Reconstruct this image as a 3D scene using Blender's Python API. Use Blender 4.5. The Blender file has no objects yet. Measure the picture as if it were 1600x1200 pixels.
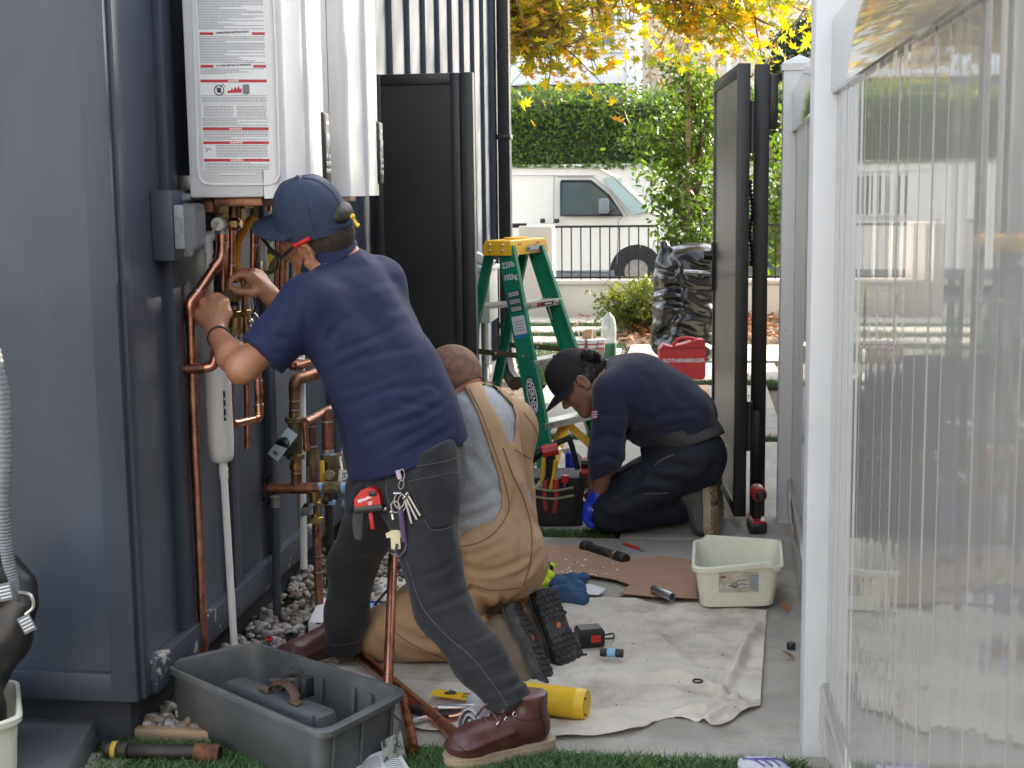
import bpy, bmesh, math, random
import numpy as np
from mathutils import Vector, Matrix
from mathutils.bvhtree import BVHTree
PI = math.pi
random.seed(7)
S = bpy.context.scene
COL = S.collection

# ------------------------------------------------------------------ camera
F_PX = 2200.0                      # focal length in pixels of the 1600 px wide photograph
YAW, PITCH, ROLL, CAM_H = math.atan(290 / 2222), math.radians(7.95), math.radians(0.7), 1.38
_f = Vector((-math.sin(YAW) * math.cos(PITCH), math.cos(YAW) * math.cos(PITCH), -math.sin(PITCH)))
_r0 = Vector((math.cos(YAW), math.sin(YAW), 0))
_r = _r0 * math.cos(ROLL) - _r0.cross(_f) * math.sin(ROLL)
_u = _r.cross(_f)
CAM = Vector((0, 0, CAM_H))
cd = bpy.data.cameras.new('camera')
cam = bpy.data.objects.new('camera', cd)
COL.objects.link(cam)
cam.matrix_world = Matrix(((_r.x, _u.x, -_f.x, 0), (_r.y, _u.y, -_f.y, 0), (_r.z, _u.z, -_f.z, CAM_H), (0, 0, 0, 1)))
cd.sensor_width = 36.0
cd.lens = 36.0 * F_PX / 1600
cd.clip_start, cd.clip_end = 0.05, 600
cd.dof.use_dof = True
cd.dof.focus_distance = 3.9
cd.dof.aperture_fstop = 15.0
S.camera = cam

# ------------------------------------------------------------------ light
SUN_AZ, SUN_EL = math.radians(43), math.radians(27)     # azimuth from +Y (down the alley) towards +X
w = bpy.data.worlds.new('World')
S.world = w
w.use_nodes = True
nt = w.node_tree
sky = nt.nodes.new('ShaderNodeTexSky')
sky.sky_type = 'NISHITA'
sky.sun_disc = False
sky.sun_elevation = SUN_EL
sky.sun_rotation = SUN_AZ
sky.air_density = 1.0
sky.dust_density = 2.0
bg = nt.nodes['Background']
hs_sky = nt.nodes.new('ShaderNodeHueSaturation')
hs_sky.inputs['Saturation'].default_value = 0.35
nt.links.new(sky.outputs[0], hs_sky.inputs['Color'])
nt.links.new(hs_sky.outputs[0], bg.inputs[0])
bg.inputs[1].default_value = 0.15
ld = bpy.data.lights.new('sun', 'SUN')
ld.energy = 3.0
ld.angle = math.radians(0.55)
ld.color = (1.0, 0.87, 0.66)
sun = bpy.data.objects.new('sun', ld)
COL.objects.link(sun)
sun.rotation_euler = Vector((-math.sin(SUN_AZ) * math.cos(SUN_EL), -math.cos(SUN_AZ) * math.cos(SUN_EL), -math.sin(SUN_EL))).to_track_quat('-Z', 'Y').to_euler()
S.view_settings.view_transform = 'Standard'
S.view_settings.look = 'None'
S.view_settings.exposure = 2.45
S.view_settings.gamma = 1.0
S.view_settings.use_curve_mapping = False

# ------------------------------------------------------------------ survey helpers: sight lines of the photograph
def ray(px, py): return _r * ((px - 800) / F_PX) - _u * ((py - 600) / F_PX) + _f
def Z(px, py, z=0.0):
    d = ray(px, py); return CAM + d * ((z - CAM_H) / d.z)
def X(px, py, x):
    d = ray(px, py); return CAM + d * (x / d.x)
def Y(px, py, y):
    d = ray(px, py); return CAM + d * (y / d.y)
def V(*a): return Vector(a)

# ------------------------------------------------------------------ materials
def M(name, col, rough=0.6, metal=0.0, var=0.12, scale=8.0, bump=0.0, bscale=80.0, col2=None, spec=0.5, coat=0.0, detail=5.0,
      stretch=None, trans=0.0, alpha=1.0, wear=None, island=None, sheen=0.0, rvar=0.12, bdist=0.002, dirt=None, emit=None):
    m = bpy.data.materials.new(name)
    m.use_nodes = True
    t = m.node_tree; N = t.nodes; L = t.links
    b = N['Principled BSDF']
    b.inputs['Roughness'].default_value = rough
    b.inputs['Metallic'].default_value = metal
    b.inputs['Specular IOR Level'].default_value = spec
    b.inputs['Coat Weight'].default_value = coat
    b.inputs['Transmission Weight'].default_value = trans
    b.inputs['Alpha'].default_value = alpha
    b.inputs['Sheen Weight'].default_value = sheen
    tc = N.new('ShaderNodeTexCoord')
    co = tc.outputs['Object']
    if stretch:
        mp = N.new('ShaderNodeMapping'); mp.inputs['Scale'].default_value = stretch
        L.new(co, mp.inputs[0]); co = mp.outputs[0]
    nz = N.new('ShaderNodeTexNoise')
    nz.inputs['Scale'].default_value = scale; nz.inputs['Detail'].default_value = detail; nz.inputs['Roughness'].default_value = 0.6
    L.new(co, nz.inputs['Vector'])
    cr = N.new('ShaderNodeValToRGB')
    c = Vector(col); c2 = Vector(col2) if col2 else None
    lo = c * (1 - var); hi = (c2 if c2 else c * (1 + var))
    cr.color_ramp.elements[0].position = 0.32; cr.color_ramp.elements[1].position = 0.68
    cr.color_ramp.elements[0].color = (*lo, 1); cr.color_ramp.elements[1].color = (*hi, 1)
    L.new(nz.outputs['Fac'], cr.inputs[0])
    out = cr.outputs[0]
    def mix(fac, a, bcol):
        x = N.new('ShaderNodeMix'); x.data_type = 'RGBA'
        L.new(fac, x.inputs[0]); L.new(a, x.inputs[6])
        if hasattr(bcol, 'links'): L.new(bcol, x.inputs[7])
        else: x.inputs[7].default_value = (*bcol, 1)
        return x.outputs[2]
    def mask(sc, lo_, hi_, det=8.0):
        n2 = N.new('ShaderNodeTexNoise'); n2.inputs['Scale'].default_value = sc; n2.inputs['Detail'].default_value = det; n2.inputs['Roughness'].default_value = 0.68
        L.new(co, n2.inputs['Vector'])
        mr = N.new('ShaderNodeMapRange'); mr.inputs['From Min'].default_value = lo_; mr.inputs['From Max'].default_value = hi_
        L.new(n2.outputs['Fac'], mr.inputs['Value']); return mr.outputs[0]
    if island:                                    # colours picked per leaf / stone
        ge = N.new('ShaderNodeNewGeometry')
        r2 = N.new('ShaderNodeValToRGB')
        r2.color_ramp.interpolation = 'LINEAR'
        els = r2.color_ramp.elements
        els[0].position = 0; els[0].color = (*island[0], 1); els[1].position = 1; els[1].color = (*island[-1], 1)
        for i, cc in enumerate(island[1:-1], 1):
            e = els.new(i / (len(island) - 1)); e.color = (*cc, 1)
        L.new(ge.outputs['Random Per Island'], r2.inputs[0])
        x = N.new('ShaderNodeMix'); x.data_type = 'RGBA'; x.blend_type = 'MULTIPLY'; x.inputs[0].default_value = 1.0
        L.new(r2.outputs[0], x.inputs[6])
        g = N.new('ShaderNodeValToRGB'); g.color_ramp.elements[0].color = (1 - var, 1 - var, 1 - var, 1); g.color_ramp.elements[1].color = (1 + var, 1 + var, 1 + var, 1)
        L.new(nz.outputs['Fac'], g.inputs[0]); L.new(g.outputs[0], x.inputs[7])
        out = x.outputs[2]
    if dirt: out = mix(mask(dirt[0], dirt[1], dirt[2]), out, dirt[3])
    if wear: out = mix(mask(wear[0], wear[1], wear[2], 12.0), out, wear[3])
    L.new(out, b.inputs['Base Color'])
    if rvar:
        mr = N.new('ShaderNodeMapRange'); mr.inputs['To Min'].default_value = max(0.02, rough - rvar); mr.inputs['To Max'].default_value = min(1, rough + rvar)
        L.new(nz.outputs['Fac'], mr.inputs['Value']); L.new(mr.outputs[0], b.inputs['Roughness'])
    if bump:
        n3 = N.new('ShaderNodeTexNoise'); n3.inputs['Scale'].default_value = bscale; n3.inputs['Detail'].default_value = 4
        L.new(co, n3.inputs['Vector'])
        bp = N.new('ShaderNodeBump'); bp.inputs['Strength'].default_value = bump; bp.inputs['Distance'].default_value = bdist
        L.new(n3.outputs['Fac'], bp.inputs['Height']); L.new(bp.outputs[0], b.inputs['Normal'])
    return m

def leaf_mat(name, cols, translucent=0.45, rough=0.45):
    m = M(name, (0.1, 0.1, 0.1), rough, var=0.25, scale=30, island=cols, spec=0.4)
    t = m.node_tree; b = t.nodes['Principled BSDF']
    tr = t.nodes.new('ShaderNodeBsdfTranslucent'); mx = t.nodes.new('ShaderNodeMixShader'); mx.inputs[0].default_value = translucent
    src = b.inputs['Base Color'].links[0].from_socket
    ga = t.nodes.new('ShaderNodeHueSaturation'); ga.inputs['Value'].default_value = 1.7; ga.inputs['Saturation'].default_value = 1.15
    t.links.new(src, ga.inputs['Color']); t.links.new(ga.outputs[0], tr.inputs['Color'])
    t.links.new(b.outputs[0], mx.inputs[1]); t.links.new(tr.outputs[0], mx.inputs[2])
    o = [n for n in t.nodes if n.type == 'OUTPUT_MATERIAL'][0]
    t.links.new(mx.outputs[0], o.inputs['Surface'])
    return m

def weave(m, scale=900.0, strength=0.25, dist=0.0006, axis='X'):
    """fine cloth weave added to a material's bump"""
    t = m.node_tree; b = t.nodes['Principled BSDF']
    tc = t.nodes.new('ShaderNodeTexCoord')
    wv = t.nodes.new('ShaderNodeTexWave'); wv.inputs['Scale'].default_value = scale / 6.28; wv.bands_direction = 'DIAGONAL'
    wv.inputs['Distortion'].default_value = 1.5
    t.links.new(tc.outputs['Object'], wv.inputs['Vector'])
    bp = t.nodes.new('ShaderNodeBump'); bp.inputs['Strength'].default_value = strength; bp.inputs['Distance'].default_value = dist
    t.links.new(wv.outputs['Fac'], bp.inputs['Height'])
    if b.inputs['Normal'].links: t.links.new(b.inputs['Normal'].links[0].from_socket, bp.inputs['Normal'])
    t.links.new(bp.outputs[0], b.inputs['Normal'])
    return m

# ------------------------------------------------------------------ mesh helpers
_rb = {}
def rbox(sx, sy, sz, bev, seg=2):
    k = (round(sx, 4), round(sy, 4), round(sz, 4), bev, seg)
    if k not in _rb:
        bm = bmesh.new()
        bmesh.ops.create_cube(bm, size=1.0)
        for v in bm.verts: v.co = Vector((v.co.x * sx, v.co.y * sy, v.co.z * sz))
        if bev > 0: bmesh.ops.bevel(bm, geom=bm.edges[:], offset=min(bev, 0.49 * min(sx, sy, sz)), segments=seg, profile=0.5, affect='EDGES')
        bm.verts.index_update()
        _rb[k] = ([v.co.copy() for v in bm.verts], [[v.index for v in f.verts] for f in bm.faces])
        bm.free()
    return _rb[k]
def frame(o, zdir, xdir=None):
    z = Vector(zdir).normalized()
    x = Vector(xdir) if xdir is not None else (Vector((0, 0, 1)) if abs(z.z) < 0.9 else Vector((1, 0, 0)))
    x = (x - z * x.dot(z)).normalized(); y = z.cross(x)
    return Matrix(((x.x, y.x, z.x, o[0]), (x.y, y.y, z.y, o[1]), (x.z, y.z, z.z, o[2]), (0, 0, 0, 1)))
def T(x, y, z): return Matrix.Translation((x, y, z))
def R(a, ax='Z'): return Matrix.Rotation(a, 4, ax)
class B:
    def __init__(s): s.v = []; s.f = []
    def add(s, vs, fs, m=None):
        n = len(s.v)
        s.v += [(m @ Vector(p)) if m is not None else Vector(p) for p in vs]
        s.f += [[i + n for i in f] for f in fs]
        return s
    def box(s, c, d, bev=0.0, m=None, seg=2):
        v, f = rbox(d[0], d[1], d[2], bev, seg)
        return s.add(v, f, (m @ T(*c)) if m is not None else T(*c))
    def span(s, a, b, bev=0.0, m=None):               # box between two corners
        return s.box([(p + q) / 2 for p, q in zip(a, b)], [abs(q - p) for p, q in zip(a, b)], bev, m)
    def loft(s, rings, cap=True, close=True, m=None):
        n = len(rings[0]); vs = [p for r in rings for p in r]; fs = []
        for i in range(len(rings) - 1):
            for j in range(n if close else n - 1):
                k = (j + 1) % n
                fs.append([i * n + j, i * n + k, (i + 1) * n + k, (i + 1) * n + j])
        if cap and close:
            fs.append(list(range(n))[::-1]); fs.append([(len(rings) - 1) * n + j for j in range(n)])
        return s.add(vs, fs, m)
    def tube(s, pts, r, n=10, cap=True, flat=1.0, up=None):
        pts = [Vector(p) for p in pts]
        rr = r if isinstance(r, (list, tuple)) else [r] * len(pts)
        rings = []; x = None
        for i, p in enumerate(pts):
            t = (pts[min(i + 1, len(pts) - 1)] - pts[max(i - 1, 0)]).normalized()
            if x is None:
                x = Vector(up) if up is not None else (Vector((0, 0, 1)) if abs(t.z) < 0.9 else Vector((1, 0, 0)))
            x = (x - t * x.dot(t)).normalized(); y = t.cross(x)
            rings.append([p + (x * math.cos(a) + y * math.sin(a) * flat) * rr[i] for a in [2 * PI * k / n for k in range(n)]])
        return s.loft(rings, cap)
    def lathe(s, prof, n=20, m=None, cap=True):
        rings = [[Vector((r * math.cos(2 * PI * k / n), r * math.sin(2 * PI * k / n), z)) for k in range(n)] for r, z in prof]
        return s.loft(rings, cap, True, m)
    def cyl(s, a, b, r, n=14, r2=None): return s.tube([a, b], [r, r if r2 is None else r2], n)
    def prism(s, poly, h, m=None):
        n = len(poly)
        vs = [Vector((p[0], p[1], 0)) for p in poly] + [Vector((p[0], p[1], h)) for p in poly]
        fs = [list(range(n))[::-1], [n + i for i in range(n)]] + [[i, (i + 1) % n, n + (i + 1) % n, n + i] for i in range(n)]
        return s.add(vs, fs, m)
    def grid(s, fn, nu, nv):
        vs = [Vector(fn(i / nu, j / nv)) for i in range(nu + 1) for j in range(nv + 1)]
        fs = [[i * (nv + 1) + j, (i + 1) * (nv + 1) + j, (i + 1) * (nv + 1) + j + 1, i * (nv + 1) + j + 1] for i in range(nu) for j in range(nv)]
        return s.add(vs, fs)
    def sphere(s, c, r, n=12, m=None, rz=None):
        prof = [(max(1e-4, math.sin(PI * k / n)) * r, -math.cos(PI * k / n) * (rz or r)) for k in range(n + 1)]
        return s.lathe(prof, n * 2, (m if m is not None else Matrix()) @ T(*c))
    def mesh(s, name, ang=38):
        me = bpy.data.meshes.new(name)
        me.from_pydata([tuple(p) for p in s.v], [], s.f)
        if ang:
            me.polygons.foreach_set('use_smooth', [True] * len(me.polygons))
            me.set_sharp_from_angle(angle=math.radians(ang))
        return me

def link(name, me, mat=None, parent=None, mw=None):
    """parts are modelled at their place in the world; a thing's Empty stands at its base"""
    o = bpy.data.objects.new(name, me)
    COL.objects.link(o)
    if mat and me and not me.materials: me.materials.append(mat)
    if parent:
        o.parent = parent
        if parent.type == 'EMPTY' and not parent.get('_local'): o.matrix_parent_inverse = parent.matrix_basis.inverted()
    if mw is not None: o.matrix_basis = mw
    return o
def obj(name, b, mat, parent=None, ang=38, mw=None): return link(name, b.mesh(name, ang), mat, parent, mw)
_local = set()
def tag(o, label, cat, group=None):
    o['label'] = label; o['category'] = cat
    if group: o['group'] = group
    return o
class TH: pass
LOCAL = {}
def thing(name, label, cat, loc=(0, 0, 0), group=None, rz=0.0):
    o = bpy.data.objects.new(name, None)
    COL.objects.link(o)
    o.empty_display_size = 0.1
    o.location = loc; o.rotation_euler = (0, 0, rz)
    o.matrix_basis = T(*loc) @ R(rz)
    return tag(o, label, cat, group)
def part(name, b, mat, parent, ang=38, mw=None, local=False, label=None):
    me = b.mesh(name, ang) if isinstance(b, B) else b
    o = bpy.data.objects.new(name, me)
    COL.objects.link(o)
    if mat and not me.materials: me.materials.append(mat)
    o.parent = parent
    if parent.type == 'EMPTY' and not local: o.matrix_parent_inverse = parent.matrix_basis.inverted()
    if mw is not None: o.matrix_basis = mw
    if label: o['label'] = label
    return o
def solo(name, b, mat, label, cat, group=None, ang=38): return tag(obj(name, b, mat, None, ang), label, cat, group)
def struct(name, b, mat, parent=None, ang=38):
    o = obj(name, b, mat, parent, ang)
    if not parent: o['kind'] = 'structure'
    return o
def stuff(o): o['kind'] = 'stuff'; return o
def dup(t, mw, label=None):
    r = t.copy(); COL.objects.link(r); r.matrix_basis = mw
    if label: r['label'] = label
    for ch in t.children:
        c = ch.copy(); COL.objects.link(c); c.parent = r; c.matrix_parent_inverse = ch.matrix_parent_inverse
        for g in ch.children:
            d = g.copy(); COL.objects.link(d); d.parent = c; d.matrix_parent_inverse = g.matrix_parent_inverse
    return r
def text(name, s, size, m, mat, parent, ext=0.0006, align='CENTER', sx=1.0, shear=0.0, bold=0.0):
    cu = bpy.data.curves.new(name, 'FONT')
    cu.body = s; cu.size = size; cu.extrude = ext; cu.align_x = align; cu.align_y = 'CENTER'; cu.shear = shear; cu.offset = bold
    cu.resolution_u = 2
    o = bpy.data.objects.new(name, cu); COL.objects.link(o)
    dg = bpy.context.evaluated_depsgraph_get()
    me = bpy.data.meshes.new_from_object(o.evaluated_get(dg))
    bpy.data.objects.remove(o); bpy.data.curves.remove(cu)
    me.transform(Matrix.Diagonal((sx, 1, 1, 1))); me.transform(m)
    me.materials.clear()
    return part(name, me, mat, parent)
def npmesh(name, verts, faces, mat=None, smooth=True):
    me = bpy.data.meshes.new(name)
    nv, nf, k = len(verts), len(faces), faces.shape[1]
    me.vertices.add(nv); me.vertices.foreach_set('co', verts.astype(np.float32).ravel())
    me.loops.add(nf * k); me.loops.foreach_set('vertex_index', faces.astype(np.int32).ravel())
    me.polygons.add(nf); me.polygons.foreach_set('loop_start', np.arange(0, nf * k, k, dtype=np.int32))
    me.polygons.foreach_set('use_smooth', np.full(nf, smooth))
    me.update(calc_edges=True); me.validate()
    if mat: me.materials.append(mat)
    return me
def scatter(name, P, size, tv, tf, mat, rng, tilt=None, smooth=False, squash=None, normals=None, spread=0.9):
    """many copies of one small template (leaf, stone, blade) as one mesh; tilt None = any direction"""
    n = len(P); tv = np.array(tv, float); tf = np.array(tf)
    a = rng.uniform(0, 2 * PI, n)
    if normals is None: nrm = rng.normal(size=(n, 3))
    else: nrm = np.asarray(normals, float) + rng.normal(size=(n, 3)) * spread
    nrm /= np.linalg.norm(nrm, axis=1)[:, None]
    ref = rng.normal(size=(n, 3)); x = np.cross(nrm, ref); x /= np.linalg.norm(x, axis=1)[:, None]
    y = np.cross(nrm, x)
    sz = np.broadcast_to(np.asarray(size, float).reshape(-1, 1, 1) if np.ndim(size) else np.full((n, 1, 1), size), (n, 1, 1))
    loc = tv[None] * sz
    if squash is not None: loc = loc * squash[:, None, :]
    W = loc[:, :, 0:1] * x[:, None] + loc[:, :, 1:2] * y[:, None] + loc[:, :, 2:3] * nrm[:, None] + P[:, None]
    Fc = (tf[None] + (np.arange(n) * len(tv))[:, None, None])
    return npmesh(name, W.reshape(-1, 3), Fc.reshape(-1, tf.shape[1]), mat, smooth)
LEAF_V = [(0, 0, 0), (.22, .30, .05), (.2, .7, .04), (0, 1, 0), (-.2, .7, .04), (-.22, .30, .05)]
LEAF_F = [(0, 1, 2, 3), (0, 3, 4, 5)]
_a = [math.radians(x) for x in (-90, -35, 5, 25, 47, 66, 90, 114, 133, 155, 175, 215)]
_rr = [.12, .42, .95, .42, 1.0, .45, 1.15, .45, 1.0, .42, .95, .42]
STAR_V = [(0, 0, 0)] + [(.5 * r * math.cos(t), .5 * r * math.sin(t), .05 * (r > .9)) for r, t in zip(_rr, _a)]
STAR_F = [(0, i, i % 12 + 1) for i in range(1, 13)]
def noise3(p, seed=0):
    """smooth value noise in [-1, 1] for an array of points"""
    p = np.asarray(p, float); i = np.floor(p).astype(np.int64); f = p - i; f = f * f * (3 - 2 * f)
    def h(x, y, z):
        n = (x * 374761393 + y * 668265263 + z * 2147483647 + seed * 974711) & 0xffffffff
        n = ((n ^ (n >> 13)) * 1274126177) & 0xffffffff
        return ((n ^ (n >> 16)) & 0xffff) / 32767.5 - 1
    r = 0
    for dx in (0, 1):
        for dy in (0, 1):
            for dz in (0, 1):
                wgt = (f[..., 0] if dx else 1 - f[..., 0]) * (f[..., 1] if dy else 1 - f[..., 1]) * (f[..., 2] if dz else 1 - f[..., 2])
                r = r + wgt * h(i[..., 0] + dx, i[..., 1] + dy, i[..., 2] + dz)
    return r
def bez(pts, n=8):
    """smooth curve (Catmull-Rom) through the points"""
    P = [Vector(p) for p in pts]; P = [P[0] * 2 - P[1]] + P + [P[-1] * 2 - P[-2]]; out = []
    for i in range(1, len(P) - 2):
        for k in range(n):
            t = k / n; a, b, c, d = P[i - 1:i + 3]
            out.append(0.5 * ((2 * b) + (c - a) * t + (2 * a - 5 * b + 4 * c - d) * t * t + (3 * b - a - 3 * c + d) * t ** 3))
    return out + [P[-2]]
# ================================================================== materials of the setting
m_soil = M('soil', (0.10, 0.075, 0.05), 0.95, var=0.4, scale=6, bump=0.6, bscale=40, bdist=0.01)
m_conc = M('concrete', (0.375, 0.355, 0.315), 0.85, var=0.22, scale=2.4, bump=0.5, bscale=240, bdist=0.002, dirt=(4.5, 0.50, 0.74, (0.25, 0.235, 0.20)), wear=(70, .70, .72, (.16, .15, .13)), detail=9)
m_asphalt = M('asphalt', (0.06, 0.06, 0.06), 0.9, var=0.3, scale=40, bump=0.4, bscale=300)
m_navy = M('painted_siding', (0.048, 0.060, 0.083), 0.5, var=0.2, scale=2.2, bump=0.18, bscale=60, stretch=(1, 1, .35), dirt=(6, 0.50, 0.82, (0.068, 0.080, 0.10)), wear=(42, 0.715, 0.73, (0.36, 0.35, 0.33)))
m_trimworn = M('worn_trim_paint', (0.048, 0.060, 0.083), 0.42, var=0.15, scale=3, bump=0.2, bscale=90, wear=(7.5, 0.575, 0.60, (0.42, 0.40, 0.36)))
m_found = M('dark_foundation', (0.032, 0.038, 0.05), 0.8, var=0.25, scale=9, bump=0.3, bscale=70)
m_black = M('black_powder_coat', (0.012, 0.012, 0.013), 0.42, var=0.25, scale=5, bump=0.08, bscale=300, dirt=(12, 0.62, 0.8, (0.04, 0.038, 0.035)))
m_gatebrown = M('gate_sheet', (0.27, 0.24, 0.20), 0.36, metal=0.4, var=0.12, scale=3, stretch=(12, 12, 0.6))
m_vinyl_shaded = M('shaded_vinyl', (0.34, 0.328, 0.305), 0.045, var=0.03, scale=4, bump=0.012, bscale=6, rvar=0.02, bdist=0.004, spec=0.6, dirt=(4, 0.58, 0.85, (0.25, 0.24, 0.22)), stretch=(1, 1, 0.5))  # boards and rails are white vinyl; the alley's shade is mixed into this grey
m_vinylpost = M('white_vinyl_post', (0.56, 0.575, 0.59), 0.35, var=0.04, scale=4, bump=0.05, bscale=60, dirt=(9, 0.66, 0.8, (0.55, 0.53, 0.5)))
m_white = M('white_stucco', (0.60, 0.565, 0.51), 0.9, var=0.08, scale=2, bump=0.4, bscale=140, dirt=(3, 0.6, 0.85, (0.55, 0.51, 0.45)))
m_housewhite = M('white_house_paint', (0.74, 0.75, 0.76), 0.7, var=0.05, scale=2)
m_housetan = M('cream_house_paint', (0.66, 0.60, 0.51), 0.8, var=0.1, scale=1.5)
m_darkband = M('dark_base_stone', (0.10, 0.10, 0.105), 0.85, var=0.3, scale=6)
m_glass = M('window_glass', (0.05, 0.075, 0.08), 0.05, var=0.2, scale=1, rvar=0, spec=0.8)
m_timber = M('weathered_timber', (0.33, 0.24, 0.15), 0.8, var=0.3, scale=6, stretch=(1, 8, 8), bump=0.3)
m_bark = M('bark', (0.16, 0.115, 0.08), 0.9, var=0.35, scale=18, bump=0.6, bscale=60, bdist=0.006)
m_palebark = M('pale_bark', (0.55, 0.44, 0.33), 0.85, var=0.3, scale=14, bump=0.4)
m_turf = M('turf', (0.05, 0.11, 0.03), 0.7, var=0.3, scale=30, island=[(0.035, 0.090, 0.024), (0.06, 0.145, 0.036), (0.09, 0.18, 0.054), (0.14, 0.18, 0.07)])
m_turfbase = M('turf_backing', (0.03, 0.045, 0.02), 0.95, var=0.3, scale=30)
m_stone = M('river_stone', (0.3, 0.3, 0.3), 0.75, var=0.22, scale=40, bump=0.25, bscale=120, island=[(0.13, 0.13, 0.12), (0.23, 0.225, 0.21), (0.33, 0.31, 0.28), (0.42, 0.40, 0.37), (0.20, 0.15, 0.11), (0.42, 0.40, 0.37), (0.14, 0.135, 0.13)])

rng = np.random.default_rng(11)
# ================================================================== ground, road, slabs
b = B()
prof = [(-60, -0.05), (15.55, -0.05), (15.6, -0.42), (31.0, -0.42), (31.1, 1.70), (300, 1.9)]
b.loft([[V(-220, y, z) for y, z in prof], [V(220, y, z) for y, z in prof]], cap=False, close=False)
struct('ground', b, m_soil, ang=0)
b = B(); b.span((-60, 17.3, -0.40), (60, 30.6, -0.36)); struct('road', b, m_asphalt)
b = B(); b.span((-60, 15.75, -0.41), (60, 17.3, -0.24), 0.01); struct('pavement', b, m_conc)
b = B(); b.span((-1.36, 3.26, -0.045), (-1.03, 9.75, -0.02)); b.span((-4, 1.5, -0.045), (-1.3, 3.3, -0.03))
struct('gravel_bed', b, m_soil)
# concrete slabs of the alley and the garden path: every slab its own piece
slabs = [(-1.03, 0.50, 3.275, 5.44), (-1.03, 0.50, 5.58, 7.62), (-1.03, 0.50, 7.74, 9.80), (-1.15, 0.62, 10.0, 11.05),
         (-1.9, -0.62, 11.45, 12.05), (-1.9, -0.68, 12.4, 13.0), (-1.9, -0.72, 13.35, 13.95), (-1.95, -0.78, 14.3, 14.95), (-0.55, 0.8, 11.2, 12.35), (-0.29, 0.45, 5.442, 5.578)]
b = B(); b.span((-2.2, 0.3, -0.049), (1.2, 15.5, -0.035)); sb = struct('path_bed', b, m_soil)
for x0, x1, y0, y1 in slabs:
    b = B(); b.span((x0, y0, -0.045), (x1, y1, 0.0), 0.006); part('concrete_slab', b, m_conc, sb)
b = B(); b.span((-0.40, 1.6, -0.045), (0.28, 2.9, -0.004), 0.006); part('concrete_slab', b, m_conc, sb)
b = B(); b.add([V(-1.62, 2.7, z) for z in (-.04,)] + [], []) if False else None
for poly in ([(-1.50, 3.17), (-1.36, 3.17), (-1.47, 2.6), (-1.8, 2.6)], [(-1.30, 2.96), (-0.72, 2.96), (-0.70, 2.5), (-1.30, 2.5)]):
    b = B(); b.prism(poly[::-1], 0.05, T(0, 0, -0.046)); part('concrete_slab', b, m_conc, sb)

def blades(name, boxes, dens, hgt, mat=m_turf):
    P = []
    for x0, x1, y0, y1, z in boxes:
        n = int((x1 - x0) * (y1 - y0) * dens)
        P.append(np.stack([rng.uniform(x0, x1, n), rng.uniform(y0, y1, n), np.full(n, z)], 1))
    P = np.concatenate(P); n = len(P)
    lean = rng.normal(size=(n, 3)) * 0.45; lean[:, 2] = 1; lean /= np.linalg.norm(lean, axis=1)[:, None]
    h = rng.uniform(0.6, 1.15, n)[:, None] * hgt
    side = np.cross(lean, rng.normal(size=(n, 3))); side /= np.linalg.norm(side, axis=1)[:, None]
    bend = rng.normal(size=(n, 3)) * 0.3; bend[:, 2] = 0
    wd = 0.0016
    v = np.stack([P - side * wd, P + side * wd, P + lean * h * .6 + side * wd * .8, P + lean * h * .6 - side * wd * .8,
                  P + lean * h + bend * h + side * wd * .15, P + lean * h + bend * h - side * wd * .15], 1).reshape(-1, 3)
    f = (np.array([[0, 1, 2, 3], [3, 2, 4, 5]])[None] + (np.arange(n) * 6)[:, None, None]).reshape(-1, 4)
    o = link(name, npmesh(name, v, f, mat, False)); return stuff(o)
b = B(); b.span((-0.75, 2.6, -0.04), (0.30, 3.27, -0.012)); b.span((-1.45, 2.5, -0.04), (-0.70, 3.27, -0.014)); b.span((-1.03, 5.445, -0.04), (-0.30, 5.575, -0.012))
for y0, y1 in ((7.62, 7.74), (9.8, 10.0)): b.span((-1.25, y0, -0.04), (0.6, y1, -0.01))
b.span((-2.0, 10.95, -0.04), (-0.6, 15.0, -0.02)); b.span((-1.3, 9.85, -0.04), (-1.0, 11, -.012))
struct('turf_backing', b, m_turfbase)
blades('grass', [(-0.75, 0.27, 2.93, 3.285, -0.012), (-1.45, -0.72, 2.98, 3.26, -0.014), (-1.5, -1.28, 2.85, 3.05, -.01)], 62000, 0.034)
blades('grass', [(-1.0, -0.30, 5.445, 5.575, -0.018), (-1.2, 0.5, 7.62, 7.74, -0.01), (-1.25, 0.6, 9.8, 10.0, -0.01), (-1.3, -.98, 9.9, 10.95, -.012)], 16000, 0.04)
blades('grass', [(-2.0, -0.6, y, y + .36, -0.02) for y in (11.07, 12.06, 13.0, 13.95)] + [(-1.35, -1.1, 10.9, 12.3, -.01)], 5000, 0.05)
# gravel beside the house wall
ico = bmesh.new(); bmesh.ops.create_icosphere(ico, subdivisions=2, radius=0.5)
ICO_V = [tuple(v.co) for v in ico.verts]; ICO_F = [tuple(v.index for v in f.verts) for f in ico.faces]; ico.free()
n = 3600
P = np.stack([rng.uniform(-1.395, -1.02, n), rng.uniform(3.30, 9.6, n) ** 1.0, np.zeros(n)], 1)
P[:, 1] = 3.30 + (rng.uniform(0, 1, n) ** 1.6) * 5.5
P[:, 2] = rng.uniform(-0.018, 0.018, n) + 0.012 * (P[:, 0] < -1.2)
sz = rng.uniform(0.016, 0.040, n) * (1 + 0.25 * (rng.random(n) > .9))
me = scatter('gravel', P, sz, ICO_V, ICO_F, m_stone, rng, smooth=True, squash=np.stack([rng.uniform(.85, 1.3, n), rng.uniform(.6, 1.0, n), rng.uniform(.4, .75, n)], 1), normals=np.tile([[0, 0, 1.0]], (n, 1)), spread=0.45)
co = np.empty(len(me.vertices) * 3, np.float32); me.vertices.foreach_get('co', co); co = co.reshape(-1, 3)
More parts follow.
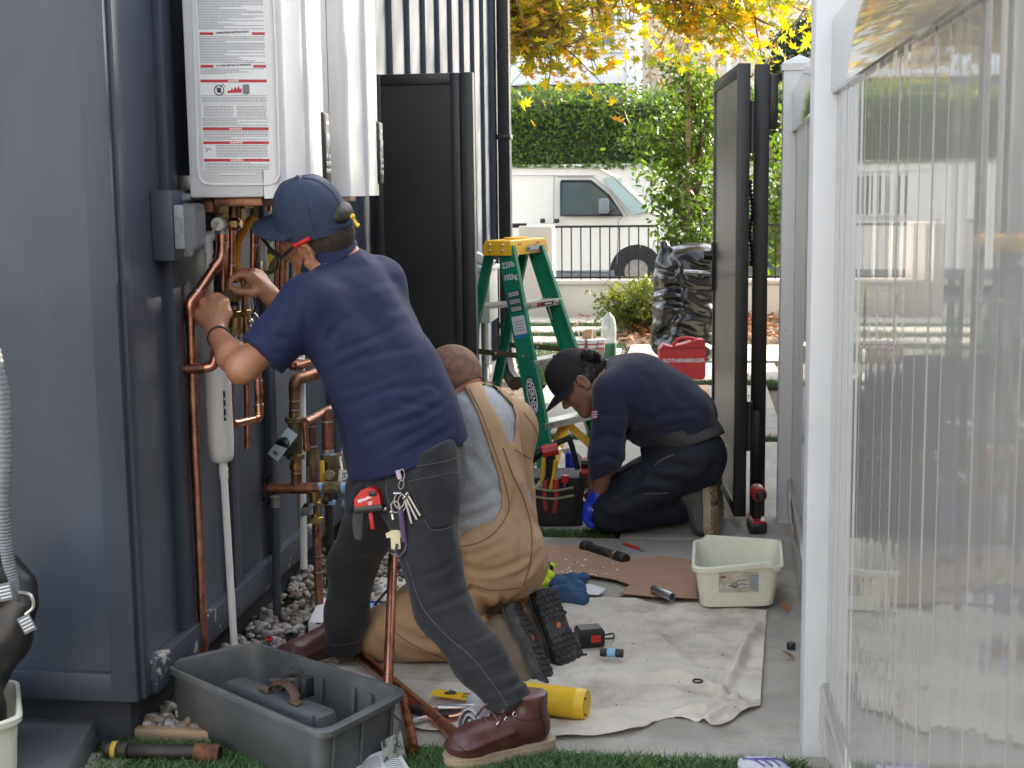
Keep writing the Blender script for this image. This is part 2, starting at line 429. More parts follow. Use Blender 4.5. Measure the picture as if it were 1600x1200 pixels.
co += np.stack([noise3(co * 55, s) for s in (1, 2, 3)], 1) * 0.0028
me.vertices.foreach_set('co', co.ravel())
stuff(link('gravel', me))
b = B(); b.box((-1.23, 3.285, 0.004), (0.36, 0.035, 0.05), 0.005, T(0, 0, 0)); solo('timber_edging', b, m_timber, 'short weathered timber edging board along the gravel beside the grey tub', 'edging')

# ================================================================== the navy house on the left
hx, py0, yend = -1.37, 3.22, 9.75
house = thing('house', 'slate blue board and batten house whose side wall lines the alley', 'house', (-2.7, 6.5, 0))
b = B(); b.span((-4.2, py0, 0.13), (hx, yend, 6.6)); part('wall', b, m_navy, house)
b = B(); b.span((-4.15, py0 + 0.03, -0.03), (hx - 0.035, yend - 0.03, 0.13)); part('foundation', b, m_found, house)
b = B(); b.span((-1.427, 3.196, 0.128), (-1.362, py0 + .002, 6.6), 0.002); part('corner_board', b, m_navy, house)
b = B(); b.span((hx - .002, py0 - .0005, 0.128), (-1.350, 3.263, 6.6), 0.002); part('corner_board', b, m_navy, house)
b = B(); b.span((-4.2, 3.199, 0.126), (-1.4275, py0 - .0, 0.197), 0.002); part('trim_board', b, m_navy, house)
b = B(); b.span((hx, 3.2635, 0.126), (-1.336, yend, 0.21), 0.003); part('trim_board', b, m_trimworn, house)
k = 0
y = 3.52
while y < yend - .1:
    b = B(); b.span((hx - .002, y, 0.2105), (-1.345, y + 0.065, 6.6), 0.0025); part('batten', b, m_navy, house); y += 0.40
for x in (-1.95, -2.5, -3.05, -3.6): 
    b = B(); b.span((x, 3.2, 0.1975), (x + .065, py0 + .002, 6.6), 0.0025); part('batten', b, m_navy, house)
b = B(); b.span((hx - .002, yend - .0905, 0.2105), (-1.343, yend + .0, 6.6), 0.002); part('corner_board', b, m_navy, house)
b = B(); b.span((-4.6, 3.0, 6.601), (-1.2, yend + .35, 6.75), 0.01); part('roof', b, m_darkband, house)
# downspout at the far corner
ds = thing('downspout', 'black downspout at the far corner of the slate blue house', 'downspout', (-1.29, 9.62, 0))
b = B(); b.span((-1.325, 9.56, 0.36), (-1.243, 9.66, 6.55), 0.008); part('pipe', b, m_black, ds)
b = B(); b.tube([(-1.285, 9.60, 0.37), (-1.285, 9.60, 0.22), (-1.25, 9.5, 0.10), (-1.2, 9.40, 0.06)], 0.055, 8); part('shoe', b, m_black, ds)
for z in (0.42, 1.7, 3.0):
    b = B(); b.span((-1.334, 9.55, z), (-1.236, 9.67, z + .035), 0.003); part('strap', b, m_black, ds)
# utility cabinet beyond the black panel
m_utility = M('utility_grey_green', (0.42, 0.46, 0.42), 0.55, var=0.06, scale=5)
m_galv = M('galvanised_steel', (0.42, 0.42, 0.42), 0.35, metal=0.9, var=0.15, scale=20)
uc = thing('utility_box', 'grey green utility box with conduits below, on the house wall behind the stepladder', 'utility box', (-1.2, 7.9, 0.3))
b = B(); b.span((-1.345, 7.75, 0.63), (-1.13, 8.08, 0.93), 0.008); part('cabinet', b, m_utility, uc)
b = B(); b.span((-1.345, 7.735, 0.915), (-1.118, 8.095, 0.945), 0.006); part('lid', b, m_utility, uc)
for x in (-1.30, -1.24, -1.18): 
    b = B(); b.cyl((x, 7.85, 0.0), (x, 7.85, 0.63), 0.018); part('conduit', b, m_galv, uc)
m_teal = M('pale_blue_rag', (0.25, 0.5, 0.62), 0.8)
b = B(); b.grid(lambda u, v: (-1.30 + .15 * u, 7.80 + .22 * v, 0.955 + .035 * math.sin(5 * u + 1) * math.sin(6 * v + 2) + .02), 8, 8); solo('cloth', b, m_teal, 'pale blue cloth heaped on top of the utility box', 'cloth')
b = B(); b.box((0, 0, 0), (.17, .1, .045), .004, T(-1.20, 7.86, .99) @ R(.45, 'Y')); solo('carton', b, m_white, 'small white carton leaning on top of the utility box', 'carton')

# ================================================================== black panel between house and gate opening
fx = thing('fence_panel', 'matt black metal fence panel fixed to the house wall behind the water heaters', 'fence panel', (-1.13, 5.85, 0))
b = B(); b.span((-1.300, 5.862, 0.10), (-1.005, 5.878, 1.81)); part('sheet', b, m_black, fx)
for a, c in (((-1.343, 5.85, 0.05), (-1.298, 5.89, 1.852)), ((-1.006, 5.85, 0.05), (-0.968, 5.89, 1.852)), ((-1.2978, 5.8505, 1.806), (-1.0063, 5.8895, 1.851)), ((-1.2978, 5.8505, 0.051), (-1.0063, 5.8895, 0.10))):
    b = B(); b.span(a, c, 0.003); part('frame_rail', b, m_black, fx)
b = B(); b.span((-0.9655, 5.85, 0.0), (-0.913, 5.905, 1.853), 0.003); part('post', b, m_black, fx)

# open gate leaf and its post
gt = thing('gate', 'open black metal gate leaf with a lever handle, swung back beside the white fence', 'gate', (0.19, 5.63, 0))
gv = (Vector((0.105, 6.60, 0)) - Vector((0.187, 5.632, 0))); gl = gv.length
gm = frame((0.187, 5.632, 0), (0, 0, 1), gv)        # x along the leaf, y to its left, z up
def gp(a, c, bev=0.002): return B().span(a, c, bev, gm)
part('sheet', gp((0.04, -0.012, 0.10), (gl - 0.04, 0.016, 1.795), 0), m_gatebrown, gt)
part('stile', gp((0.0, -0.024, 0.05), (0.045, 0.024, 1.845)), m_black, gt)
part('stile', gp((gl - .045, -0.024, 0.05), (gl, 0.024, 1.845)), m_black, gt)
part('rail', gp((0.0455, -0.0235, 1.795), (gl - .0455, 0.0235, 1.844)), m_black, gt)
part('rail', gp((0.0455, -0.0235, 0.051), (gl - .0455, 0.0235, 0.10)), m_black, gt)
hb = gp((gl - .075, 0.0245, 0.90), (gl - .028, 0.034, 1.12), 0.004); pl = part('handle_plate', hb, m_black, gt)
b = B(); b.tube([gm @ V(gl - .05, .03, .98), gm @ V(gl - .05, .085, .98), gm @ V(gl - .16, .095, .975)], 0.010, 8); b.cyl(gm @ V(gl - .05, .03, 1.06), gm @ V(gl - .05, .07, 1.06), .024); part('lever', b, m_black, pl)
b = B(); b.cyl(gm @ V(gl - .05, .025, .975), gm @ V(gl - .05, .16, .985), .011); part('latch_bar', b, m_galv, gt)
for z in (0.32, 1.5):
    b = B(); b.cyl((0.222, 5.64, z), (0.222, 5.64, z + .2), 0.012); part('hinge', b, m_black, gt)
gpst = thing('gate_post', 'black steel gate post between the open gate and the white fence', 'post', (0.267, 5.9, 0))
b = B(); b.span((0.236, 5.87, -.02), (0.297, 5.93, 1.86), 0.003); part('post', b, m_black, gpst)
b = B(); b.span((0.296, 5.885, 1.60), (0.33, 5.915, 1.82), 0.003); part('bracket', b, m_black, gpst)
b = B(); b.span((0.237, 5.855, 0.13), (0.275, 5.8695, 0.45), 0.003); part('plate', b, m_black, gpst)
b = B()
pts = [V(0.226 + .006 * math.sin(t / 7), 5.83, 1.05 + .0042 * t) for t in range(0, 84)]
b.tube(pts, [0.011 if i % 4 < 2 else 0.006 for i in range(84)], 8); solo('corrugated_conduit', b, m_black, 'short black corrugated conduit hanging between gate leaf and post', 'conduit')

# ================================================================== white vinyl fence
fence = thing('vinyl_fence', 'glossy white vinyl fence of upright boards along the right of the alley', 'fence', (0.31, 3.38, 0))
fm = frame((0.297, 3.30, 0), (0, 0, 1), (0.030, 1.0, 0))      # x runs along the fence away from us, +y is the alley side
fm0 = frame((0.297, 3.30, 0), (0, 0, 1), (0.0, 1.0, 0)); fm1 = fm
def fpost(y0):
    fm = fm0 if y0 < 1 else fm1
    b = B(); b.span((y0, -0.098, -.03), (y0 + .127, 0.029, 1.84), 0.006, fm); p = part('post', b, m_vinylpost, fence)
    b = B()
    for r, z in (): pass
    sq = lambda h, z: [fm @ V(y0 + .0635 + sx * h, -0.0345 + sy * h, z) for sx, sy in ((-1, -1), (1, -1), (1, 1), (-1, 1))]
    b.loft([sq(.0695, 1.822), sq(.0695, 1.848), sq(.06, 1.856), sq(.004, 1.885)]); part('post_cap', b, m_vinylpost, p, ang=20)
    for z in ((0.57, 0.80) if y0 > 1 else ()):
        b = B(); b.sphere(fm @ V(y0 - .0005, 0.005, z), 0.006, 6); part('screw_cover', b, m_vinylpost, p)
for y0 in (-2.44, 0.03, 2.44): fpost(y0)
for a, c in ((-2.313, 0.03), (0.157, 2.44)):
    fm = fm0 if a < 0 else fm1
    for z0, z1 in ((1.583, 1.757), (0.05, 0.187)):
        b = B()
        pr = [(-0.062, z0 + .004), (-0.058, z0), (-0.012, z0), (-0.008, z0 + .004), (-0.008, z1 - .012), (-0.014, z1), (-0.056, z1), (-0.062, z1 - .012)]
        b.loft([[fm @ V(a + .001, p[0], p[1]) for p in pr], [fm @ V(c - .001, p[0], p[1]) for p in pr]]); part('rail', b, m_vinyl_shaded, fence)
    nb = 21; wd = (c - a) / nb
    for i in range(nb):
        y0 = a + i * wd + .0002; y1 = y0 + wd - .0004; dz = 0.0006 * random.uniform(-1, 1)
        e1, e2 = random.uniform(-.0005, .0005), random.uniform(-.00025, .00025); pr = [(y0, -.047), (y0, -.0235 + dz), (y0 + .003, -.0224 + dz - e1), (y0 + wd * .3, -.0224 + dz - e1 * .4 + e2), (y0 + wd * .5, -.0224 + dz), (y0 + wd * .52, -.0224 + dz), (y0 + wd * .72, -.0224 + dz + e1 * .4 - e2), (y1 - .003, -.0224 + dz + e1), (y1, -.0235 + dz), (y1, -.047)]
        b = B(); b.loft([[fm @ V(p[0], p[1], z) for p in pr[::-1]] for z in (0.1865, 1.5835)], ang if False else True); part('board', b, m_vinyl_shaded, fence, ang=0)

# ================================================================== beyond the alley: low wall, railing, street
lw = thing('garden_wall', 'low white garden wall under the black railing, in front of the van', 'wall', (-0.3, 15.3, 0))
b = B(); b.span((-1.515, 15.2, -0.06), (3.2, 15.42, 0.33), 0.008); part('wall', b, m_white, lw)
b = B(); b.span((-1.515, 15.17, 0.3305), (3.2, 15.45, 0.375), 0.008); part('coping', b, m_white, lw)
rl = thing('railing', 'black metal railing of thin balusters on the low white garden wall', 'railing', (-0.3, 15.3, 0.38))
for z in (0.40, 0.95):
    b = B(); b.span((-1.51, 15.29, z - .012), (3.2, 15.32, z + .012)); part('rail', b, m_black, rl)
x = -1.44
while x < 1.4:
    b = B(); b.span((x, 15.297, 0.375), (x + .014, 15.313, 0.95)); part('baluster', b, m_black, rl); x += 0.104
gp_ = thing('gate_pillar', 'white rendered gate pillar with a black latch on top at the end of the railing', 'pillar', (-1.7, 15.3, 0))
b = B(); b.span((-1.885, 15.15, -0.06), (-1.52, 15.5, 0.965), 0.01); part('pillar', b, m_white, gp_)
b = B(); b.span((-1.97, 15.2, 0.945), (-1.80, 15.24, 0.995), 0.006); b.span((-1.86, 15.2, 0.80), (-1.815, 15.24, 0.95), 0.006); part('latch', b, m_black, gp_)
# retaining wall and hedge across the street
b = B(); b.span((-30, 30.9, -0.42), (30, 31.25, 1.86), 0.02); solo('retaining_wall', b, m_white, 'long pale retaining wall across the street under the clipped hedge', 'wall')
def noise_pts(n, fn): return np.array([fn() for _ in range(n)])
m_hedge = leaf_mat('hedge_leaf', [(0.045, 0.085, 0.016), (0.075, 0.13, 0.022), (0.13, 0.19, 0.03), (0.09, 0.15, 0.025)], 0.45)
m_core = M('hedge_twigs', (0.022, 0.03, 0.012), 0.9, var=0.4, scale=12, bump=1, bscale=30, bdist=.03)
hd = thing('hedge', 'clipped dark green hedge with a sunlit top above the retaining wall', 'hedge', (-2, 31.5, 1.86))
b = B(); b.grid(lambda u, v: (-9 + 13 * u, 31.75 + .55 * math.cos(PI * v) * -1 if False else 31.30 + 1.9 * (0.5 - .5 * math.cos(PI * v)), 1.80 + (1.62 + .1 * math.sin(u * 40)) * math.sin(PI * v) ** .45), 60, 14); part('branches', b, m_core, hd)
n = 16000; u = rng.uniform(0, 1, n); v = rng.beta(1.1, 1.6, n) * 0.8
P = np.stack([-9 + 13 * u, 31.22 + 1.9 * (0.5 - .5 * np.cos(PI * v)), 1.82 + (1.66 + .14 * noise3(np.stack([u * 24, v * 0, v * 0], 1))) * np.sin(PI * v) ** .45], 1)
P += rng.normal(size=(n, 3)) * [0.06, 0.07, 0.06]
fr_ = rng.random(n) < .5; P[fr_, 1] = 31.18 + .14 * rng.normal(size=fr_.sum()) * .6 + .12 * noise3(P[fr_] * 2.2); P[fr_, 2] = rng.uniform(1.84, 3.30, fr_.sum()); P[fr_, 1] += np.clip(P[fr_, 2] - 2.9, 0, 1) * .5
hang = rng.random(n) < .06; P[hang, 2] = 1.86 - rng.uniform(0, .18, hang.sum()) * (0.5 + .5 * noise3(P[hang] * 3)); P[hang, 1] = 30.85
stuff(part('leaves', scatter('leaves', P, rng.uniform(.07, .125, n), LEAF_V, LEAF_F, m_hedge, rng, normals=np.tile([[0, -.6, .6]], (n, 1)), spread=.7), None, hd))

# white house far behind
hs = thing('house', 'white panelled house with a window and dark base behind the hedge', 'house', (-6, 42, 1.9))
b = B(); b.span((-14, 42.0, 4.9), (-2.05, 50, 9.5)); part('wall', b, m_housewhite, hs)
b = B(); b.span((-14, 42.02, 1.8), (-2.1, 49.9, 4.35)); part('base', b, m_darkband, hs)
b = B(); b.span((-14, 41.93, 4.35), (-2.05, 50, 4.9), .01); part('skirt_board', b, m_housewhite, hs)
for x in (-5.9, -5.3, -4.7, -4.1, -3.5, -2.9):
    if not -3.3 < x < -2.2: b = B(); b.span((x, 41.965, 4.9005), (x + .07, 42.0, 9.5)); part('batten', b, m_housewhite, hs)
wf = part('window', B().span((-3.15, 41.93, 5.35), (-2.25, 42.0, 5.45)).span((-3.15, 41.93, 5.45), (-3.05, 42, 7.3)).span((-2.35, 41.93, 5.45), (-2.25, 42, 7.3)).span((-2.73, 41.94, 5.45), (-2.67, 42, 7.3)), m_housewhite, hs)
part('pane', B().span((-3.05, 41.97, 5.45), (-2.73, 41.99, 7.3)).span((-2.67, 41.97, 5.45), (-2.35, 41.99, 7.3)), m_glass, wf)
part('sill', B().span((-3.3, 41.88, 5.23), (-2.1, 42, 5.345)), m_housewhite, wf)
b = B(); b.span((-1.98, 41.5, 1.8), (-1.68, 41.8, 9.5), .01); part('porch_column', b, m_housewhite, hs)
b = B(); b.span((-1.6, 43.0, 1.8), (6, 50, 9.5)); part('wall', b, m_housetan, hs)
b = B(); b.span((-1.2, 42.95, 1.8), (-1.05, 43, 9.5)); b.span((.9, 42.95, 1.8), (1.05, 43, 9.5)); part('trim', b, m_housewhite, hs)
part('window', B().span((-.6, 42.96, 5.4), (.6, 42.99, 7.4)), m_glass, hs)

# ================================================================== trees and plants
def limb(b, p, d, L, r, n=6, up=0.15, wob=0.25, rnd=random):
    pts = [Vector(p)]; d = Vector(d).normalized(); rad = [r]
    for i in range(n):
        d = (d + Vector((rnd.uniform(-wob, wob), rnd.uniform(-wob, wob), rnd.uniform(-wob, wob) + up * .3))).normalized()
        pts.append(pts[-1] + d * L / n); rad.append(r * (1 - .8 * (i + 1) / n))
    b.tube(pts, rad, 7); return pts
m_autumn = leaf_mat('autumn_leaf', [(0.17, 0.20, 0.035), (0.25, 0.26, 0.04), (0.38, 0.32, 0.04), (0.50, 0.33, 0.04), (0.52, 0.24, 0.035), (0.28, 0.28, 0.04), (0.18, 0.21, 0.035)], 0.6)
at = thing('autumn_tree', 'tree with yellow and orange star shaped leaves hanging over the path', 'tree', (-3.0, 12.6, 0))
b = B(); tr = limb(b, (-3.0, 12.6, -.05), (0.02, 0, 1), 5.6, 0.15, 9, .4, .06); part('trunk', b, m_bark, at)
tips = []
lm = B()
R2 = random.Random(5)
def cluster_branch(a, e, r, i0=8):
    a = Vector(a); e = Vector(e); pts = bez([a, a.lerp(e, .4) + V(0, 0, .25), a.lerp(e, .75) + V(0, 0, .15), e], 5)
    lm.tube(pts, [r * (1 - .8 * i / (len(pts) - 1)) for i in range(len(pts))], 6)
    for i, p in enumerate(pts):
        if i < i0: continue
        for k in range(3):
            q = limb(lm, p, (R2.uniform(-1, 1), R2.uniform(-1, 1), R2.uniform(-1.0, .4)), R2.uniform(.25, .6), .008, 4, -.3, .3, R2)
            tips.extend(q[1:])
targets = []
for px, py, y in [(800, 30, 11.6), (840, 60, 11.8), (880, 95, 11.7), (930, 40, 12.2), (855, 110, 11.6), (880, 125, 11.5), (910, 105, 11.8), (830, 100, 11.9), (865, 80, 12.2), (870, 20, 12.4), (810, 70, 12.0), (900, 70, 12.3), (920, -40, 11.5), (840, -50, 12.6),
                  (1130, 55, 12.6), (1180, 80, 12.4), (1220, 40, 12.8), (1160, 20, 12.2), (1255, 70, 13.0), (1240, 10, 12.4), (1200, -30, 12.0), (1280, 30, 12.6),(1150, 90, 12.9)]:
    targets.append(Y(px, py - 52, y))
for t in targets: cluster_branch(tr[5 + R2.randrange(3)] + V(.05, 0, 0), t, .03)
for k in range(9):
    t = V(R2.uniform(-5.5, 2.6), R2.uniform(10.6, 15.0), R2.uniform(3.4, 6.6)); cluster_branch(tr[5 + R2.randrange(4)], t, .035)
part('limbs', lm, m_bark, at)
tp = np.array([tuple(p) for p in tips]); n = 6600
P = tp[rng.integers(0, len(tp), n)] + rng.normal(size=(n, 3)) * [.13, .13, .11]
P[:, 2] -= np.abs(rng.normal(size=n)) * .05
stuff(part('leaves', scatter('leaves', P, rng.uniform(.10, .165, n), STAR_V, STAR_F, m_autumn, rng, normals=np.tile([[.2, -.2, .8]], (n, 1)), spread=.6), None, at))

m_young = leaf_mat('young_leaf', [(0.045, 0.085, 0.015), (0.075, 0.13, 0.022), (0.12, 0.17, 0.03), (0.05, 0.09, 0.018)], 0.45, 0.35)
yt = thing('young_tree', 'young bushy green tree tied to a wooden stake beside the gate opening', 'tree', (-0.1, 13.6, 0))
b = B(); tr2 = limb(b, (-0.06, 13.6, -.05), (0, 0, 1), 2.6, 0.035, 8, .4, .05); part('trunk', b, m_bark, yt)
lb = B(); pts = []
R3 = random.Random(9)
def yb(base, px, py, y):
    e = Y(px, py, y); a = Vector(base); p = bez([a, a.lerp(e, .5) + V(0, 0, .06), e], 6); lb.tube(p, [.011 * (1 - .75 * i / (len(p) - 1)) for i in range(len(p))], 5)
    pts.extend(p[3:]); pts.extend(p[7:])
for px, py in [(1035, 100), (1060, 115), (1095, 105), (1050, 140), (1105, 130), (1075, 120), (1040, 165), (1110, 160), (1090, 150), (1030, 195), (970, 215), (995, 208), (1060, 185), (1110, 200), (1085, 210), (1045, 230), (1020, 240), (1115, 240), (1070, 250), (1000, 268), (1015, 290), (1095, 270), (1040, 285), (1115, 290), (1065, 310), (1030, 330), (1090, 320), (1045, 350), (1115, 335), (1075, 355), (1035, 375), (1100, 365), (1060, 385), (1120, 385), (1085, 395), (1130, 220), (1135, 300), (1140, 350), (1140, 180), (1025, 310), (1050, 265)]:
    z = Y(px, py, 13.6).z; k = max(1, min(7, int((z - .2) / 2.6 * 8)))
    yb(tr2[k], px, py, 13.6 + R3.uniform(-.35, .35))
part('limbs', lb, m_bark, yt)
tp = np.array([tuple(p) for p in pts]); n = 4300
P = tp[rng.integers(0, len(tp), n)] + rng.normal(size=(n, 3)) * .07
stuff(part('leaves', scatter('leaves', P, rng.uniform(.05, .085, n), LEAF_V, LEAF_F, m_young, rng, normals=np.tile([[0, -.4, .7]], (n, 1)), spread=.8), None, yt))
b = B(); b.span((-0.09, 13.48, -.05), (-0.045, 13.52, 2.42), .004); solo('tree_stake', b, m_timber, 'square wooden stake standing in the young green tree', 'stake')

m_shrub = leaf_mat('shrub_leaf', [(0.06, 0.10, 0.018), (0.12, 0.15, 0.02), (0.17, 0.17, 0.025), (0.045, 0.085, 0.018)], 0.4)
sh = thing('shrub', 'low yellow green shrub spreading among fallen leaves below the railing', 'shrub', (-0.55, 13.4, 0))
sb_ = B(); pts = []
for k in range(60):
    a = R3.uniform(0, 2 * PI); e = V(-0.48 + .50 * math.cos(a) * R3.uniform(.2, 1), 13.5 + .7 * math.sin(a) * R3.uniform(.2, 1), R3.uniform(.10, .44))
    p = bez([V(-0.5 + R3.uniform(-.15, .15), 13.5, -.02), V(-.5, 13.5, .05).lerp(e, .5) + V(0, 0, .08), e], 5); sb_.tube(p, .006, 4); pts.extend(p[4:])
part('stems', sb_, m_bark, sh)
tp = np.array([tuple(p) for p in pts]); n = 5200
P = tp[rng.integers(0, len(tp), n)] + rng.normal(size=(n, 3)) * .055
P[:, 2] = np.maximum(P[:, 2], .01)
stuff(part('leaves', scatter('leaves', P, rng.uniform(.03, .06, n), LEAF_V, LEAF_F, m_shrub, rng, normals=np.tile([[0, -.3, .8]], (n, 1)), spread=.8), None, sh))
m_litter = leaf_mat('dry_leaf', [(0.10, 0.05, 0.025), (0.22, 0.10, 0.045), (0.30, 0.10, 0.05), (0.26, 0.17, 0.09), (0.14, 0.08, 0.05)], 0.15, 0.7)
n = 1500
P = np.stack([rng.uniform(-1.5, 1.0, n), rng.uniform(12.3, 15.1, n), rng.uniform(-.03, .06, n)], 1)
keep = (P[:, 0] > -.72 - (rng.random(n) < .12) * .6) ; P = P[keep]
stuff(link('fallen_leaves', scatter('fallen_leaves', P, rng.uniform(.06, .13, len(P)), STAR_V, STAR_F, m_litter, rng, normals=np.tile([[0, 0, 1.0]], (len(P), 1)), spread=.35)))
b = B(); b.span((-.75, 12.4, -.05), (1.2, 15.2, -.028)); struct('planting_bed', b, m_soil)
n = 120
P = np.stack([rng.uniform(-1.9, .6, n), rng.uniform(8.2, 15, n), np.full(n, .012)], 1)
stuff(link('fallen_leaves', scatter('fallen_leaves', P, rng.uniform(.04, .09, n), STAR_V, STAR_F, m_litter, rng, normals=np.tile([[0, 0, 1.0]], (n, 1)), spread=.2)))

# pale many-stemmed tree and dark tree behind
pt = thing('pale_stemmed_tree', 'thin tree of many pale upright stems in front of the cream house', 'tree', (-.6, 36, 1.8))
m_sparse = leaf_mat('sparse_leaf', [(0.16, 0.17, 0.05), (0.24, 0.2, 0.07), (0.30, 0.2, 0.08)], .4)
pts = []
for k in range(11):
    px = 1020 + 11 * k + R3.uniform(-4, 4); a = Y(px + R3.uniform(-8, 8), 245, 36); e = Y(px, -20, 36)
    b = B(); p = bez([a, a.lerp(e, .5) + V(R3.uniform(-.15, .15), R3.uniform(-.6, .6), 0), e], 6); b.tube(p, [.055] * len(p), 7); part('stem', b, m_palebark, pt); pts.extend(p)
    for j in range(5):
        q = limb(sb_ if False else B(), p[R3.randrange(4, 12)], (R3.uniform(-1, 1), R3.uniform(-1, 1), R3.uniform(-.5, .5)), .8, .02, 4, 0, .3, R3); pts.extend(q)
tp = np.array([tuple(p) for p in pts]); n = 1300
P = tp[rng.integers(0, len(tp), n)] + rng.normal(size=(n, 3)) * [.25, .4, .3]
stuff(part('leaves', scatter('leaves', P, rng.uniform(.10, .18, n), LEAF_V, LEAF_F, m_sparse, rng), None, pt))
dk = thing('dark_tree', 'dark evergreen tree in the gap above the black gate', 'tree', (3.2, 37, 1.8))
b = B(); limb(b, (3.4, 37, 1.7), (0, 0, 1), 4, .2, 6, .4, .05); part('trunk', b, m_bark, dk)
m_dark = leaf_mat('dark_leaf', [(0.015, 0.028, 0.012), (0.028, 0.045, 0.018), (0.04, 0.06, 0.02)], .2)
n = 9000; P = rng.normal(size=(n, 3)); P /= np.linalg.norm(P, axis=1)[:, None]; P *= (rng.uniform(.55, 1, n) ** .5)[:, None]
P = P * [1.9, 1.6, 1.7] * (1 + .25 * noise3(P * 3)[:, None]) + [3.5, 37, 4.1]
stuff(part('leaves', scatter('leaves', P, rng.uniform(.12, .2, n), LEAF_V, LEAF_F, m_dark, rng), None, dk))
# bushes between street and alley on the right, mostly hidden by gate and fence
bu = thing('bush', 'green bush filling the gap between black gate leaf and gate post', 'bush', (.9, 16.8, 0))
pts = []
b = B()
for k in range(30):
    e = V(1.35 + R3.uniform(-.8, .8), 17 + R3.uniform(-.5, .5), R3.uniform(.5, 2.3)); p = bez([V(1.35, 17, -.3), V(1.35, 17, .2).lerp(e, .6), e], 5); b.tube(p, .015, 5); pts.extend(p[4:])
part('stems', b, m_bark, bu)
tp = np.array([tuple(p) for p in pts]); n = 3500
P = tp[rng.integers(0, len(tp), n)] + rng.normal(size=(n, 3)) * .16
stuff(part('leaves', scatter('leaves', P, rng.uniform(.07, .11, n), LEAF_V, LEAF_F, m_young, rng), None, bu))

# unseen house added behind the fence, eave height set to shade the alley
nb1 = thing('house', 'unseen cream house added behind the white vinyl fence to shade the alley', 'house', (4, 7, 0))
b = B(); b.span((2.1, -6.0, -.05), (9, 12.2, 3.30)); part('wall', b, m_housetan, nb1)
b = B(); b.span((1.75, -6.3, 3.301), (9.4, 12.5, 3.42)); part('roof', b, m_darkband, nb1)
up_ = thing('shade_pole', 'unseen wooden pole added right behind the white fence to shade the near heater', 'pole', (1.2, 6.066, 0))  # unseen pole added only for the upright shadow edge on the heater front
b = B(); b.tube([(1.2, 6.066, -.05), (1.2, 6.066, 7.5)], .071, 16); part('pole', b, m_timber, up_)
b = B(); b.span((.7, 6.0, 6.9), (1.7, 6.12, 7.02), .004); part('cross_arm', b, m_timber, up_)
nt_ = thing('dapple_tree', 'unseen loose crowned tree added to dapple the house wall and heaters', 'tree', (5.4, 12.9, 0))  # unseen tree put in the sun's path to break up the lit heater front
b = B(); t2 = limb(b, (5.4, 12.9, -.05), (0, 0, 1), 7.6, .14, 9, .4, .06); part('trunk', b, m_bark, nt_)
b = B(); tips = []
for k in range(46):
    e = V(R2.uniform(4.4, 6.6), R2.uniform(8.9, 16.8), R2.uniform(5.0, 8.6)); p = bez([t2[4 + R2.randrange(5)], t2[6].lerp(e, .5) + V(0, 0, .3), e], 6); b.tube(p, [.03 * (1 - .7 * i / (len(p) - 1)) for i in range(len(p))], 5); tips.extend(p[5:])
part('limbs', b, m_bark, nt_)
tp = np.array([tuple(p) for p in tips]); n = 3000
P = tp[rng.integers(0, len(tp), n)] + rng.normal(size=(n, 3)) * .22
stuff(part('leaves', scatter('leaves', P, rng.uniform(.13, .22, n), STAR_V, STAR_F, m_autumn, rng), None, nt_))
nb2 = thing('sky_blocker', 'unseen cream outbuilding added behind the camera to cut low sky light', 'sky_blocker', (-1, -8, 0))  # unseen block added behind the camera to cut sky light on the end wall
b = B(); b.span((-9, -12, -.05), (6, -8, 4.2)); part('wall', b, m_housetan, nb2); b = B(); b.span((-9.3, -12.3, 4.2), (6.3, -7.7, 4.35)); part('roof', b, m_darkband, nb2)
b = B(); b.span((-3.2, -8.0, -.05), (-.6, -7.95, 2.2), .01); part('door', b, m_housewhite, nb2)
# ================================================================== metals and plastics
m_copper = M('copper', (0.62, 0.27, 0.17), 0.30, metal=1.0, var=0.22, scale=22, bump=0.06, bscale=120, dirt=(14, 0.5, 0.78, (0.30, 0.14, 0.09)), col2=(0.74, 0.36, 0.24))
m_copperold = M('weathered_copper', (0.26, 0.13, 0.085), 0.48, metal=0.85, var=0.35, scale=26, bump=0.15, bscale=90, dirt=(18, 0.5, 0.7, (0.12, 0.085, 0.06)), col2=(0.42, 0.21, 0.14))
m_brass = M('brass', (0.56, 0.40, 0.17), 0.32, metal=1.0, var=0.2, scale=30, bump=0.1, bscale=150, dirt=(25, 0.5, 0.75, (0.25, 0.18, 0.08)))
m_bronze = M('old_bronze', (0.20, 0.165, 0.10), 0.55, metal=0.7, var=0.3, scale=24, bump=0.3, bscale=110, dirt=(20, 0.5, 0.75, (0.10, 0.085, 0.06)))
m_solder = M('solder', (0.62, 0.60, 0.57), 0.4, metal=1.0, var=0.1)
m_iron = M('black_iron', (0.055, 0.05, 0.047), 0.55, metal=0.6, var=0.35, scale=20, bump=0.25, bscale=100, dirt=(9, 0.56, 0.72, (0.13, 0.065, 0.035)))
m_rust = M('rusty_iron', (0.15, 0.065, 0.035), 0.85, metal=0.2, var=0.5, scale=35, bump=0.6, bscale=90)
m_pvc = M('white_pvc', (0.76, 0.76, 0.75), 0.38, var=0.05, scale=8, dirt=(12, 0.6, 0.8, (0.45, 0.45, 0.44)))
m_greypl = M('grey_plastic', (0.26, 0.29, 0.32), 0.45, var=0.06, scale=9, dirt=(10, .6, .8, (.2, .2, .2)))
m_blackpl = M('black_plastic', (0.015, 0.015, 0.016), 0.38, var=0.3, scale=12)
m_casing = M('heater_casing', (0.58, 0.59, 0.605), 0.34, var=0.03, scale=3, bump=0.03, bscale=300, coat=0.2, dirt=(6, .64, .9, (.6, .6, .6)))
m_paper = M('label_paper', (0.68, 0.70, 0.72), 0.55, var=0.03, scale=6)
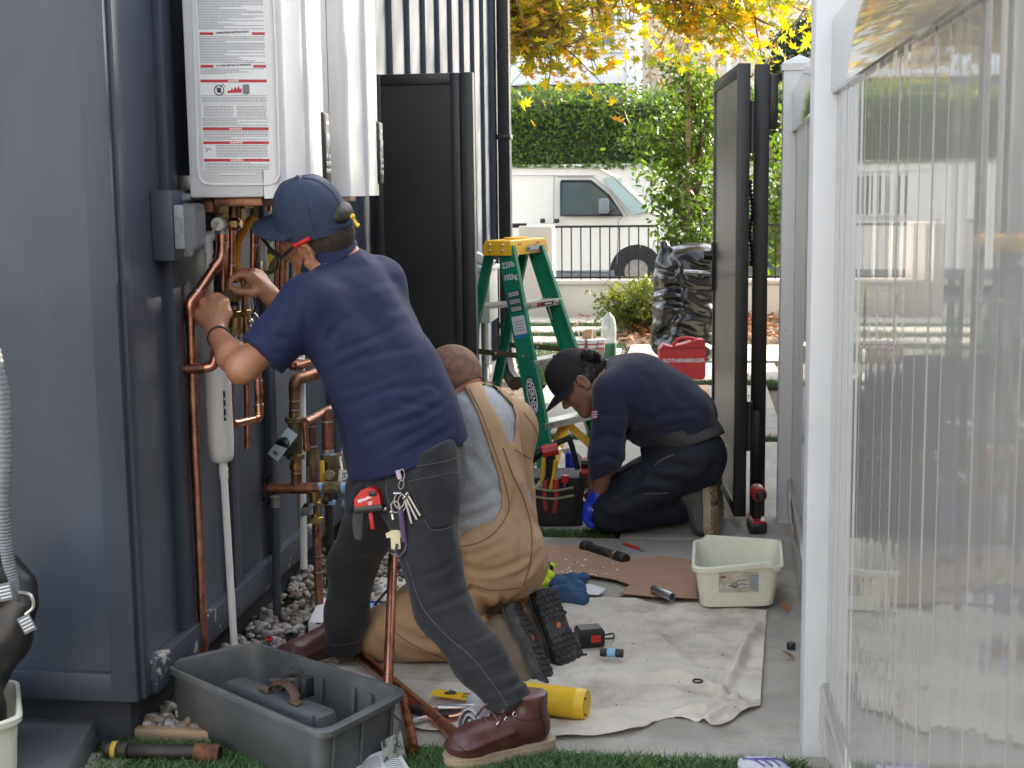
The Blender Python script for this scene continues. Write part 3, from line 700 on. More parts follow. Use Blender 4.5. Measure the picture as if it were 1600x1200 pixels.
m_printred = M('red_print', (0.42, 0.018, 0.035), 0.5, var=0.05)
m_printblack = M('black_print', (0.035, 0.035, 0.04), 0.6, var=0.1)
m_printgrey = M('grey_print', (0.16, 0.18, 0.20), 0.6, var=0.1)
m_whiteprint = M('white_print', (0.75, 0.75, 0.75), 0.5, var=0.02)
m_blueprint = M('blue_print', (0.03, 0.22, 0.42), 0.5, var=0.02)
m_tape = M('blue_tape', (0.25, 0.48, 0.72), 0.5, var=0.1)
m_yellow = M('yellow_paint', (0.72, 0.46, 0.02), 0.42, var=0.08, scale=9, dirt=(16, .6, .8, (.45, .3, .05)))
m_flex = M('yellow_gas_flex', (0.78, 0.42, 0.06), 0.38, var=0.08, scale=10)
m_red = M('red_plastic', (0.50, 0.02, 0.02), 0.4, var=0.1, scale=10)
def clear_mat(name, col=(0.9, 0.95, 0.97), rough=0.15, mixv=0.6):
    m = bpy.data.materials.new(name); m.use_nodes = True; t = m.node_tree
    b = t.nodes['Principled BSDF']; b.inputs['Base Color'].default_value = (*col, 1); b.inputs['Roughness'].default_value = rough
    tr = t.nodes.new('ShaderNodeBsdfTransparent'); tr.inputs[0].default_value = (*col, 1)
    nz = t.nodes.new('ShaderNodeTexNoise'); nz.inputs['Scale'].default_value = 25
    mr = t.nodes.new('ShaderNodeMapRange'); mr.inputs['To Min'].default_value = mixv - .15; mr.inputs['To Max'].default_value = mixv + .15
    mx = t.nodes.new('ShaderNodeMixShader'); t.links.new(nz.outputs[0], mr.inputs[0]); t.links.new(mr.outputs[0], mx.inputs[0])
    t.links.new(b.outputs[0], mx.inputs[1]); t.links.new(tr.outputs[0], mx.inputs[2])
    t.links.new(mx.outputs[0], [n for n in t.nodes if n.type == 'OUTPUT_MATERIAL'][0].inputs['Surface'])
    return m
m_clear = clear_mat('clear_cover', (0.62, 0.64, 0.66), 0.12, 0.82)

# ================================================================== the two wall hung water heaters
def heater(label, y0, front, group):
    t = thing('water_heater', label, 'water heater', (-1.2, y0 + .23, 1.36), group)
    x0, x1, z0, z1, wd = -1.305, front, 1.362, 2.05, 0.462
    b = B(); b.span((x0, y0, z0), (x1 - .055, y0 + wd, z1), 0.008); part('casing', b, m_casing, t)
    # front cover with a rounded near edge and upright steps
    prof = [(x1 - .054, y0 - .001)]
    for k in range(7): a = PI / 2 * k / 6; prof.append((x1 - .03 + .03 * math.sin(a), y0 - .001 + .03 - .03 * math.cos(a)))
    prof += [(x1, y0 + .20), (x1 + .002, y0 + .206), (x1 + .011, y0 + .214), (x1 + .013, y0 + .224), (x1 + .013, y0 + .33), (x1 + .010, y0 + .345), (x1 - .002, y0 + .352), (x1 - .004, y0 + .362), (x1 - .004, y0 + wd - .035), (x1 - .012, y0 + wd - .010), (x1 - .03, y0 + wd + .001), (x1 - .054, y0 + wd + .001)]
    b = B(); b.loft([[V(p[0], p[1], z) for p in prof] for z in (z0 - .003, z0 + .004, z1)]); part('front_cover', b, m_casing, t, 25)
    for zb in (z0 + .02, z1 - .06): b = B(); b.span((-1.368, y0 + .06, zb), (-1.306, y0 + wd - .06, zb + .04), .003); part('wall_bracket', b, m_galv, t)
    b = B(); b.span((-1.25, y0 + .03, z0 - .022), (-1.12, y0 + wd - .03, z0 - .0005), .002); part('base_plate', b, m_copperold, t)
    # controller
    xc = x1 - .003
    cy0, cy1, cz0, cz1 = y0 + .372, y0 + .437, z0 + .035, z0 + .235
    b = B(); b.box((xc + .006, (cy0 + cy1) / 2, (cz0 + cz1) / 2), (.018, cy1 - cy0, cz1 - cz0), .006); cp = part('controller', b, m_blackpl, t)
    fr = lambda u, v: frame((xc + .0155, cy0 + (cy1 - cy0) * u, cz0 + (cz1 - cz0) * v), (1, 0, 0), (0, 1, 0))
    b = B(); b.box((0, 0, 0), (.042, .036, .002), .0005, fr(.5, .62)); part('display', b, m_greypl, cp)
    b = B(); b.box((0, 0, 0), (.03, .010, .002), .0005, fr(.5, .85)); part('badge', b, m_whiteprint, cp)
    for u in (.3, .7):
        for v in (.18, .28, .38):
            b = B(); b.box((0, 0, 0), (.018, .013, .003), .002, fr(u, v)); part('button', b, m_greypl, cp)
    b = B()
    for k in range(7): b.box((.001, cy1 + .012, cz0 + .018 + k * .008), (.0015, .007, .0045), 0, T(xc, 0, 0))
    part('sticker', b, m_blueprint, t)
    return t
h1 = heater('near white wall hung water heater with red barred instruction label on its side', 3.56, -1.05, 'white water heaters on the house wall')
h2 = heater('far white wall hung water heater, partly behind the near one', 4.19, -1.035, 'white water heaters on the house wall')
SY = 3.5597
def lx(u, py): return (306 + .048 * py) * (1 - u) + (413 + .0375 * py) * u
def lp(u, py, off=0.0): return Y(lx(u, py), py, SY - off)
# embossed rib on the side
rib = []
for px, py in [(296, -90), (301, 0), (306, 150), (309, 262)]: rib.append(Y(px, py, SY))
for px, py in [(311, 277), (318, 286), (330, 288.5)]: rib.append(Y(px, py, SY))
for px, py in [(420, 288), (431, 285), (436.5, 275), (437, 262), (433, 120), (428, 0), (424, -90)]: rib.append(Y(px, py, SY))
b = B(); b.tube(rib, 0.0038, 6); b.cyl(Y(343, 273, SY), Y(400, 272.5, SY), .002, 6); part('embossed_rib', b, m_casing, h1)
pl = [lp(0, -100), lp(1, -100), lp(1, 266), lp(0, 267)]
b = B(); b.loft([[p for p in pl], [p - V(0, .0008, 0) for p in pl]]); lab = part('instruction_label', b, m_paper, h1)
def lbar(u0, u1, py, h, mat=m_printred, name='red_bar'):
    q = [lp(u0, py + h / 2, .0012), lp(u1, py + h / 2, .0012), lp(u1, py - h / 2, .0012), lp(u0, py - h / 2, .0012)]
    b = B(); b.loft([[p + V(0, .0004, 0) for p in q], q]); return part(name, b, mat, lab)
def ltext(u, py, s, hpx, mat, sx=1.0, bold=0.0):
    p = lp(u, py, .0017); m = frame(p, (0, -1, 0), (1, -0, .012)); return text('lettering', s, hpx * 3.56 / 2200 * 1.38, m, mat, lab, .0002, sx=sx, bold=bold)
lbar(0.03, .23, 52.5, 4.2); lbar(.80, .99, 52.5, 4.2); ltext(.51, 50.6, 'OPERATING INSTRUCTION', 3.0, m_printblack, 1.05, .0002)
lbar(0.02, .21, 103.5, 4.2); lbar(.80, .99, 103.5, 4.2); ltext(.51, 102, 'TO TURN OFF GAS TO APPLIANCE', 2.8, m_printblack, .95, .0002)
lbar(0.01, .99, 126.5, 4.6); ltext(.5, 126.5, 'DANGER', 2.9, m_whiteprint, 1.1, .0002)
for py in (201.5, 223, 250.3): lbar(0.01, .99, py, 4.4); ltext(.5, py, 'WARNING', 2.9, m_whiteprint, 1.1, .0002)
# rows of fine print, too small to read in the photograph
b = B(); rr_ = random.Random(3)
def row(u0, u1, py, h=1.0):
    u = u0
    while u < u1 - .01:
        L_ = rr_.uniform(.015, .05); e = min(u1, u + L_)
        q = [lp(u, py + h / 2, .0013), lp(e, py + h / 2, .0013), lp(e, py - h / 2, .0013), lp(u, py - h / 2, .0013)]
        b.loft([[p + V(0, .0004, 0) for p in q], q]); u = e + .009
for a, c, st in ((-60, 47, 2.5), (57.5, 98, 2.5), (107.5, 116, 2.5), (152, 160, 2.4), (186, 197, 2.4), (205.5, 219, 2.4), (255, 265, 2.4)):
    py = a
    while py < c: row(.02, .98 if rr_.random() < .7 else rr_.uniform(.3, .9), py, 1.0); py += st
py = 166
while py < 182: row(.04, .48, py); row(.53, .97, py); py += 2.5
py = 227.5
while py < 246: row(.2, .97, py); py += 2.4
part('fine_print', b, m_printgrey, lab)
b = B()
for a, c in ((149, 162.5), (184, 199)):
    q = [lp(.02, a, .0013), lp(.98, a, .0013), lp(.98, c, .0013), lp(.02, c, .0013)]; b.tube(q + [q[0]], .0004, 4)
for v in (119.5, 121): pass
part('print_frame', b, m_printgrey, lab)
# pictograms of the danger panel: crossed out can, flames, appliance
b = B(); c0 = lp(.28, 141, .0014); ring = [c0 + V(.0125 * math.cos(t), 0, .0125 * math.sin(t)) for t in [2 * PI * k / 20 for k in range(21)]]; b.tube(ring, .0013, 5); b.box((c0.x, c0.y, c0.z), (.011, .0004, .012)); b.tube([c0 + V(-.009, 0, .009), c0 + V(.009, 0, -.009)], .0012, 5); b.tube([c0 + V(.002, 0, .006), c0 + V(.012, 0, .016), c0 + V(.017, 0, .006)], .0009, 5); part('pictogram', b, m_printblack, lab)
c0 = lp(.52, 145, .0014); fl = [(-.022, 0), (-.017, .008), (-.013, .004), (-.009, .013), (-.005, .006), (0, .016), (.004, .008), (.010, .018), (.012, .008), (.018, .012), (.016, 0)]
b = B(); b.prism(fl, .0004, frame(c0, (0, -1, 0), (1, 0, 0))); part('pictogram', b, m_printred, lab)
c0 = lp(.68, 139.5, .0014); b = B(); b.prism([(-.009, -.011), (.004, -.013), (.009, -.010), (.009, .010), (.004, .013), (-.009, .011)], .0004, frame(c0, (0, -1, 0), (1, 0, 0))); part('pictogram', b, m_printgrey, lab)
c0 = lp(.07, 234, .0014); b = B(); b.tube([c0 + V(-.006, 0, .006), c0 + V(.0, 0, .001), c0 + V(-.004, 0, -.006)], .0012, 5); b.tube([c0 + V(.002, 0, .004), c0 + V(.010, 0, -.001)], .0014, 5); part('pictogram', b, m_printgrey, lab)

# ================================================================== electrical box with clear weather cover
eb = thing('electrical_box', 'slate grey electrical box with a clear plastic weather cover on the house wall', 'electrical box', (-1.3, 3.5, 1.3))
b = B(); b.span((-1.369, 3.45, 1.205), (-1.312, 3.55, 1.383), .003); part('box', b, m_navy, eb)
b = B(); b.span((-1.3115, 3.455, 1.235), (-1.284, 3.545, 1.346), .004); part('cover_base', b, m_greypl, eb)
b = B(); b.loft([[V(-1.2835, y_, z_) for y_, z_ in ((3.452, 1.228), (3.546, 1.228), (3.546, 1.35), (3.452, 1.35))], [V(-1.275, y_, z_) for y_, z_ in ((3.452, 1.228), (3.546, 1.228), (3.546, 1.35), (3.452, 1.35))], [V(-1.258, y_, z_) for y_, z_ in ((3.460, 1.238), (3.538, 1.238), (3.538, 1.342), (3.460, 1.342))], [V(-1.254, y_, z_) for y_, z_ in ((3.468, 1.246), (3.53, 1.246), (3.53, 1.334), (3.468, 1.334))]]); part('clear_cover', b, m_clear, eb, 20)
for z in (1.365, 1.222):
    b = B(); b.box((-1.277, 3.462, z), (.022, .02, .016), .005); b.cyl((-1.288, 3.462, z + .004), (-1.266, 3.462, z + .004), .006, 8); part('hinge', b, m_clear, eb)
b = B(); b.tube([(-1.303, 3.454, 1.315), (-1.303, 3.449, 1.315), (-1.291, 3.449, 1.315), (-1.291, 3.449, 1.275), (-1.303, 3.449, 1.275), (-1.303, 3.454, 1.275)], .0022, 6); part('hasp', b, m_greypl, eb)

# ================================================================== plumbing
def pr(w_px, y): return w_px / 2 * y / 2200
def pipe(t, name, pts, r, mat, n=12): b = B(); b.tube(pts, r, n); return part(name, b, mat, t)
def ringat(t, p, axis, r, h=.006, mat=None, name='solder_ring'):
    a = Vector(axis).normalized() * h / 2; b = B(); b.cyl(Vector(p) - a, Vector(p) + a, r, 14); return part(name, b, mat or m_solder, t)
def hexnut(t, p, axis, r, h, mat, name='nut'):
    a = Vector(axis).normalized() * h / 2; b = B(); b.tube([Vector(p) - a, Vector(p) - a * .85, Vector(p) + a * .85, Vector(p) + a], [r * .93, r, r, r * .93], 6); return part(name, b, mat, t, 20)
UP = (0, 0, 1)
# 1 tall copper pipe with the offset up to the white handled valve under the near heater
cp1 = thing('copper_pipe', 'tall bright copper pipe with an offset bend, running down the wall to the gravel', 'pipe', (-1.29, 3.6, 0))
a0, a1, a2, a3, a4 = Y(319, 1040, 3.60), Y(302, 640, 3.60), Y(297, 474, 3.60), Y(345, 404, 3.68), Y(347, 372, 3.70)
pipe(cp1, 'pipe', [a0, a1, a2 - V(0, 0, .03)], .0136, m_copper)
b = B(); b.tube(bez([a2 - V(0, 0, .035), a2, a2.lerp(a3, .22)], 4), .0162, 12); part('elbow', b, m_copper, cp1)
pipe(cp1, 'pipe', [a2.lerp(a3, .15), a2.lerp(a3, .85)], .0136, m_copper)
b = B(); b.tube(bez([a2.lerp(a3, .78), a3, a4 - V(0, 0, .01)], 4), .0164, 12); part('elbow', b, m_copper, cp1)
pipe(cp1, 'coupling', [a4 - V(0, 0, .025), a4 + V(0, 0, .012)], .0178, m_copper)
ringat(cp1, a2.lerp(a3, .24), a3 - a2, .0168, .003); ringat(cp1, a4 + V(0, 0, .014), UP, .0165, .005, m_tape, 'tape')
for z in (.12,): ringat(cp1, a4 - V(0, 0, .012), UP, .0182, .003)
# 2 service valve with white round handle and brass unions
v1 = thing('service_valve', 'brass service valve with round white handle right under the near heater', 'valve', (-1.25, 3.7, 1.33))
c = Y(345, 350, 3.69)
hexnut(v1, Y(345, 326, 3.71), UP, .021, .028, m_brass); hexnut(v1, Y(346, 335, 3.71), UP, .018, .016, m_brass)
pipe(v1, 'body', [Y(346, 340, 3.71), Y(347, 372, 3.71)], .017, m_brass)
b = B(); b.cyl(c + V(0, -.028, 0), c + V(0, 0, 0), .0185, 20, .0185); b.cyl(c + V(0, -.031, 0), c + V(0, -.028, 0), .016, 20, .0185); h = part('handle', b, m_pvc, v1)
b = B(); b.tube([c + V(.001, -.035, .004), c + V(-.013, -.037, -.024)], .0035, 6, flat=.5); b.cyl(c + V(.001, -.031, .003), c + V(.001, -.038, .003), .005, 6); part('pin', b, m_solder, h)
pipe(v1, 'side_port', [Y(352, 350, 3.71), Y(377, 350, 3.71)], .012, m_brass); hexnut(v1, Y(368, 350, 3.71), (1, 0, 0), .017, .02, m_brass)
b = B(); b.tube([Y(362, 358, 3.70), Y(370, 360, 3.70), Y(376, 354, 3.70)], .0022, 6); part('wire', b, m_blackpl, v1)
# underside of the heater: connection stubs, blocks
cn = thing('heater_connections', 'cluster of copper and brass connection stubs hanging from the underside of the near heater', 'fittings', (-1.2, 3.75, 1.34))
for px, w_, top, bot, mat, y_ in ((347, 20, 308, 322, m_copper, 3.71), (366, 18, 308, 345, m_copperold, 3.74), (376, 14, 308, 338, m_bronze, 3.82), (386, 22, 308, 325, m_brass, 3.8), (398, 12, 308, 340, m_bronze, 3.86), (425, 15, 308, 330, m_copper, 3.9)):
    pipe(cn, 'stub', [Y(px, top, y_), Y(px, bot, y_)], pr(w_, y_), mat)
b = B(); b.box(Y(326, 322, 3.66), (.03, .02, .034), .003); part('terminal_block', b, m_copperold, cn)
b = B(); b.box(Y(318, 322, 3.70), (.05, .02, .03), .003); part('terminal_block', b, m_blackpl, cn)
hexnut(cn, Y(372, 317, 3.78), UP, .02, .018, m_brass); ringat(cn, Y(388, 312, 3.80), UP, .024, .008, m_yellow, 'cap')
# 3 copper risers
cr_ = thing('copper_riser', 'short upright copper pipe ending above the workman\'s right hand', 'pipe', (-1.22, 3.76, 1.1))
pipe(cr_, 'pipe', [Y(362, 345, 3.76), Y(362, 438, 3.76)], pr(11.5, 3.76), m_copper); pipe(cr_, 'coupling', [Y(362, 415, 3.76), Y(362, 440, 3.76)], pr(14, 3.76), m_copper); ringat(cr_, Y(362, 414, 3.76), UP, pr(13.4, 3.76), .003)
cr2 = thing('copper_riser', 'upright copper pipe behind the slanted copper pipe, passing behind the left hand', 'pipe', (-1.27, 3.8, 1.0))
pipe(cr2, 'pipe', [Y(349, 400, 3.8), Y(349, 590, 3.8)], pr(14, 3.8), m_copper); pipe(cr2, 'coupling', [Y(349, 478, 3.8), Y(349, 505, 3.8)], pr(17, 3.8), m_copper)
# 4 yellow corrugated gas connector
gf = thing('gas_connector', 'yellow corrugated gas connector curving down beside the copper pipes', 'gas hose', (-1.2, 3.85, 1.2))
path = bez([Y(398, 338, 3.86), Y(386, 352, 3.86), Y(374, 372, 3.86), Y(369, 398, 3.86), Y(370, 432, 3.86)], 26)
b = B(); b.tube(path, [(.0135 if i % 3 else .0105) for i in range(len(path))], 12); part('hose', b, m_flex, gf, 60)
hexnut(gf, Y(370, 436, 3.86), UP, .016, .02, m_brass)
# 5 pipe lit orange and the steel drip leg with gauge behind
op = thing('copper_riser', 'upright copper pipe between the yellow gas hose and the grey steel nipple', 'pipe', (-1.2, 3.9, 1.1))
pipe(op, 'pipe', [Y(396, 345, 3.9), Y(395, 432, 3.9)], pr(10, 3.9), m_copper); ringat(op, Y(396, 383, 3.9), UP, pr(11.5, 3.9), .004)
dl = thing('drip_leg', 'grey steel drip leg nipple with threaded collars under the heater', 'pipe', (-1.18, 3.92, 1.2))
pipe(dl, 'nipple', [Y(410, 355, 3.9), Y(410, 415, 3.9)], pr(15, 3.9), m_greypl); hexnut(dl, Y(410, 355, 3.9), UP, pr(21, 3.9), .02, m_galv, 'collar'); pipe(dl, 'collar', [Y(410, 408, 3.9), Y(410, 422, 3.9)], pr(19, 3.9), m_galv)
rg = thing('pressure_regulator', 'round brown pressure regulator with a bright yellow sticker behind the drip leg', 'regulator', (-1.15, 3.98, 1.17))
c = Y(418, 409, 3.98); b = B(); b.lathe([(.036, 0), (.037, .008), (.034, .012), (.031, .009), (.028, .006), (.0, .006)], 28, frame(c, (.25, -1, 0))); part('dial', b, m_bronze, rg)
b = B(); b.box((0, 0, 0), (.034, .018, .001), 0, frame(c + V(.006, -.0095, .006), (.25, -1, 0)) @ R(-.6)); part('sticker', b, M('yellow_sticker', (.8, .72, .04), .4), rg)
b = B(); b.cyl(c, c + V(-.01, .04, 0), .02); part('body', b, m_bronze, rg)
cp4 = thing('copper_pipes', 'pair of upright copper pipes by the workman\'s glasses with a brass union', 'pipe', (-1.14, 4.05, 1.1))
for px, w_, y_ in ((433, 7, 4.05), (441, 9, 4.05), (447, 8, 4.12)): pipe(cp4, 'pipe', [Y(px, 335, y_), Y(px - 2, 475, y_)], pr(w_, y_), m_copper)
hexnut(cp4, Y(449, 405, 4.08), UP, .012, .02, m_brass)
sp = thing('steel_pipe', 'grey steel pipe just left of the workman\'s collar', 'pipe', (-1.13, 4.2, 1.1)); pipe(sp, 'pipe', [Y(459, 330, 4.2), Y(457, 460, 4.2)], pr(13, 4.2), m_galv)
# 6 brass ball valves below the hands
bv = thing('ball_valve', 'brass ball valve with hex union right of the workman\'s left hand', 'valve', (-1.23, 3.8, 1.0))
hexnut(bv, Y(367, 462, 3.8), UP, pr(20, 3.8), .032, m_brass); pipe(bv, 'threads', [Y(367, 470, 3.8), Y(367, 486, 3.8)], pr(14, 3.8), m_iron); ringat(bv, Y(367, 481, 3.8), UP, pr(18, 3.8), .012, m_galv, 'ring')
hexnut(bv, Y(368, 492, 3.8), UP, pr(20, 3.8), .022, m_brass); pipe(bv, 'body', [Y(368, 496, 3.8), Y(368, 512, 3.8)], pr(22, 3.8), m_brass); hexnut(bv, Y(369, 516, 3.8), UP, pr(20, 3.8), .022, m_brass); pipe(bv, 'pipe', [Y(370, 520, 3.8), Y(370, 600, 3.8)], pr(15, 3.8), m_galv)
bv2 = thing('ball_valve', 'smaller brass valve on a copper pipe, just behind the hex union valve', 'valve', (-1.22, 3.9, 1.0))
pipe(bv2, 'pipe', [Y(382, 440, 3.9), Y(383, 485, 3.9)], pr(11, 3.9), m_copper); pipe(bv2, 'body', [Y(384, 486, 3.9), Y(386, 520, 3.9)], pr(15, 3.9), m_brass); hexnut(bv2, Y(384, 488, 3.9), UP, pr(18, 3.9), .016, m_brass)
b = B(); b.sphere(Y(391, 502, 3.88), .010, 6); part('stem', b, m_solder, bv2); b = B(); b.tube([Y(390, 508, 3.87), Y(396, 518, 3.87)], .005, 6, flat=.4); part('lever', b, m_solder, bv2)
# 7 white condensate neutraliser
cnz = thing('condensate_neutraliser', 'white plastic condensate canister with a thin white pipe below it on the wall', 'canister', (-1.27, 3.74, .5))
yv = 3.74
b = B(); p0, p1 = Y(346, 722, yv), Y(338, 570, yv); ax = (p1 - p0)
b.lathe([(.0, 0), (.020, 0), (.031, .006), (.0355, .02), (.0375, .06), (.0385, ax.length - .03), (.036, ax.length - .008), (.027, ax.length), (0, ax.length)], 24, frame(p0, ax)); part('canister', b, m_pvc, cnz, 50)
b = B(); q0 = p0.lerp(p1, .30) + V(.020, -.0345, 0); b.box((0, 0, 0), (.006, .085, .003), .001, frame(p0.lerp(p1, .60) + V(.0275, -.0285, 0), (.65, -1, .0), (1, .65, 0))); part('label_strip', b, m_blackpl, cnz)
for k in range(5): 
    b = B(); b.box((0, 0, 0), (.0035, .007, .001), 0, frame(p0.lerp(p1, .40 + .09 * k) + V(.0288, -.0300, 0), (.65, -1, 0), (1, .65, 0))); part('print', b, m_whiteprint, cnz)
pipe(cnz, 'adapter', [Y(348, 720, yv), Y(350, 748, yv)], pr(15, yv), m_pvc); ringat(cnz, Y(349, 733, yv), UP, pr(16.5, yv), .006, m_pvc, 'ring')
pipe(cnz, 'pipe', [Y(350, 748, yv), Y(366, 1010, yv)], pr(12.5, yv), m_pvc)
pipe(cnz, 'pipe', [Y(326, 395, yv - .04), Y(328, 480, yv - .02), Y(338, 572, yv)], pr(13, yv), m_pvc)
b = B(); b.tube(bez([Y(326, 397, yv - .04), Y(325, 372, yv - .04), Y(342, 366, yv - .02), Y(352, 366, yv)], 5), pr(17, yv), 12); part('elbow', b, m_pvc, cnz)
# 8 copper stub with dark open end
st = thing('copper_stub', 'horizontal copper stub with dark brown open end crossing the tall copper pipe', 'pipe', (-1.28, 3.56, .93))
pipe(st, 'pipe', [Y(264, 577, 3.57), Y(298, 577, 3.57)], pr(13, 3.57), m_copperold); pipe(st, 'coupling', [Y(292, 577, 3.57), Y(322, 575, 3.57)], pr(17, 3.57), m_copper)
b = B(); b.tube(bez([Y(318, 575, 3.57), Y(331, 572, 3.575), Y(336, 560, 3.58), Y(336, 545, 3.6)], 5), pr(17, 3.57), 12); part('elbow', b, m_copper, st)
b = B(); b.cyl(Y(264, 577, 3.57) - V(.0006, 0, 0), Y(264, 577, 3.57), pr(10, 3.57)); part('bore', b, m_blackpl, st)
# 9 copper U
cu_ = thing('copper_loop', 'bright U shaped copper loop hanging beside the white canister', 'pipe', (-1.24, 3.9, .8))
u0, u1, u2, u3 = Y(357, 560, 3.76), Y(361, 664, 3.76), X(405, 640, -1.243), X(407, 560, -1.243)
u2.z = u1.z
rr = pr(13, 3.76)
pipe(cu_, 'pipe', [u0, u1 + V(0, 0, .02)], rr, m_copper); pipe(cu_, 'pipe', [u1.lerp(u2, .1), u1.lerp(u2, .9)], rr, m_copper); pipe(cu_, 'pipe', [u2 + V(0, 0, .02), V(u2.x, u2.y, u3.z)], rr, m_copper)
b = B(); b.tube(bez([u1 + V(0, 0, .035), u1 + V(0, .004, .006), u1.lerp(u2, .16)], 5), rr * 1.2, 12); part('elbow', b, m_copper, cu_)
b = B(); b.tube(bez([u2.lerp(u1, .16), u2 + V(0, -.004, .006), u2 + V(0, 0, .035)], 5), rr * 1.2, 12); part('elbow', b, m_copper, cu_)
ringat(cu_, u2 + V(0, 0, .04), UP, rr * 1.22, .004); ringat(cu_, u2 + V(0, 0, .11), UP, rr * 1.22, .003); ringat(cu_, u2 + V(0, 0, .085), UP, rr * 1.15, .04, m_copper, 'coupling')
# 10 old service manifold sticking out of the wall
yb_ = 4.32
mf = thing('service_manifold', 'weathered copper and bronze supply manifold with tagged valve sticking out of the wall', 'pipework', (-1.2, yb_, .5))
def P4(px, py, d=0): return Y(px, py, yb_ + d)
pipe(mf, 'branch_pipe', [P4(405, 763), P4(470, 763), P4(500, 763)], pr(19, yb_), m_copperold)
pipe(mf, 'branch_pipe', [P4(470, 763), P4(575, 761)], pr(15, yb_), m_bronze)
for px in (501, 537): ringat(mf, P4(px, 762), (1, 0, 0), pr(17.5, yb_), .014, m_tape, 'blue_tape')
pipe(mf, 'valve_body', [P4(507, 762), P4(531, 762)], pr(20, yb_), m_bronze); hexnut(mf, P4(510, 762), (1, 0, 0), pr(22, yb_), .012, m_bronze); hexnut(mf, P4(529, 762), (1, 0, 0), pr(22, yb_), .012, m_bronze)
b = B(); b.cyl(P4(512, 772), P4(508, 785, -.03), .011); part('drain_plug', b, m_iron, mf)
b = B(); b.box(P4(417, 764), (.012, .06, .09), .003); b.box(P4(409, 764), (.03, .05, .05), .003); part('clamp', b, m_iron, mf)
for py in (752, 782): 
    b = B(); b.cyl(P4(402, py + 6, -.02), P4(425, py - 8, -.05), .004, 8); part('threaded_rod', b, m_iron, mf)
pipe(mf, 'riser', [P4(463, 762), P4(463, 716)], pr(18, yb_), m_copperold); ringat(mf, P4(463, 738), UP, pr(19.5, yb_), .004); ringat(mf, P4(462, 728), UP, pr(20, yb_), .02, m_brass, 'adapter')
hexnut(mf, P4(462, 713), UP, pr(30, yb_), .018, m_bronze); pipe(mf, 'valve_body', [P4(462, 712), P4(461, 655)], pr(24, yb_), m_bronze); hexnut(mf, P4(460, 656), UP, pr(32, yb_), .018, m_bronze)
pipe(mf, 'riser', [P4(460, 652), P4(460, 607)], pr(18, yb_), m_copperold); ringat(mf, P4(460, 640), UP, pr(19.5, yb_), .004); ringat(mf, P4(460, 626), UP, pr(19, yb_), .003); ringat(mf, P4(460, 647), UP, pr(19, yb_), .012, m_brass, 'adapter')
b = B(); b.tube(bez([P4(460, 612), P4(462, 596), P4(474, 590, .03), P4(500, 582, .1)], 5), pr(20, yb_), 14); part('elbow', b, m_copperold, mf)
pipe(mf, 'header', [P4(495, 584, .1), P4(545, 560, .22)], pr(17, yb_), m_copperold)
kn = P4(460, 690)
b = B(); b.lathe([(.022, 0), (.031, .01), (.031, .045), (.026, .055), (0, .055)], 20, frame(kn + V(0, -.02, 0), (-.45, -1, -.15))); part('knob', b, m_blackpl, mf)
tagm = M('valve_tag', (.62, .68, .70), .4, var=.12, scale=40, col2=(.42, .60, .66))
b = B(); ax = frame(kn + V(-.036, -.075, -.02), (-.3, -1, .55), (.55, 0, 1)); b.box((.03, 0, 0), (.105, .05, .0016), .0006, ax); tg = part('tag', b, tagm, mf)
b = B(); b.box((-.005, 0, .001), (.012, .02, .003), .001, ax); part('clip', b, m_galv, tg)
# receding header with its drops
p0 = P4(476, 660, -.02); hd0, hd1 = p0, V(p0.x + .015, p0.y + .36, p0.z)
pipe(mf, 'header', [hd0, hd1], pr(14, yb_), m_copperold)
pipe(mf, 'drop', [hd0 + V(0, 0, -.0), P4(479, 705, -.02)], pr(9, yb_), m_copper); ringat(mf, P4(479, 698, -.02), UP, pr(12, yb_), .02, m_copper, 'coupling')
pipe(mf, 'drop', [Y(488, 655, 4.42), Y(490, 764, 4.42)], pr(13, 4.42), m_copperold); pipe(mf, 'coupling', [Y(489, 703, 4.42), Y(489, 728, 4.42)], pr(20, 4.42), m_bronze); ringat(mf, Y(489, 697, 4.42), UP, pr(15, 4.42), .006); ringat(mf, Y(488, 666, 4.42), UP, pr(14, 4.42), .004)
pipe(mf, 'drop', [Y(512, 640, 4.5), Y(512, 708, 4.5)], pr(20, 4.5), m_copperold); ringat(mf, Y(511, 658, 4.5), UP, pr(22, 4.5), .005); ringat(mf, Y(512, 704, 4.5), UP, pr(22, 4.5), .008); ringat(mf, Y(512, 709, 4.5), UP, pr(23, 4.5), .008, m_tape, 'blue_tape')
# big bronze gate valve
gv_ = thing('gate_valve', 'large olive bronze valve with ringed bonnet above the VALVE sign', 'valve', (-1.15, 4.5, .6))
hexnut(gv_, Y(514, 715, 4.5), UP, pr(27, 4.5), .026, m_bronze); pipe(gv_, 'body', [Y(516, 720, 4.5), Y(516, 765, 4.5)], pr(22, 4.5), m_bronze)
b = B(); b.lathe([(.012, -.03), (.034, -.02), (.045, 0), (.045, .012), (.035, .016), (.0, .018)], 24, frame(Y(531, 727, 4.52), (.8, -.6, 0))); part('bonnet', b, m_bronze, gv_)
b = B(); b.cyl(Y(516, 742, 4.47), Y(513, 742, 4.42), .017); part('plug', b, m_bronze, gv_)
b = B(); b.box((0, 0, 0), (.016, .006, .075), .002, frame(Y(503.5, 737, 4.43), (0, 0, 1), (1, 0, 0))); part('lever', b, m_yellow, gv_)
vs_ = thing('valve_sign', 'small white metal sign reading VALVE hanging on a chain', 'sign', Y(538, 750, 4.38))
sf = frame(Y(538, 750, 4.38), (.15, -1, .1), (.12, 0, 1))
b = B(); b.box((0, 0, 0), (.066, .040, .0012), .0004, sf); part('plate', b, m_whiteprint, vs_)
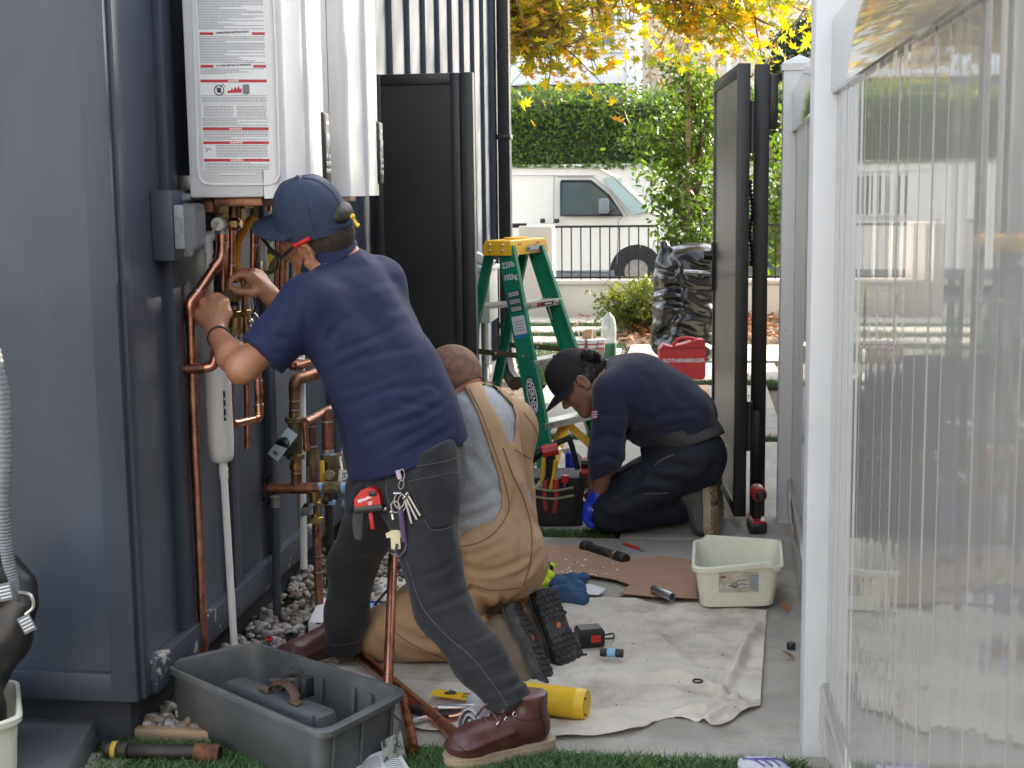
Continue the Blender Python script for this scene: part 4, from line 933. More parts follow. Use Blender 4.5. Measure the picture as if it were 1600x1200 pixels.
b = B(); q = [sf @ V(x_, y_, .001) for x_, y_ in ((-.03, -.017), (.03, -.017), (.03, .017), (-.03, .017), (-.03, -.017))]; b.tube(q, .0006, 4); part('border', b, m_printred, vs_)
text('lettering', 'VALVE', .021, sf @ T(0, 0, .001), m_printblack, vs_, .0004, sx=.9, bold=.0004)
b = B()
def chain(a, e, n):
    for i in range(n):
        p = Vector(a).lerp(Vector(e), (i + .5) / n); ax = (Vector(e) - Vector(a)).normalized()
        f_ = frame(p, (0, -1, 0) if i % 2 else (1, -.4, 0), ax); b.tube([f_ @ V(.0062 * math.cos(t), .0034 * math.sin(t), 0) for t in [2 * PI * k / 8 for k in range(9)]], .0011, 4)
chain(sf @ V(.031, .01, 0), Y(531, 715, 4.46), 9); chain(Y(536, 690, 4.46), Y(533, 722, 4.44), 8); chain(Y(536, 690, 4.46), Y(551, 700, 4.46), 6); part('chain', b, m_solder, vs_)
sm = thing('steel_pipe', 'rusty brown upright pipe stub left of the workman\'s hip', 'pipe', (-1.1, 4.6, .7)); pipe(sm, 'pipe', [Y(544, 640, 4.6), Y(544, 735, 4.6)], pr(13, 4.6), m_copperold)
# lower relief valve with copper drain
rv = thing('relief_valve', 'brass relief valve with black knob and silver tag above an old copper pipe', 'valve', (-1.14, 4.28, .3))
yd = 4.30
pipe(rv, 'body', [Y(491, 768, yd), Y(494, 815, yd)], pr(18, yd), m_brass); hexnut(rv, Y(494, 812, yd), UP, pr(24, yd), .02, m_brass); ringat(rv, Y(500, 785, yd), (1, 0, 0), pr(14, yd), .014, m_brass, 'port')
b = B(); b.lathe([(.014, 0), (.021, .006), (.021, .03), (.017, .036), (0, .036)], 18, frame(Y(490, 793, yd - .01), (-.5, -1, 0))); part('knob', b, m_blackpl, rv)
b = B(); b.box((0, 0, 0), (.045, .028, .0015), .0005, frame(Y(479, 799, yd - .06), (-.3, -1, .4), (1, 0, .15))); part('tag', b, m_galv, rv)
pipe(rv, 'pipe', [Y(494, 815, yd), Y(499, 945, yd)], pr(14.5, yd), m_copperold); pipe(rv, 'coupling', [Y(495, 818, yd), Y(495.5, 838, yd)], pr(16.5, yd), m_copper); ringat(rv, Y(498, 893, yd), UP, pr(15.8, yd), .004); ringat(rv, Y(497, 868, yd), UP, pr(15.4, yd), .002)
dp = thing('drain_pipe', 'dark grey upright pipe behind the old copper pipe in the gravel', 'pipe', (-1.12, 4.45, 0)); pipe(dp, 'pipe', [Y(514, 768, 4.45), Y(516, 915, 4.45)], pr(14, 4.45), m_iron); ringat(dp, Y(515, 850, 4.45), UP, pr(16, 4.45), .008, m_iron, 'collar')
for px, py in ((516, 785),): ringat(dp, Y(px, py, 4.45), UP, pr(17, 4.45), .012, m_tape, 'blue_tape')
gc = thing('conduit', 'slate blue painted conduit standing in the gravel under the manifold clamp', 'conduit', (-1.28, 4.22, 0)); pipe(gc, 'pipe', [Y(430, 785, 4.22), Y(433, 960, 4.22)], pr(14, 4.22), m_navy); pipe(gc, 'connector', [Y(430, 776, 4.22), Y(430, 792, 4.22)], pr(16, 4.22), m_galv); b = B(); b.box(Y(424, 915, 4.23), (.025, .02, .02), .002); part('strap', b, m_navy, gc)
wp = thing('white_pipe', 'thin white plastic pipe ending just above the gravel behind the manifold', 'pipe', (-1.25, 4.4, .1)); pipe(wp, 'pipe', [Y(470, 560, 4.40), Y(475, 888, 4.40)], pr(12, 4.40), m_pvc)
wp2 = thing('white_canister', 'second white plastic canister on the wall behind the copper elbow', 'canister', (-1.28, 4.5, .9)); b = B(); b.cyl(Y(467, 660, 4.48), Y(464, 545, 4.48), pr(24, 4.48), 20); part('canister', b, m_pvc, wp2)
b = B(); b.box((0, 0, 0), (.014, .06, .003), 0, frame(Y(470, 580, 4.44), (.3, -1, 0), (1, 0, 0))); part('label_strip', b, m_blackpl, wp2)
ce = thing('copper_elbow', 'bright copper elbow peeking out under the workman\'s sleeve', 'pipe fitting', (-1.2, 4.36, .93)); b = B(); b.tube(bez([Y(453, 550, 4.36), Y(454, 568, 4.36), Y(462, 572, 4.36), Y(486, 566, 4.40)], 5), pr(14, 4.36), 12); part('elbow', b, m_copper, ce); ringat(ce, Y(463, 572, 4.36), (1, 0, 0), pr(16, 4.36), .01, m_copper, 'coupling')

wr = thing('wiring', 'black wires looping down beside the brass ball valves', 'wires', (-1.2, 3.9, 1.0))
for k, pts in enumerate(([(396, 440), (402, 470), (393, 500), (399, 530), (408, 560)], [(401, 450), (410, 480), (404, 515), (410, 545)], [(390, 452), (396, 486), (404, 500), (398, 540)])):
    b = B(); b.tube(bez([Y(x, y, 3.95 + .02 * k) for x, y in pts], 5), .0028, 6); part('wire', b, m_blackpl if k < 2 else m_solder, wr)
cu5 = thing('copper_riser', 'lower copper pipe running down behind the hex union valve to the floor', 'pipe', (-1.24, 3.95, .7)); pipe(cu5, 'pipe', [Y(385, 520, 3.95), Y(387, 700, 3.95)], pr(11, 3.95), m_copper); ringat(cu5, Y(386, 560, 3.95), UP, pr(13, 3.95), .02, m_copper, 'coupling')
un = thing('brass_union', 'brass union nut with copper stub left of the yellow gas hose', 'fitting', (-1.2, 3.8, 1.25)); hexnut(un, Y(375, 334, 3.80), UP, .015, .03, m_brass); pipe(un, 'stub', [Y(375, 336, 3.80), Y(376, 352, 3.80)], .011, m_copper)
# ================================================================== sculpting with distance fields (people, cloth, bags)
class Field:
    def __init__(s, lo, hi, h):
        s.h = h; s.lo = np.array(lo, float); n = np.ceil((np.array(hi, float) - s.lo) / h).astype(int) + 1
        s.n = n; s.D = np.full(n, 1.0, np.float32)
    def _sub(s, lo, hi):
        a = np.clip(np.floor((lo - s.lo) / s.h).astype(int), 0, s.n); b = np.clip(np.ceil((hi - s.lo) / s.h).astype(int) + 1, 0, s.n)
        if (b <= a).any(): return None, None
        ax = [(s.lo[i] + s.h * np.arange(a[i], b[i])).astype(np.float32) for i in range(3)]
        return tuple(slice(a[i], b[i]) for i in range(3)), np.meshgrid(*ax, indexing='ij', sparse=True)
    def _join(s, sl, d, k):
        e = s.D[sl]
        if k > 0:
            hh = np.clip(0.5 + 0.5 * (e - d) / k, 0, 1); s.D[sl] = e + (d - e) * hh - k * hh * (1 - hh)
        else: s.D[sl] = np.minimum(e, d)
    def cone(s, a, b, ra, rb, k=0.03, cut=False, sub=False):
        a = np.array(a, float); b = np.array(b, float); m = max(ra, rb) + k + 3 * s.h
        sl, G = s._sub(np.minimum(a, b) - m, np.maximum(a, b) + m)
        if sl is None: return s
        ba = b - a; L2 = max(1e-9, ba @ ba); P = [G[i] - a[i] for i in range(3)]
        t0 = (P[0] * ba[0] + P[1] * ba[1] + P[2] * ba[2]) / L2; t = np.clip(t0, 0, 1)
        d = np.sqrt((P[0] - t * ba[0]) ** 2 + (P[1] - t * ba[1]) ** 2 + (P[2] - t * ba[2]) ** 2) - (ra + (rb - ra) * t)
        if cut: d = np.maximum(d, (t0 - 1) * math.sqrt(L2))
        if sub: s.D[sl] = np.maximum(s.D[sl], -d)
        else: s._join(sl, d, k)
        return s
    def ell(s, c, r, fwd=(0, 1, 0), up=(0, 0, 1), k=0.03, sub=False):
        """ellipsoid: r = (sideways, forwards, upwards)"""
        c = np.array(c, float); m = max(r) + k + 3 * s.h; sl, G = s._sub(c - m, c + m)
        if sl is None: return s
        f = Vector(fwd).normalized(); u = Vector(up); u = (u - f * u.dot(f)).normalized(); x = f.cross(u)
        P = [G[i] - c[i] for i in range(3)]; q = []
        for ax, rr in ((x, r[0]), (f, r[1]), (u, r[2])): q.append(((P[0] * ax.x + P[1] * ax.y + P[2] * ax.z), rr))
        k0 = np.sqrt(sum((a / b) ** 2 for a, b in q)); k1 = np.sqrt(sum((a / b ** 2) ** 2 for a, b in q)) + 1e-6
        d = k0 * (k0 - 1) / k1
        if sub:
            e = s.D[sl]; hh = np.clip(0.5 - 0.5 * (e + d) / max(k, 1e-4), 0, 1); s.D[sl] = e + (-d - e) * hh + k * hh * (1 - hh)
        else: s._join(sl, d, k)
        return s
    def chain(s, pts, rs, k=0.01, first=None):
        for i in range(len(pts) - 1): s.cone(pts[i], pts[i + 1], rs[i], rs[i + 1], (first if (first is not None and i == 0) else k))
        return s
    def plane(s, p, n):                                  # keep the side against the normal
        n = Vector(n).normalized(); ax = [s.lo[i] + s.h * np.arange(s.n[i]) for i in range(3)]; G = np.meshgrid(*ax, indexing='ij', sparse=True)
        s.D = np.maximum(s.D, (((G[0] - p[0]) * n.x + (G[1] - p[1]) * n.y + (G[2] - p[2]) * n.z)).astype(np.float32)); return s
    def mesh(s):
        D = s.D; h = s.h; S_ = D < 0
        c = S_[:-1, :-1, :-1].astype(np.int8)
        for dx, dy, dz in ((1, 0, 0), (0, 1, 0), (0, 0, 1), (1, 1, 0), (1, 0, 1), (0, 1, 1), (1, 1, 1)):
            c = c + S_[dx:D.shape[0] - 1 + dx, dy:D.shape[1] - 1 + dy, dz:D.shape[2] - 1 + dz]
        I = np.argwhere((c > 0) & (c < 8)); n = len(I)
        idx = np.full(c.shape, -1, np.int32); idx[I[:, 0], I[:, 1], I[:, 2]] = np.arange(n)
        C = [(x, y, z) for x in (0, 1) for y in (0, 1) for z in (0, 1)]
        vals = [D[I[:, 0] + x, I[:, 1] + y, I[:, 2] + z] for x, y, z in C]
        acc = np.zeros((n, 3)); cnt = np.zeros(n)
        for i in range(8):
            for j in range(i + 1, 8):
                df = np.array(C[j]) - np.array(C[i])
                if np.abs(df).sum() != 1: continue
                m = (vals[i] < 0) != (vals[j] < 0); t = np.where(m, vals[i] / np.where(m, vals[i] - vals[j], 1), 0)
                acc += np.where(m[:, None], np.array(C[i])[None] + t[:, None] * df[None], 0); cnt += m
        Vt = s.lo + h * (I + acc / np.maximum(cnt, 1)[:, None]); F = []
        for ax in range(3):
            o = [0, 0, 0]; o[ax] = 1; a1, a2 = [(1, 2), (2, 0), (0, 1)][ax]
            A = S_[:D.shape[0] - o[0], :D.shape[1] - o[1], :D.shape[2] - o[2]]; Bm = S_[o[0]:, o[1]:, o[2]:]
            E = np.argwhere(A != Bm); E = E[(E[:, a1] > 0) & (E[:, a2] > 0) & (E[:, a1] < c.shape[a1]) & (E[:, a2] < c.shape[a2])]
            if not len(E): continue
            def cell(d1, d2):
                q = E.copy(); q[:, a1] -= d1; q[:, a2] -= d2; return idx[q[:, 0], q[:, 1], q[:, 2]]
            q = np.stack([cell(1, 1), cell(0, 1), cell(0, 0), cell(1, 0)], 1)
            ins = A[E[:, 0], E[:, 1], E[:, 2]]; q[~ins] = q[~ins][:, ::-1]; F.append(q)
        F = np.concatenate(F); F = F[(F >= 0).all(1)]
        return Vt, F
def vnorm(Vt, F):
    a, b, c, d = (Vt[F[:, i]] for i in range(4)); n = np.cross(c - a, d - b); N = np.zeros_like(Vt)
    for i in range(4): np.add.at(N, F[:, i], n)
    return N / (np.linalg.norm(N, axis=1)[:, None] + 1e-9)
def vsmooth(Vt, F, it=1, w=.5):
    for _ in range(it):
        A = np.zeros_like(Vt); C = np.zeros(len(Vt))
        for i in range(4):
            for j in (1, 3): np.add.at(A, F[:, i], Vt[F[:, (i + j) % 4]]); np.add.at(C, F[:, i], 1)
        Vt = Vt * (1 - w) + w * A / C[:, None]
    return Vt
_cr, _cu, _cf = (np.array(v) for v in (_r, _u, _f))
def topx(Vt):
    d = Vt - np.array(CAM); z = d @ _cf
    return np.stack([800 + F_PX * (d @ _cr) / z, 600 - F_PX * (d @ _cu) / z], 1), z
def folds(Vt, N, strokes):
    """press soft cloth folds into the surface along lines seen in the photograph: (points, half width px, height m)"""
    q, z = topx(Vt); view = (Vt - np.array(CAM)); view /= np.linalg.norm(view, axis=1)[:, None]
    face = np.clip(-(view * N).sum(1) * 3 + .3, 0, 1); dsp = np.zeros(len(Vt))
    for pts, wd, A in strokes:
        P = np.array([p for p in pts], float)
        if len(P) > 2:
            P = np.array([tuple(v)[:2] for v in bez([(x, y, 0) for x, y in P], 5)])
        best = np.full(len(q), 1e9); sg = np.zeros(len(q)); tt = np.zeros(len(q)); L = len(P) - 1
        m = (q[:, 0] > P[:, 0].min() - 4 * wd) & (q[:, 0] < P[:, 0].max() + 4 * wd) & (q[:, 1] > P[:, 1].min() - 4 * wd) & (q[:, 1] < P[:, 1].max() + 4 * wd)
        ii = np.nonzero(m)[0]
        if not len(ii): continue
        qq = q[ii]; bb = best[ii]; ss = sg[ii]; t_ = tt[ii]
        for i in range(L):
            a = P[i]; ba = P[i + 1] - a; l2 = ba @ ba + 1e-9; t = np.clip(((qq - a) @ ba) / l2, 0, 1); dv = qq - a - t[:, None] * ba
            dd = np.hypot(dv[:, 0], dv[:, 1]); sn = np.sign(ba[0] * dv[:, 1] - ba[1] * dv[:, 0]); up = dd < bb
            bb = np.where(up, dd, bb); ss = np.where(up, sn, ss); t_ = np.where(up, (i + t) / L, t_)
        x = bb / wd
        prof = -np.exp(-x * x) + .75 * np.exp(-(x - 1.7) ** 2) * (ss > 0) + .3 * np.exp(-(x - 1.7) ** 2) * (ss <= 0)
        dsp[ii] += A * prof * np.sin(PI * np.clip(t_, .03, .97)) ** .5
    return Vt + N * (dsp * face)[:, None]
def ripple(Vt, N, amp, sc, seed=0, dirs=None, mask=None):
    P = Vt @ (np.array(dirs).T if dirs is not None else np.eye(3)) * sc
    n = 1 - 2 * np.abs(noise3(P, seed)) ; n = n * .6 + noise3(P * 2.1, seed + 5) * .4
    if mask is not None: n = n * mask
    return Vt + N * (amp * n)[:, None]
def pxpoly(Vf, poly):
    """signed distance (px, + inside) of projected grid points to an outline"""
    q = Vf; P = np.array(poly, float); d = np.full(len(q), 1e9); ins = np.zeros(len(q), bool)
    for i in range(len(P)):
        a = P[i]; b = P[(i + 1) % len(P)]; ba = b - a; t = np.clip(((q - a) @ ba) / (ba @ ba + 1e-9), 0, 1); dv = q - a - t[:, None] * ba
        d = np.minimum(d, np.hypot(dv[:, 0], dv[:, 1]))
        c = ((a[1] > q[:, 1]) != (b[1] > q[:, 1])); x = (b[0] - a[0]) * (q[:, 1] - a[1]) / (b[1] - a[1] + 1e-12) + a[0]; ins ^= c & (q[:, 0] < x)
    return np.where(ins, d, -d)
def sculpt(name, F_, mat, parent, strokes=None, rip=None, sm=0, cloth=True):
    Vt, Fc = F_.mesh()
    if sm: Vt = vsmooth(Vt, Fc, sm)
    N = vnorm(Vt, Fc)
    if rip:
        for r in rip: Vt = ripple(Vt, N, *r)
        N = vnorm(Vt, Fc)
    if strokes: Vt = folds(Vt, N, strokes)
    me = npmesh(name, Vt, Fc, mat)
    o = bpy.data.objects.new(name, me); COL.objects.link(o)
    if parent is not None:
        o.parent = parent
    return o
class Surf:
    """finds points on finished surfaces along a sight line, for seams, pockets and things that hang on them"""
    def __init__(s, *objs):
        s.t = []
        for o in objs: s.t.append(BVHTree.FromPolygons([v.co.copy() for v in o.data.vertices], [tuple(p.vertices) for p in o.data.polygons]))
    def at(s, px, py, off=0.0):
        d = ray(px, py).normalized(); best = None
        for t in s.t:
            loc, n, i, dist = t.ray_cast(CAM, d)
            if loc is not None and (best is None or dist < best[2]): best = (loc, n, dist)
        if best is None: return None
        return best[0] + best[1] * off
    def norm(s, px, py):
        d = ray(px, py).normalized(); best = None
        for t in s.t:
            loc, n, i, dist = t.ray_cast(CAM, d)
            if loc is not None and (best is None or dist < best[1]): best = (n, dist)
        return best[0]
    def line(s, pts, off=0.001, n=6):
        out = []
        for p in bez([(x, y, 0) for x, y in pts], n):
            q = s.at(p.x, p.y, off)
            if q is not None: out.append(q)
        return out
    def seam(s, name, pts, r, mat, parent, off=0.0006, n=6):
        l = s.line(pts, off, n)
        if len(l) < 2: return None
        b = B(); b.tube(l, r, 5); return part(name, b, mat, parent)
    def patch(s, name, poly, off, mat, parent, sub=3):
        """thin piece laid on the surface inside a four cornered outline"""
        a, b_, c, d = [np.array(p, float) for p in poly]; b = B(); nu = nv = max(2, sub)
        g = lambda u, v: s.at(*(a * (1 - u) * (1 - v) + b_ * u * (1 - v) + c * u * v + d * (1 - u) * v), off)
        b.grid(g, nu, nv); return part(name, b, mat, parent)
def head(F_, H, fwd, up, r=.074, nose=True, jaw=1.0):
    H = Vector(H); f = Vector(fwd).normalized(); u = Vector(up); u = (u - f * u.dot(f)).normalized(); x = f.cross(u); q = lambda a, b, c: H + x * a + f * b + u * c
    F_.ell(q(0, -.012, .012), (r, r * 1.27, r * 1.25), f, u, .02)
    F_.ell(q(0, .028, -.035), (r * .82, r * .88, r * 1.0), f, u, .03)
    F_.cone(q(-.045 * jaw, .005, -.070), q(0, .070, -.100), .024, .022, .025); F_.cone(q(.045 * jaw, .005, -.070), q(0, .070, -.100), .024, .022, .025)
    F_.cone(q(-.03, .082, .012), q(.03, .082, .012), .012, .012, .012)                          # brow
    if nose: F_.cone(q(0, .090, .005), q(0, .112, -.030), .008, .013, .012); F_.cone(q(-.012, .098, -.034), q(.012, .098, -.034), .008, .008, .008)
    F_.cone(q(-.016, .088, -.062), q(.016, .088, -.062), .007, .007, .008); F_.cone(q(-.013, .087, -.073), q(.013, .087, -.073), .007, .007, .006)   # lips
    for sg in (-1, 1):
        F_.ell(q(sg * .034, .082, -.008), (.014, .012, .010), f, u, .006, sub=True)                # eye sockets
        F_.cone(q(sg * .04, .066, -.030), q(sg * .046, .05, -.034), .014, .012, .015)               # cheek bones
        c = q(sg * (r + .002), -.012, -.012)
        for k in range(9):                                                                         # ear rim
            a0, a1 = PI * (-.55 + 1.5 * k / 9), PI * (-.55 + 1.5 * (k + 1) / 9)
            e = lambda t: c + f * (-.018 * math.cos(t) * 1.0) * (1) + u * (.030 * math.sin(t)) + x * sg * .010
            F_.cone(e(a0), e(a1), .0052, .0052, .004)
        F_.ell(c + x * sg * .002, (.007, .017, .026), f, u, .006); F_.ell(c + x * sg * .012 + f * .004, (.006, .007, .010), f, u, .004, sub=True)
        F_.ell(c + x * sg * .006 + f * .010 - u * .026, (.006, .008, .009), f, u, .006)
    return q
def hand(F_, wrist, knuckles, fingers, thumb, rk=.0125, palm=None):
    """four metacarpals, four jointed fingers and a thumb that leaves the side of the palm"""
    w_ = Vector(wrist)
    for kn in knuckles: F_.cone(w_.lerp(kn, .12), kn, .0165, rk, .016)
    if palm is not None:
        for kn in knuckles: F_.cone(w_.lerp(kn, .2) + palm * .5, Vector(kn) + palm, .014, .010, .014)
    for kn, fg in zip(knuckles, fingers):
        p = [kn] + fg; F_.chain(p, [rk * .86, rk * .76, rk * .68, rk * .58][:len(p)], .0035, .006)
    F_.chain(thumb, [.0165, .0125, .0108, .009][:len(thumb)], .005, .014)
def cap_crown(name, H, f, u, x, rad, mat, parent, b0=-.06, openback=False, n=40):
    b = B(); rx, ry, rz = rad
    def pt(t, s):
        a = 2 * PI * t; e = PI / 2 * s ** .8
        rr = math.cos(e) ** .62; z = math.sin(e)
        return H + x * rx * rr * math.sin(a) + f * ry * rr * math.cos(a) * (1.02 if math.cos(a) > 0 else 1) + u * (b0 * (1 - s) + rz * z)
    rows = 14; rings = [[pt(k / n, i / rows * .985) for k in range(n)] for i in range(rows + 1)]
    b.loft(rings, cap=False); b.add(rings[-1], [list(range(n))])
    o = part(name, b, mat, parent, 60)
    seam = B()
    for k in range(6):
        t = k / 6; seam.tube([pt(t, i / 10 * .97) + (pt(t, i / 10 * .97) - H).normalized() * .0006 for i in range(11)], .0013, 5)
    return o, pt, seam
# ================================================================== people
def skin_mat(name, col, col2):
    m = M(name, col, 0.48, var=0.10, scale=16, col2=col2, bump=0.3, bscale=230, bdist=0.0012, rvar=.08, dirt=(30, .6, .85, tuple(c * .82 for c in col)))
    b = m.node_tree.nodes['Principled BSDF']; b.inputs['Subsurface Weight'].default_value = 0.05; b.inputs['Subsurface Radius'].default_value = (0.01, 0.004, 0.002); b.inputs['Subsurface Scale'].default_value = .5
    return m
m_skin1 = skin_mat('tan_skin', (0.36, 0.165, 0.090), (0.43, 0.205, 0.118))
m_skin2 = skin_mat('pink_skin', (0.46, 0.215, 0.135), (0.53, 0.27, 0.18))
m_skin3 = skin_mat('brown_skin', (0.25, 0.125, 0.08), (0.30, 0.155, 0.10))
m_polo = weave(M('navy_polo_cloth', (0.0105, 0.0155, 0.054), 0.78, var=0.08, scale=7, bump=0.1, bscale=500, spec=.3, sheen=0.03, col2=(0.013, 0.0185, 0.064)), 1500, .2)
m_jeans = weave(M('faded_black_denim', (0.007, 0.008, 0.0105), 0.82, var=0.25, scale=5, bump=0.2, bscale=700, sheen=0.12, col2=(0.013, 0.0145, 0.018), dirt=(3.5, .54, .78, (0.024, 0.0265, 0.031))), 1400, .35)
m_cap1 = weave(M('navy_cap_cloth', (0.024, 0.038, 0.075), 0.8, var=0.1, scale=14, bump=.25, bscale=420), 1300, .4)
m_duck = weave(M('brown_duck_canvas', (0.40, 0.255, 0.14), 0.86, var=0.12, scale=4, bump=0.25, bscale=420, col2=(0.46, 0.30, 0.17), dirt=(4.5, .58, .82, (0.29, 0.175, 0.09))), 1200, .35)
m_heather = weave(M('heather_grey_cloth', (0.36, 0.372, 0.392), 0.88, var=0.14, scale=190, detail=2, bump=0.12, bscale=500, sheen=.1), 1400, .2)
m_sweat = weave(M('navy_sweat_cloth', (0.013, 0.0165, 0.045), 0.9, var=0.12, scale=6, bump=0.2, bscale=600, sheen=0.15), 1300, .25)
m_work = weave(M('dark_navy_work_trousers', (0.010, 0.013, 0.024), 0.8, var=0.2, scale=6, bump=0.2, bscale=600), 1300, .25)
m_tee = M('charcoal_cloth', (0.055, 0.055, 0.058), 0.9, var=0.15, scale=12)
m_hair = M('black_hair', (0.012, 0.010, 0.009), 0.55, var=0.4, scale=60, stretch=(1, 1, .3), bump=.8, bscale=220)
m_stub = M('cropped_hair', (0.15, 0.085, 0.055), 0.8, var=0.25, scale=46, detail=9, col2=(0.25, 0.14, 0.093), bump=.4, bscale=500)
m_leather = M('oxblood_leather', (0.075, 0.026, 0.024), 0.42, var=0.22, scale=9, bump=0.25, bscale=150, col2=(0.105, 0.04, 0.035), dirt=(8, .58, .8, (0.16, 0.10, 0.08)))
m_suede = M('taupe_boot_leather', (0.15, 0.115, 0.08), 0.8, var=0.2, scale=12, bump=0.3, bscale=240, dirt=(9, .55, .8, (.23, .19, .14)))
m_grboot = M('grey_boot', (0.085, 0.08, 0.072), 0.8, var=0.2, scale=12, bump=.3, bscale=200)
m_sole = M('tan_rubber_sole', (0.36, 0.29, 0.20), 0.75, var=0.12, scale=15, bump=.2, bscale=200, dirt=(12, .55, .8, (.24, .2, .15)))
m_rubber = M('black_rubber_sole', (0.028, 0.028, 0.030), 0.65, var=0.3, scale=18, bump=.3, bscale=150, dirt=(14, .5, .78, (0.11, 0.105, 0.10)))
m_thread = M('pale_thread', (0.11, 0.11, 0.12), 0.8, var=.2)
m_tanthread = M('tan_thread', (0.19, 0.115, 0.06), 0.8, var=.2)
m_orange = M('orange_rubber', (.62, .14, .05), .5)
m_blueglove = M('blue_nitrile', (0.015, 0.045, 0.52), 0.35, var=0.1, scale=20, bump=.2, bscale=120)

def place(me, mw): me.transform(mw); return me
def boot(parent, mw, upper, sole, tread=None, h=.15, lug=0.0, style='moc', laces=None):
    """boot in its own frame: heel at x=0, toe towards +x, sole on z=0"""
    Fd = Field((-.03, -.09, 0), (.34, .09, h + .09), .0045); t = .026
    Fd.cone((.045, 0, t + .030), (.12, 0, t + .028), .036, .037, .02).cone((.12, 0, t + .028), (.228, .0, t + .022), .038, .043, .02)
    Fd.cone((.10, 0, t + .055), (.205, 0, t + .034), .036, .036, .03).cone((.228, .008, t + .02), (.24, -.010, t + .02), .040, .038, .02)
    Fd.cone((.052, 0, t + .05), (.058, 0, h + .03), .040, .047, .03, cut=True)
    Fd.plane((0, 0, t - .006), (0, 0, -1)); Fd.plane((0, 0, h), (0, 0, 1))
    Vt, Fc = Fd.mesh(); N = vnorm(Vt, Fc)
    Vt = Vt + N * (.0022 * noise3(Vt * 38, 4) * (Vt[:, 2] > .06))[:, None]
    if style == 'moc':                                                     # raised moccasin seam round the toe
        z0 = .078 - (Vt[:, 0] - .10) * .16; dz = np.abs(Vt[:, 2] - z0); Vt = Vt + N * (.0055 * np.exp(-(dz / .007) ** 2) * (Vt[:, 0] > .12))[:, None]
    up = part('upper', place(npmesh('upper', Vt, Fc, upper), mw), None, parent)
    prof = [(-.004, 0), (.0, .024), (.02, .036), (.06, .037), (.11, .034), (.16, .041), (.21, .048), (.25, .045), (.275, .032), (.287, .012)]
    out = prof + [(x, -y) for x, y in prof[::-1]]
    def ring(z, g): return [V(.14 + (x - .14) * (1 + g * .3) + (g * .004 if x > .14 else -g * .004), y * (1 + g), z) for x, y in out]
    b = B(); b.loft([ring(.0, .02), ring(.004, .05), ring(.018, .06), ring(.024, .02), ring(.026, .09), ring(.031, .09), ring(.032, -.1)]); so = part('sole', place(b.mesh('sole', 40), mw), sole, parent)
    if lug:
        b = B(); k = 0
        for i in range(17):
            x = .012 + i * .0158
            w_ = float(np.interp(x, [p[0] for p in prof], [p[1] for p in prof])) * 1.04
            if .085 < x < .112: continue
            for j in range(5):
                y = (j - 2 + (.25 if i % 2 else -.25)) / 2.35 * w_
                if abs(y) > w_ - .002: y = math.copysign(w_ - .004, y)
                s_ = .012 if abs(y) < w_ * .6 else .015
                b.box((0, 0, 0), (.0118, s_ * 1.1, lug), .0015, T(x, y, -lug / 2 + .002) @ R((.5 if (i + j) % 2 else -.5)))
        part('tread', place(b.mesh('tread', 40), mw), tread or sole, so)['kind'] = 'stuff'
        b = B()
        for x, y in ((.10, -.002),): b.box((0, 0, 0), (.014, .012, .002), .001, T(x, y, -.0012) @ R(.6))
        part('sole_mark', place(b.mesh('sole_mark', 40), mw), m_orange, so)
    if laces:
        for i in range(4):
            x = .112 + i * .022; z = .121 - i * .009
            for sg in (-1, 1):
                b = B(); b.tube([V(x, sg * .026, z - .008) + V(.0055 * math.cos(a), sg * (.002), .0055 * math.sin(a)) for a in [2 * PI * k / 10 for k in range(11)]], .0018, 5); part('eyelet', place(b.mesh('eyelet', 60), mw), m_solder, up)
            b = B(); b.tube(bez([V(x, -.026, z - .006), V(x + .004, -.012, z + .010), V(x + .006, .012, z + .012), V(x, .026, z - .006)], 4), .0035, 6, flat=.5); part('lace', place(b.mesh('lace', 60), mw), laces, up)
        for pts in ([(.10, -.012, .135), (.12, -.05, .14), (.15, -.062, .11), (.125, -.045, .10), (.105, -.015, .13)], [(.11, .0, .135), (.16, -.03, .128), (.185, -.048, .095)], [(.10, -.0, .135), (.14, .035, .13), (.165, .05, .10)]):
            b = B(); b.tube(bez([V(*p) for p in pts], 5), .0032, 6, flat=.6); part('lace', place(b.mesh('lace', 60), mw), laces, up)
    return up

# ------------------------------------------------------------------ the standing plumber in the navy polo
p1c = Z(640, 1120)
hipN, kneeN, calfN, ankN = Y(650, 772, 3.47), Y(690, 948, 3.40), Y(748, 1030, 3.34), Y(808, 1108, 3.28)
hipF, kneeF, ankF = Y(607, 762, 3.66), Y(551, 880, 3.78), Y(536, 1012, 3.86)
shL, shR = Y(487, 478, 3.46), Y(592, 446, 3.73)
elL, wrL = Y(378, 576, 3.37), Y(338, 523, 3.55)
elR, wrR = Y(470, 510, 3.88), Y(424, 464, 3.80)
neck = Y(536, 425, 3.62); H1 = Y(494, 368, 3.60); f1 = V(-.93, .30, -.06); u1_ = V(-.10, -.40, .9)
F1 = Field((-1.42, 3.14, 0.0), (-.34, 4.04, 1.52), .0052)
F1.cone(neck, H1 + V(.03, .0, -.03), .058, .054, .03)
qh = head(F1, H1, f1, u1_)
for a, b_, ra, rb in ((shL, hipN + V(0, 0, .06), .052, .075), (shR, hipF + V(.03, 0, .08), .055, .075), (neck.lerp(shL, .4), neck.lerp(shR, .5), .05, .05), (neck, Y(600, 690, 3.6), .06, .09)): F1.cone(a, b_, ra, rb, .05)
F1.cone(shL, elL, .048, .038, .03).cone(elL, elL.lerp(wrL, .35), .036, .039, .02).cone(elL.lerp(wrL, .35), wrL, .039, .025, .02)
F1.cone(shR, elR, .048, .04, .03).cone(elR, wrR, .041, .027, .02)
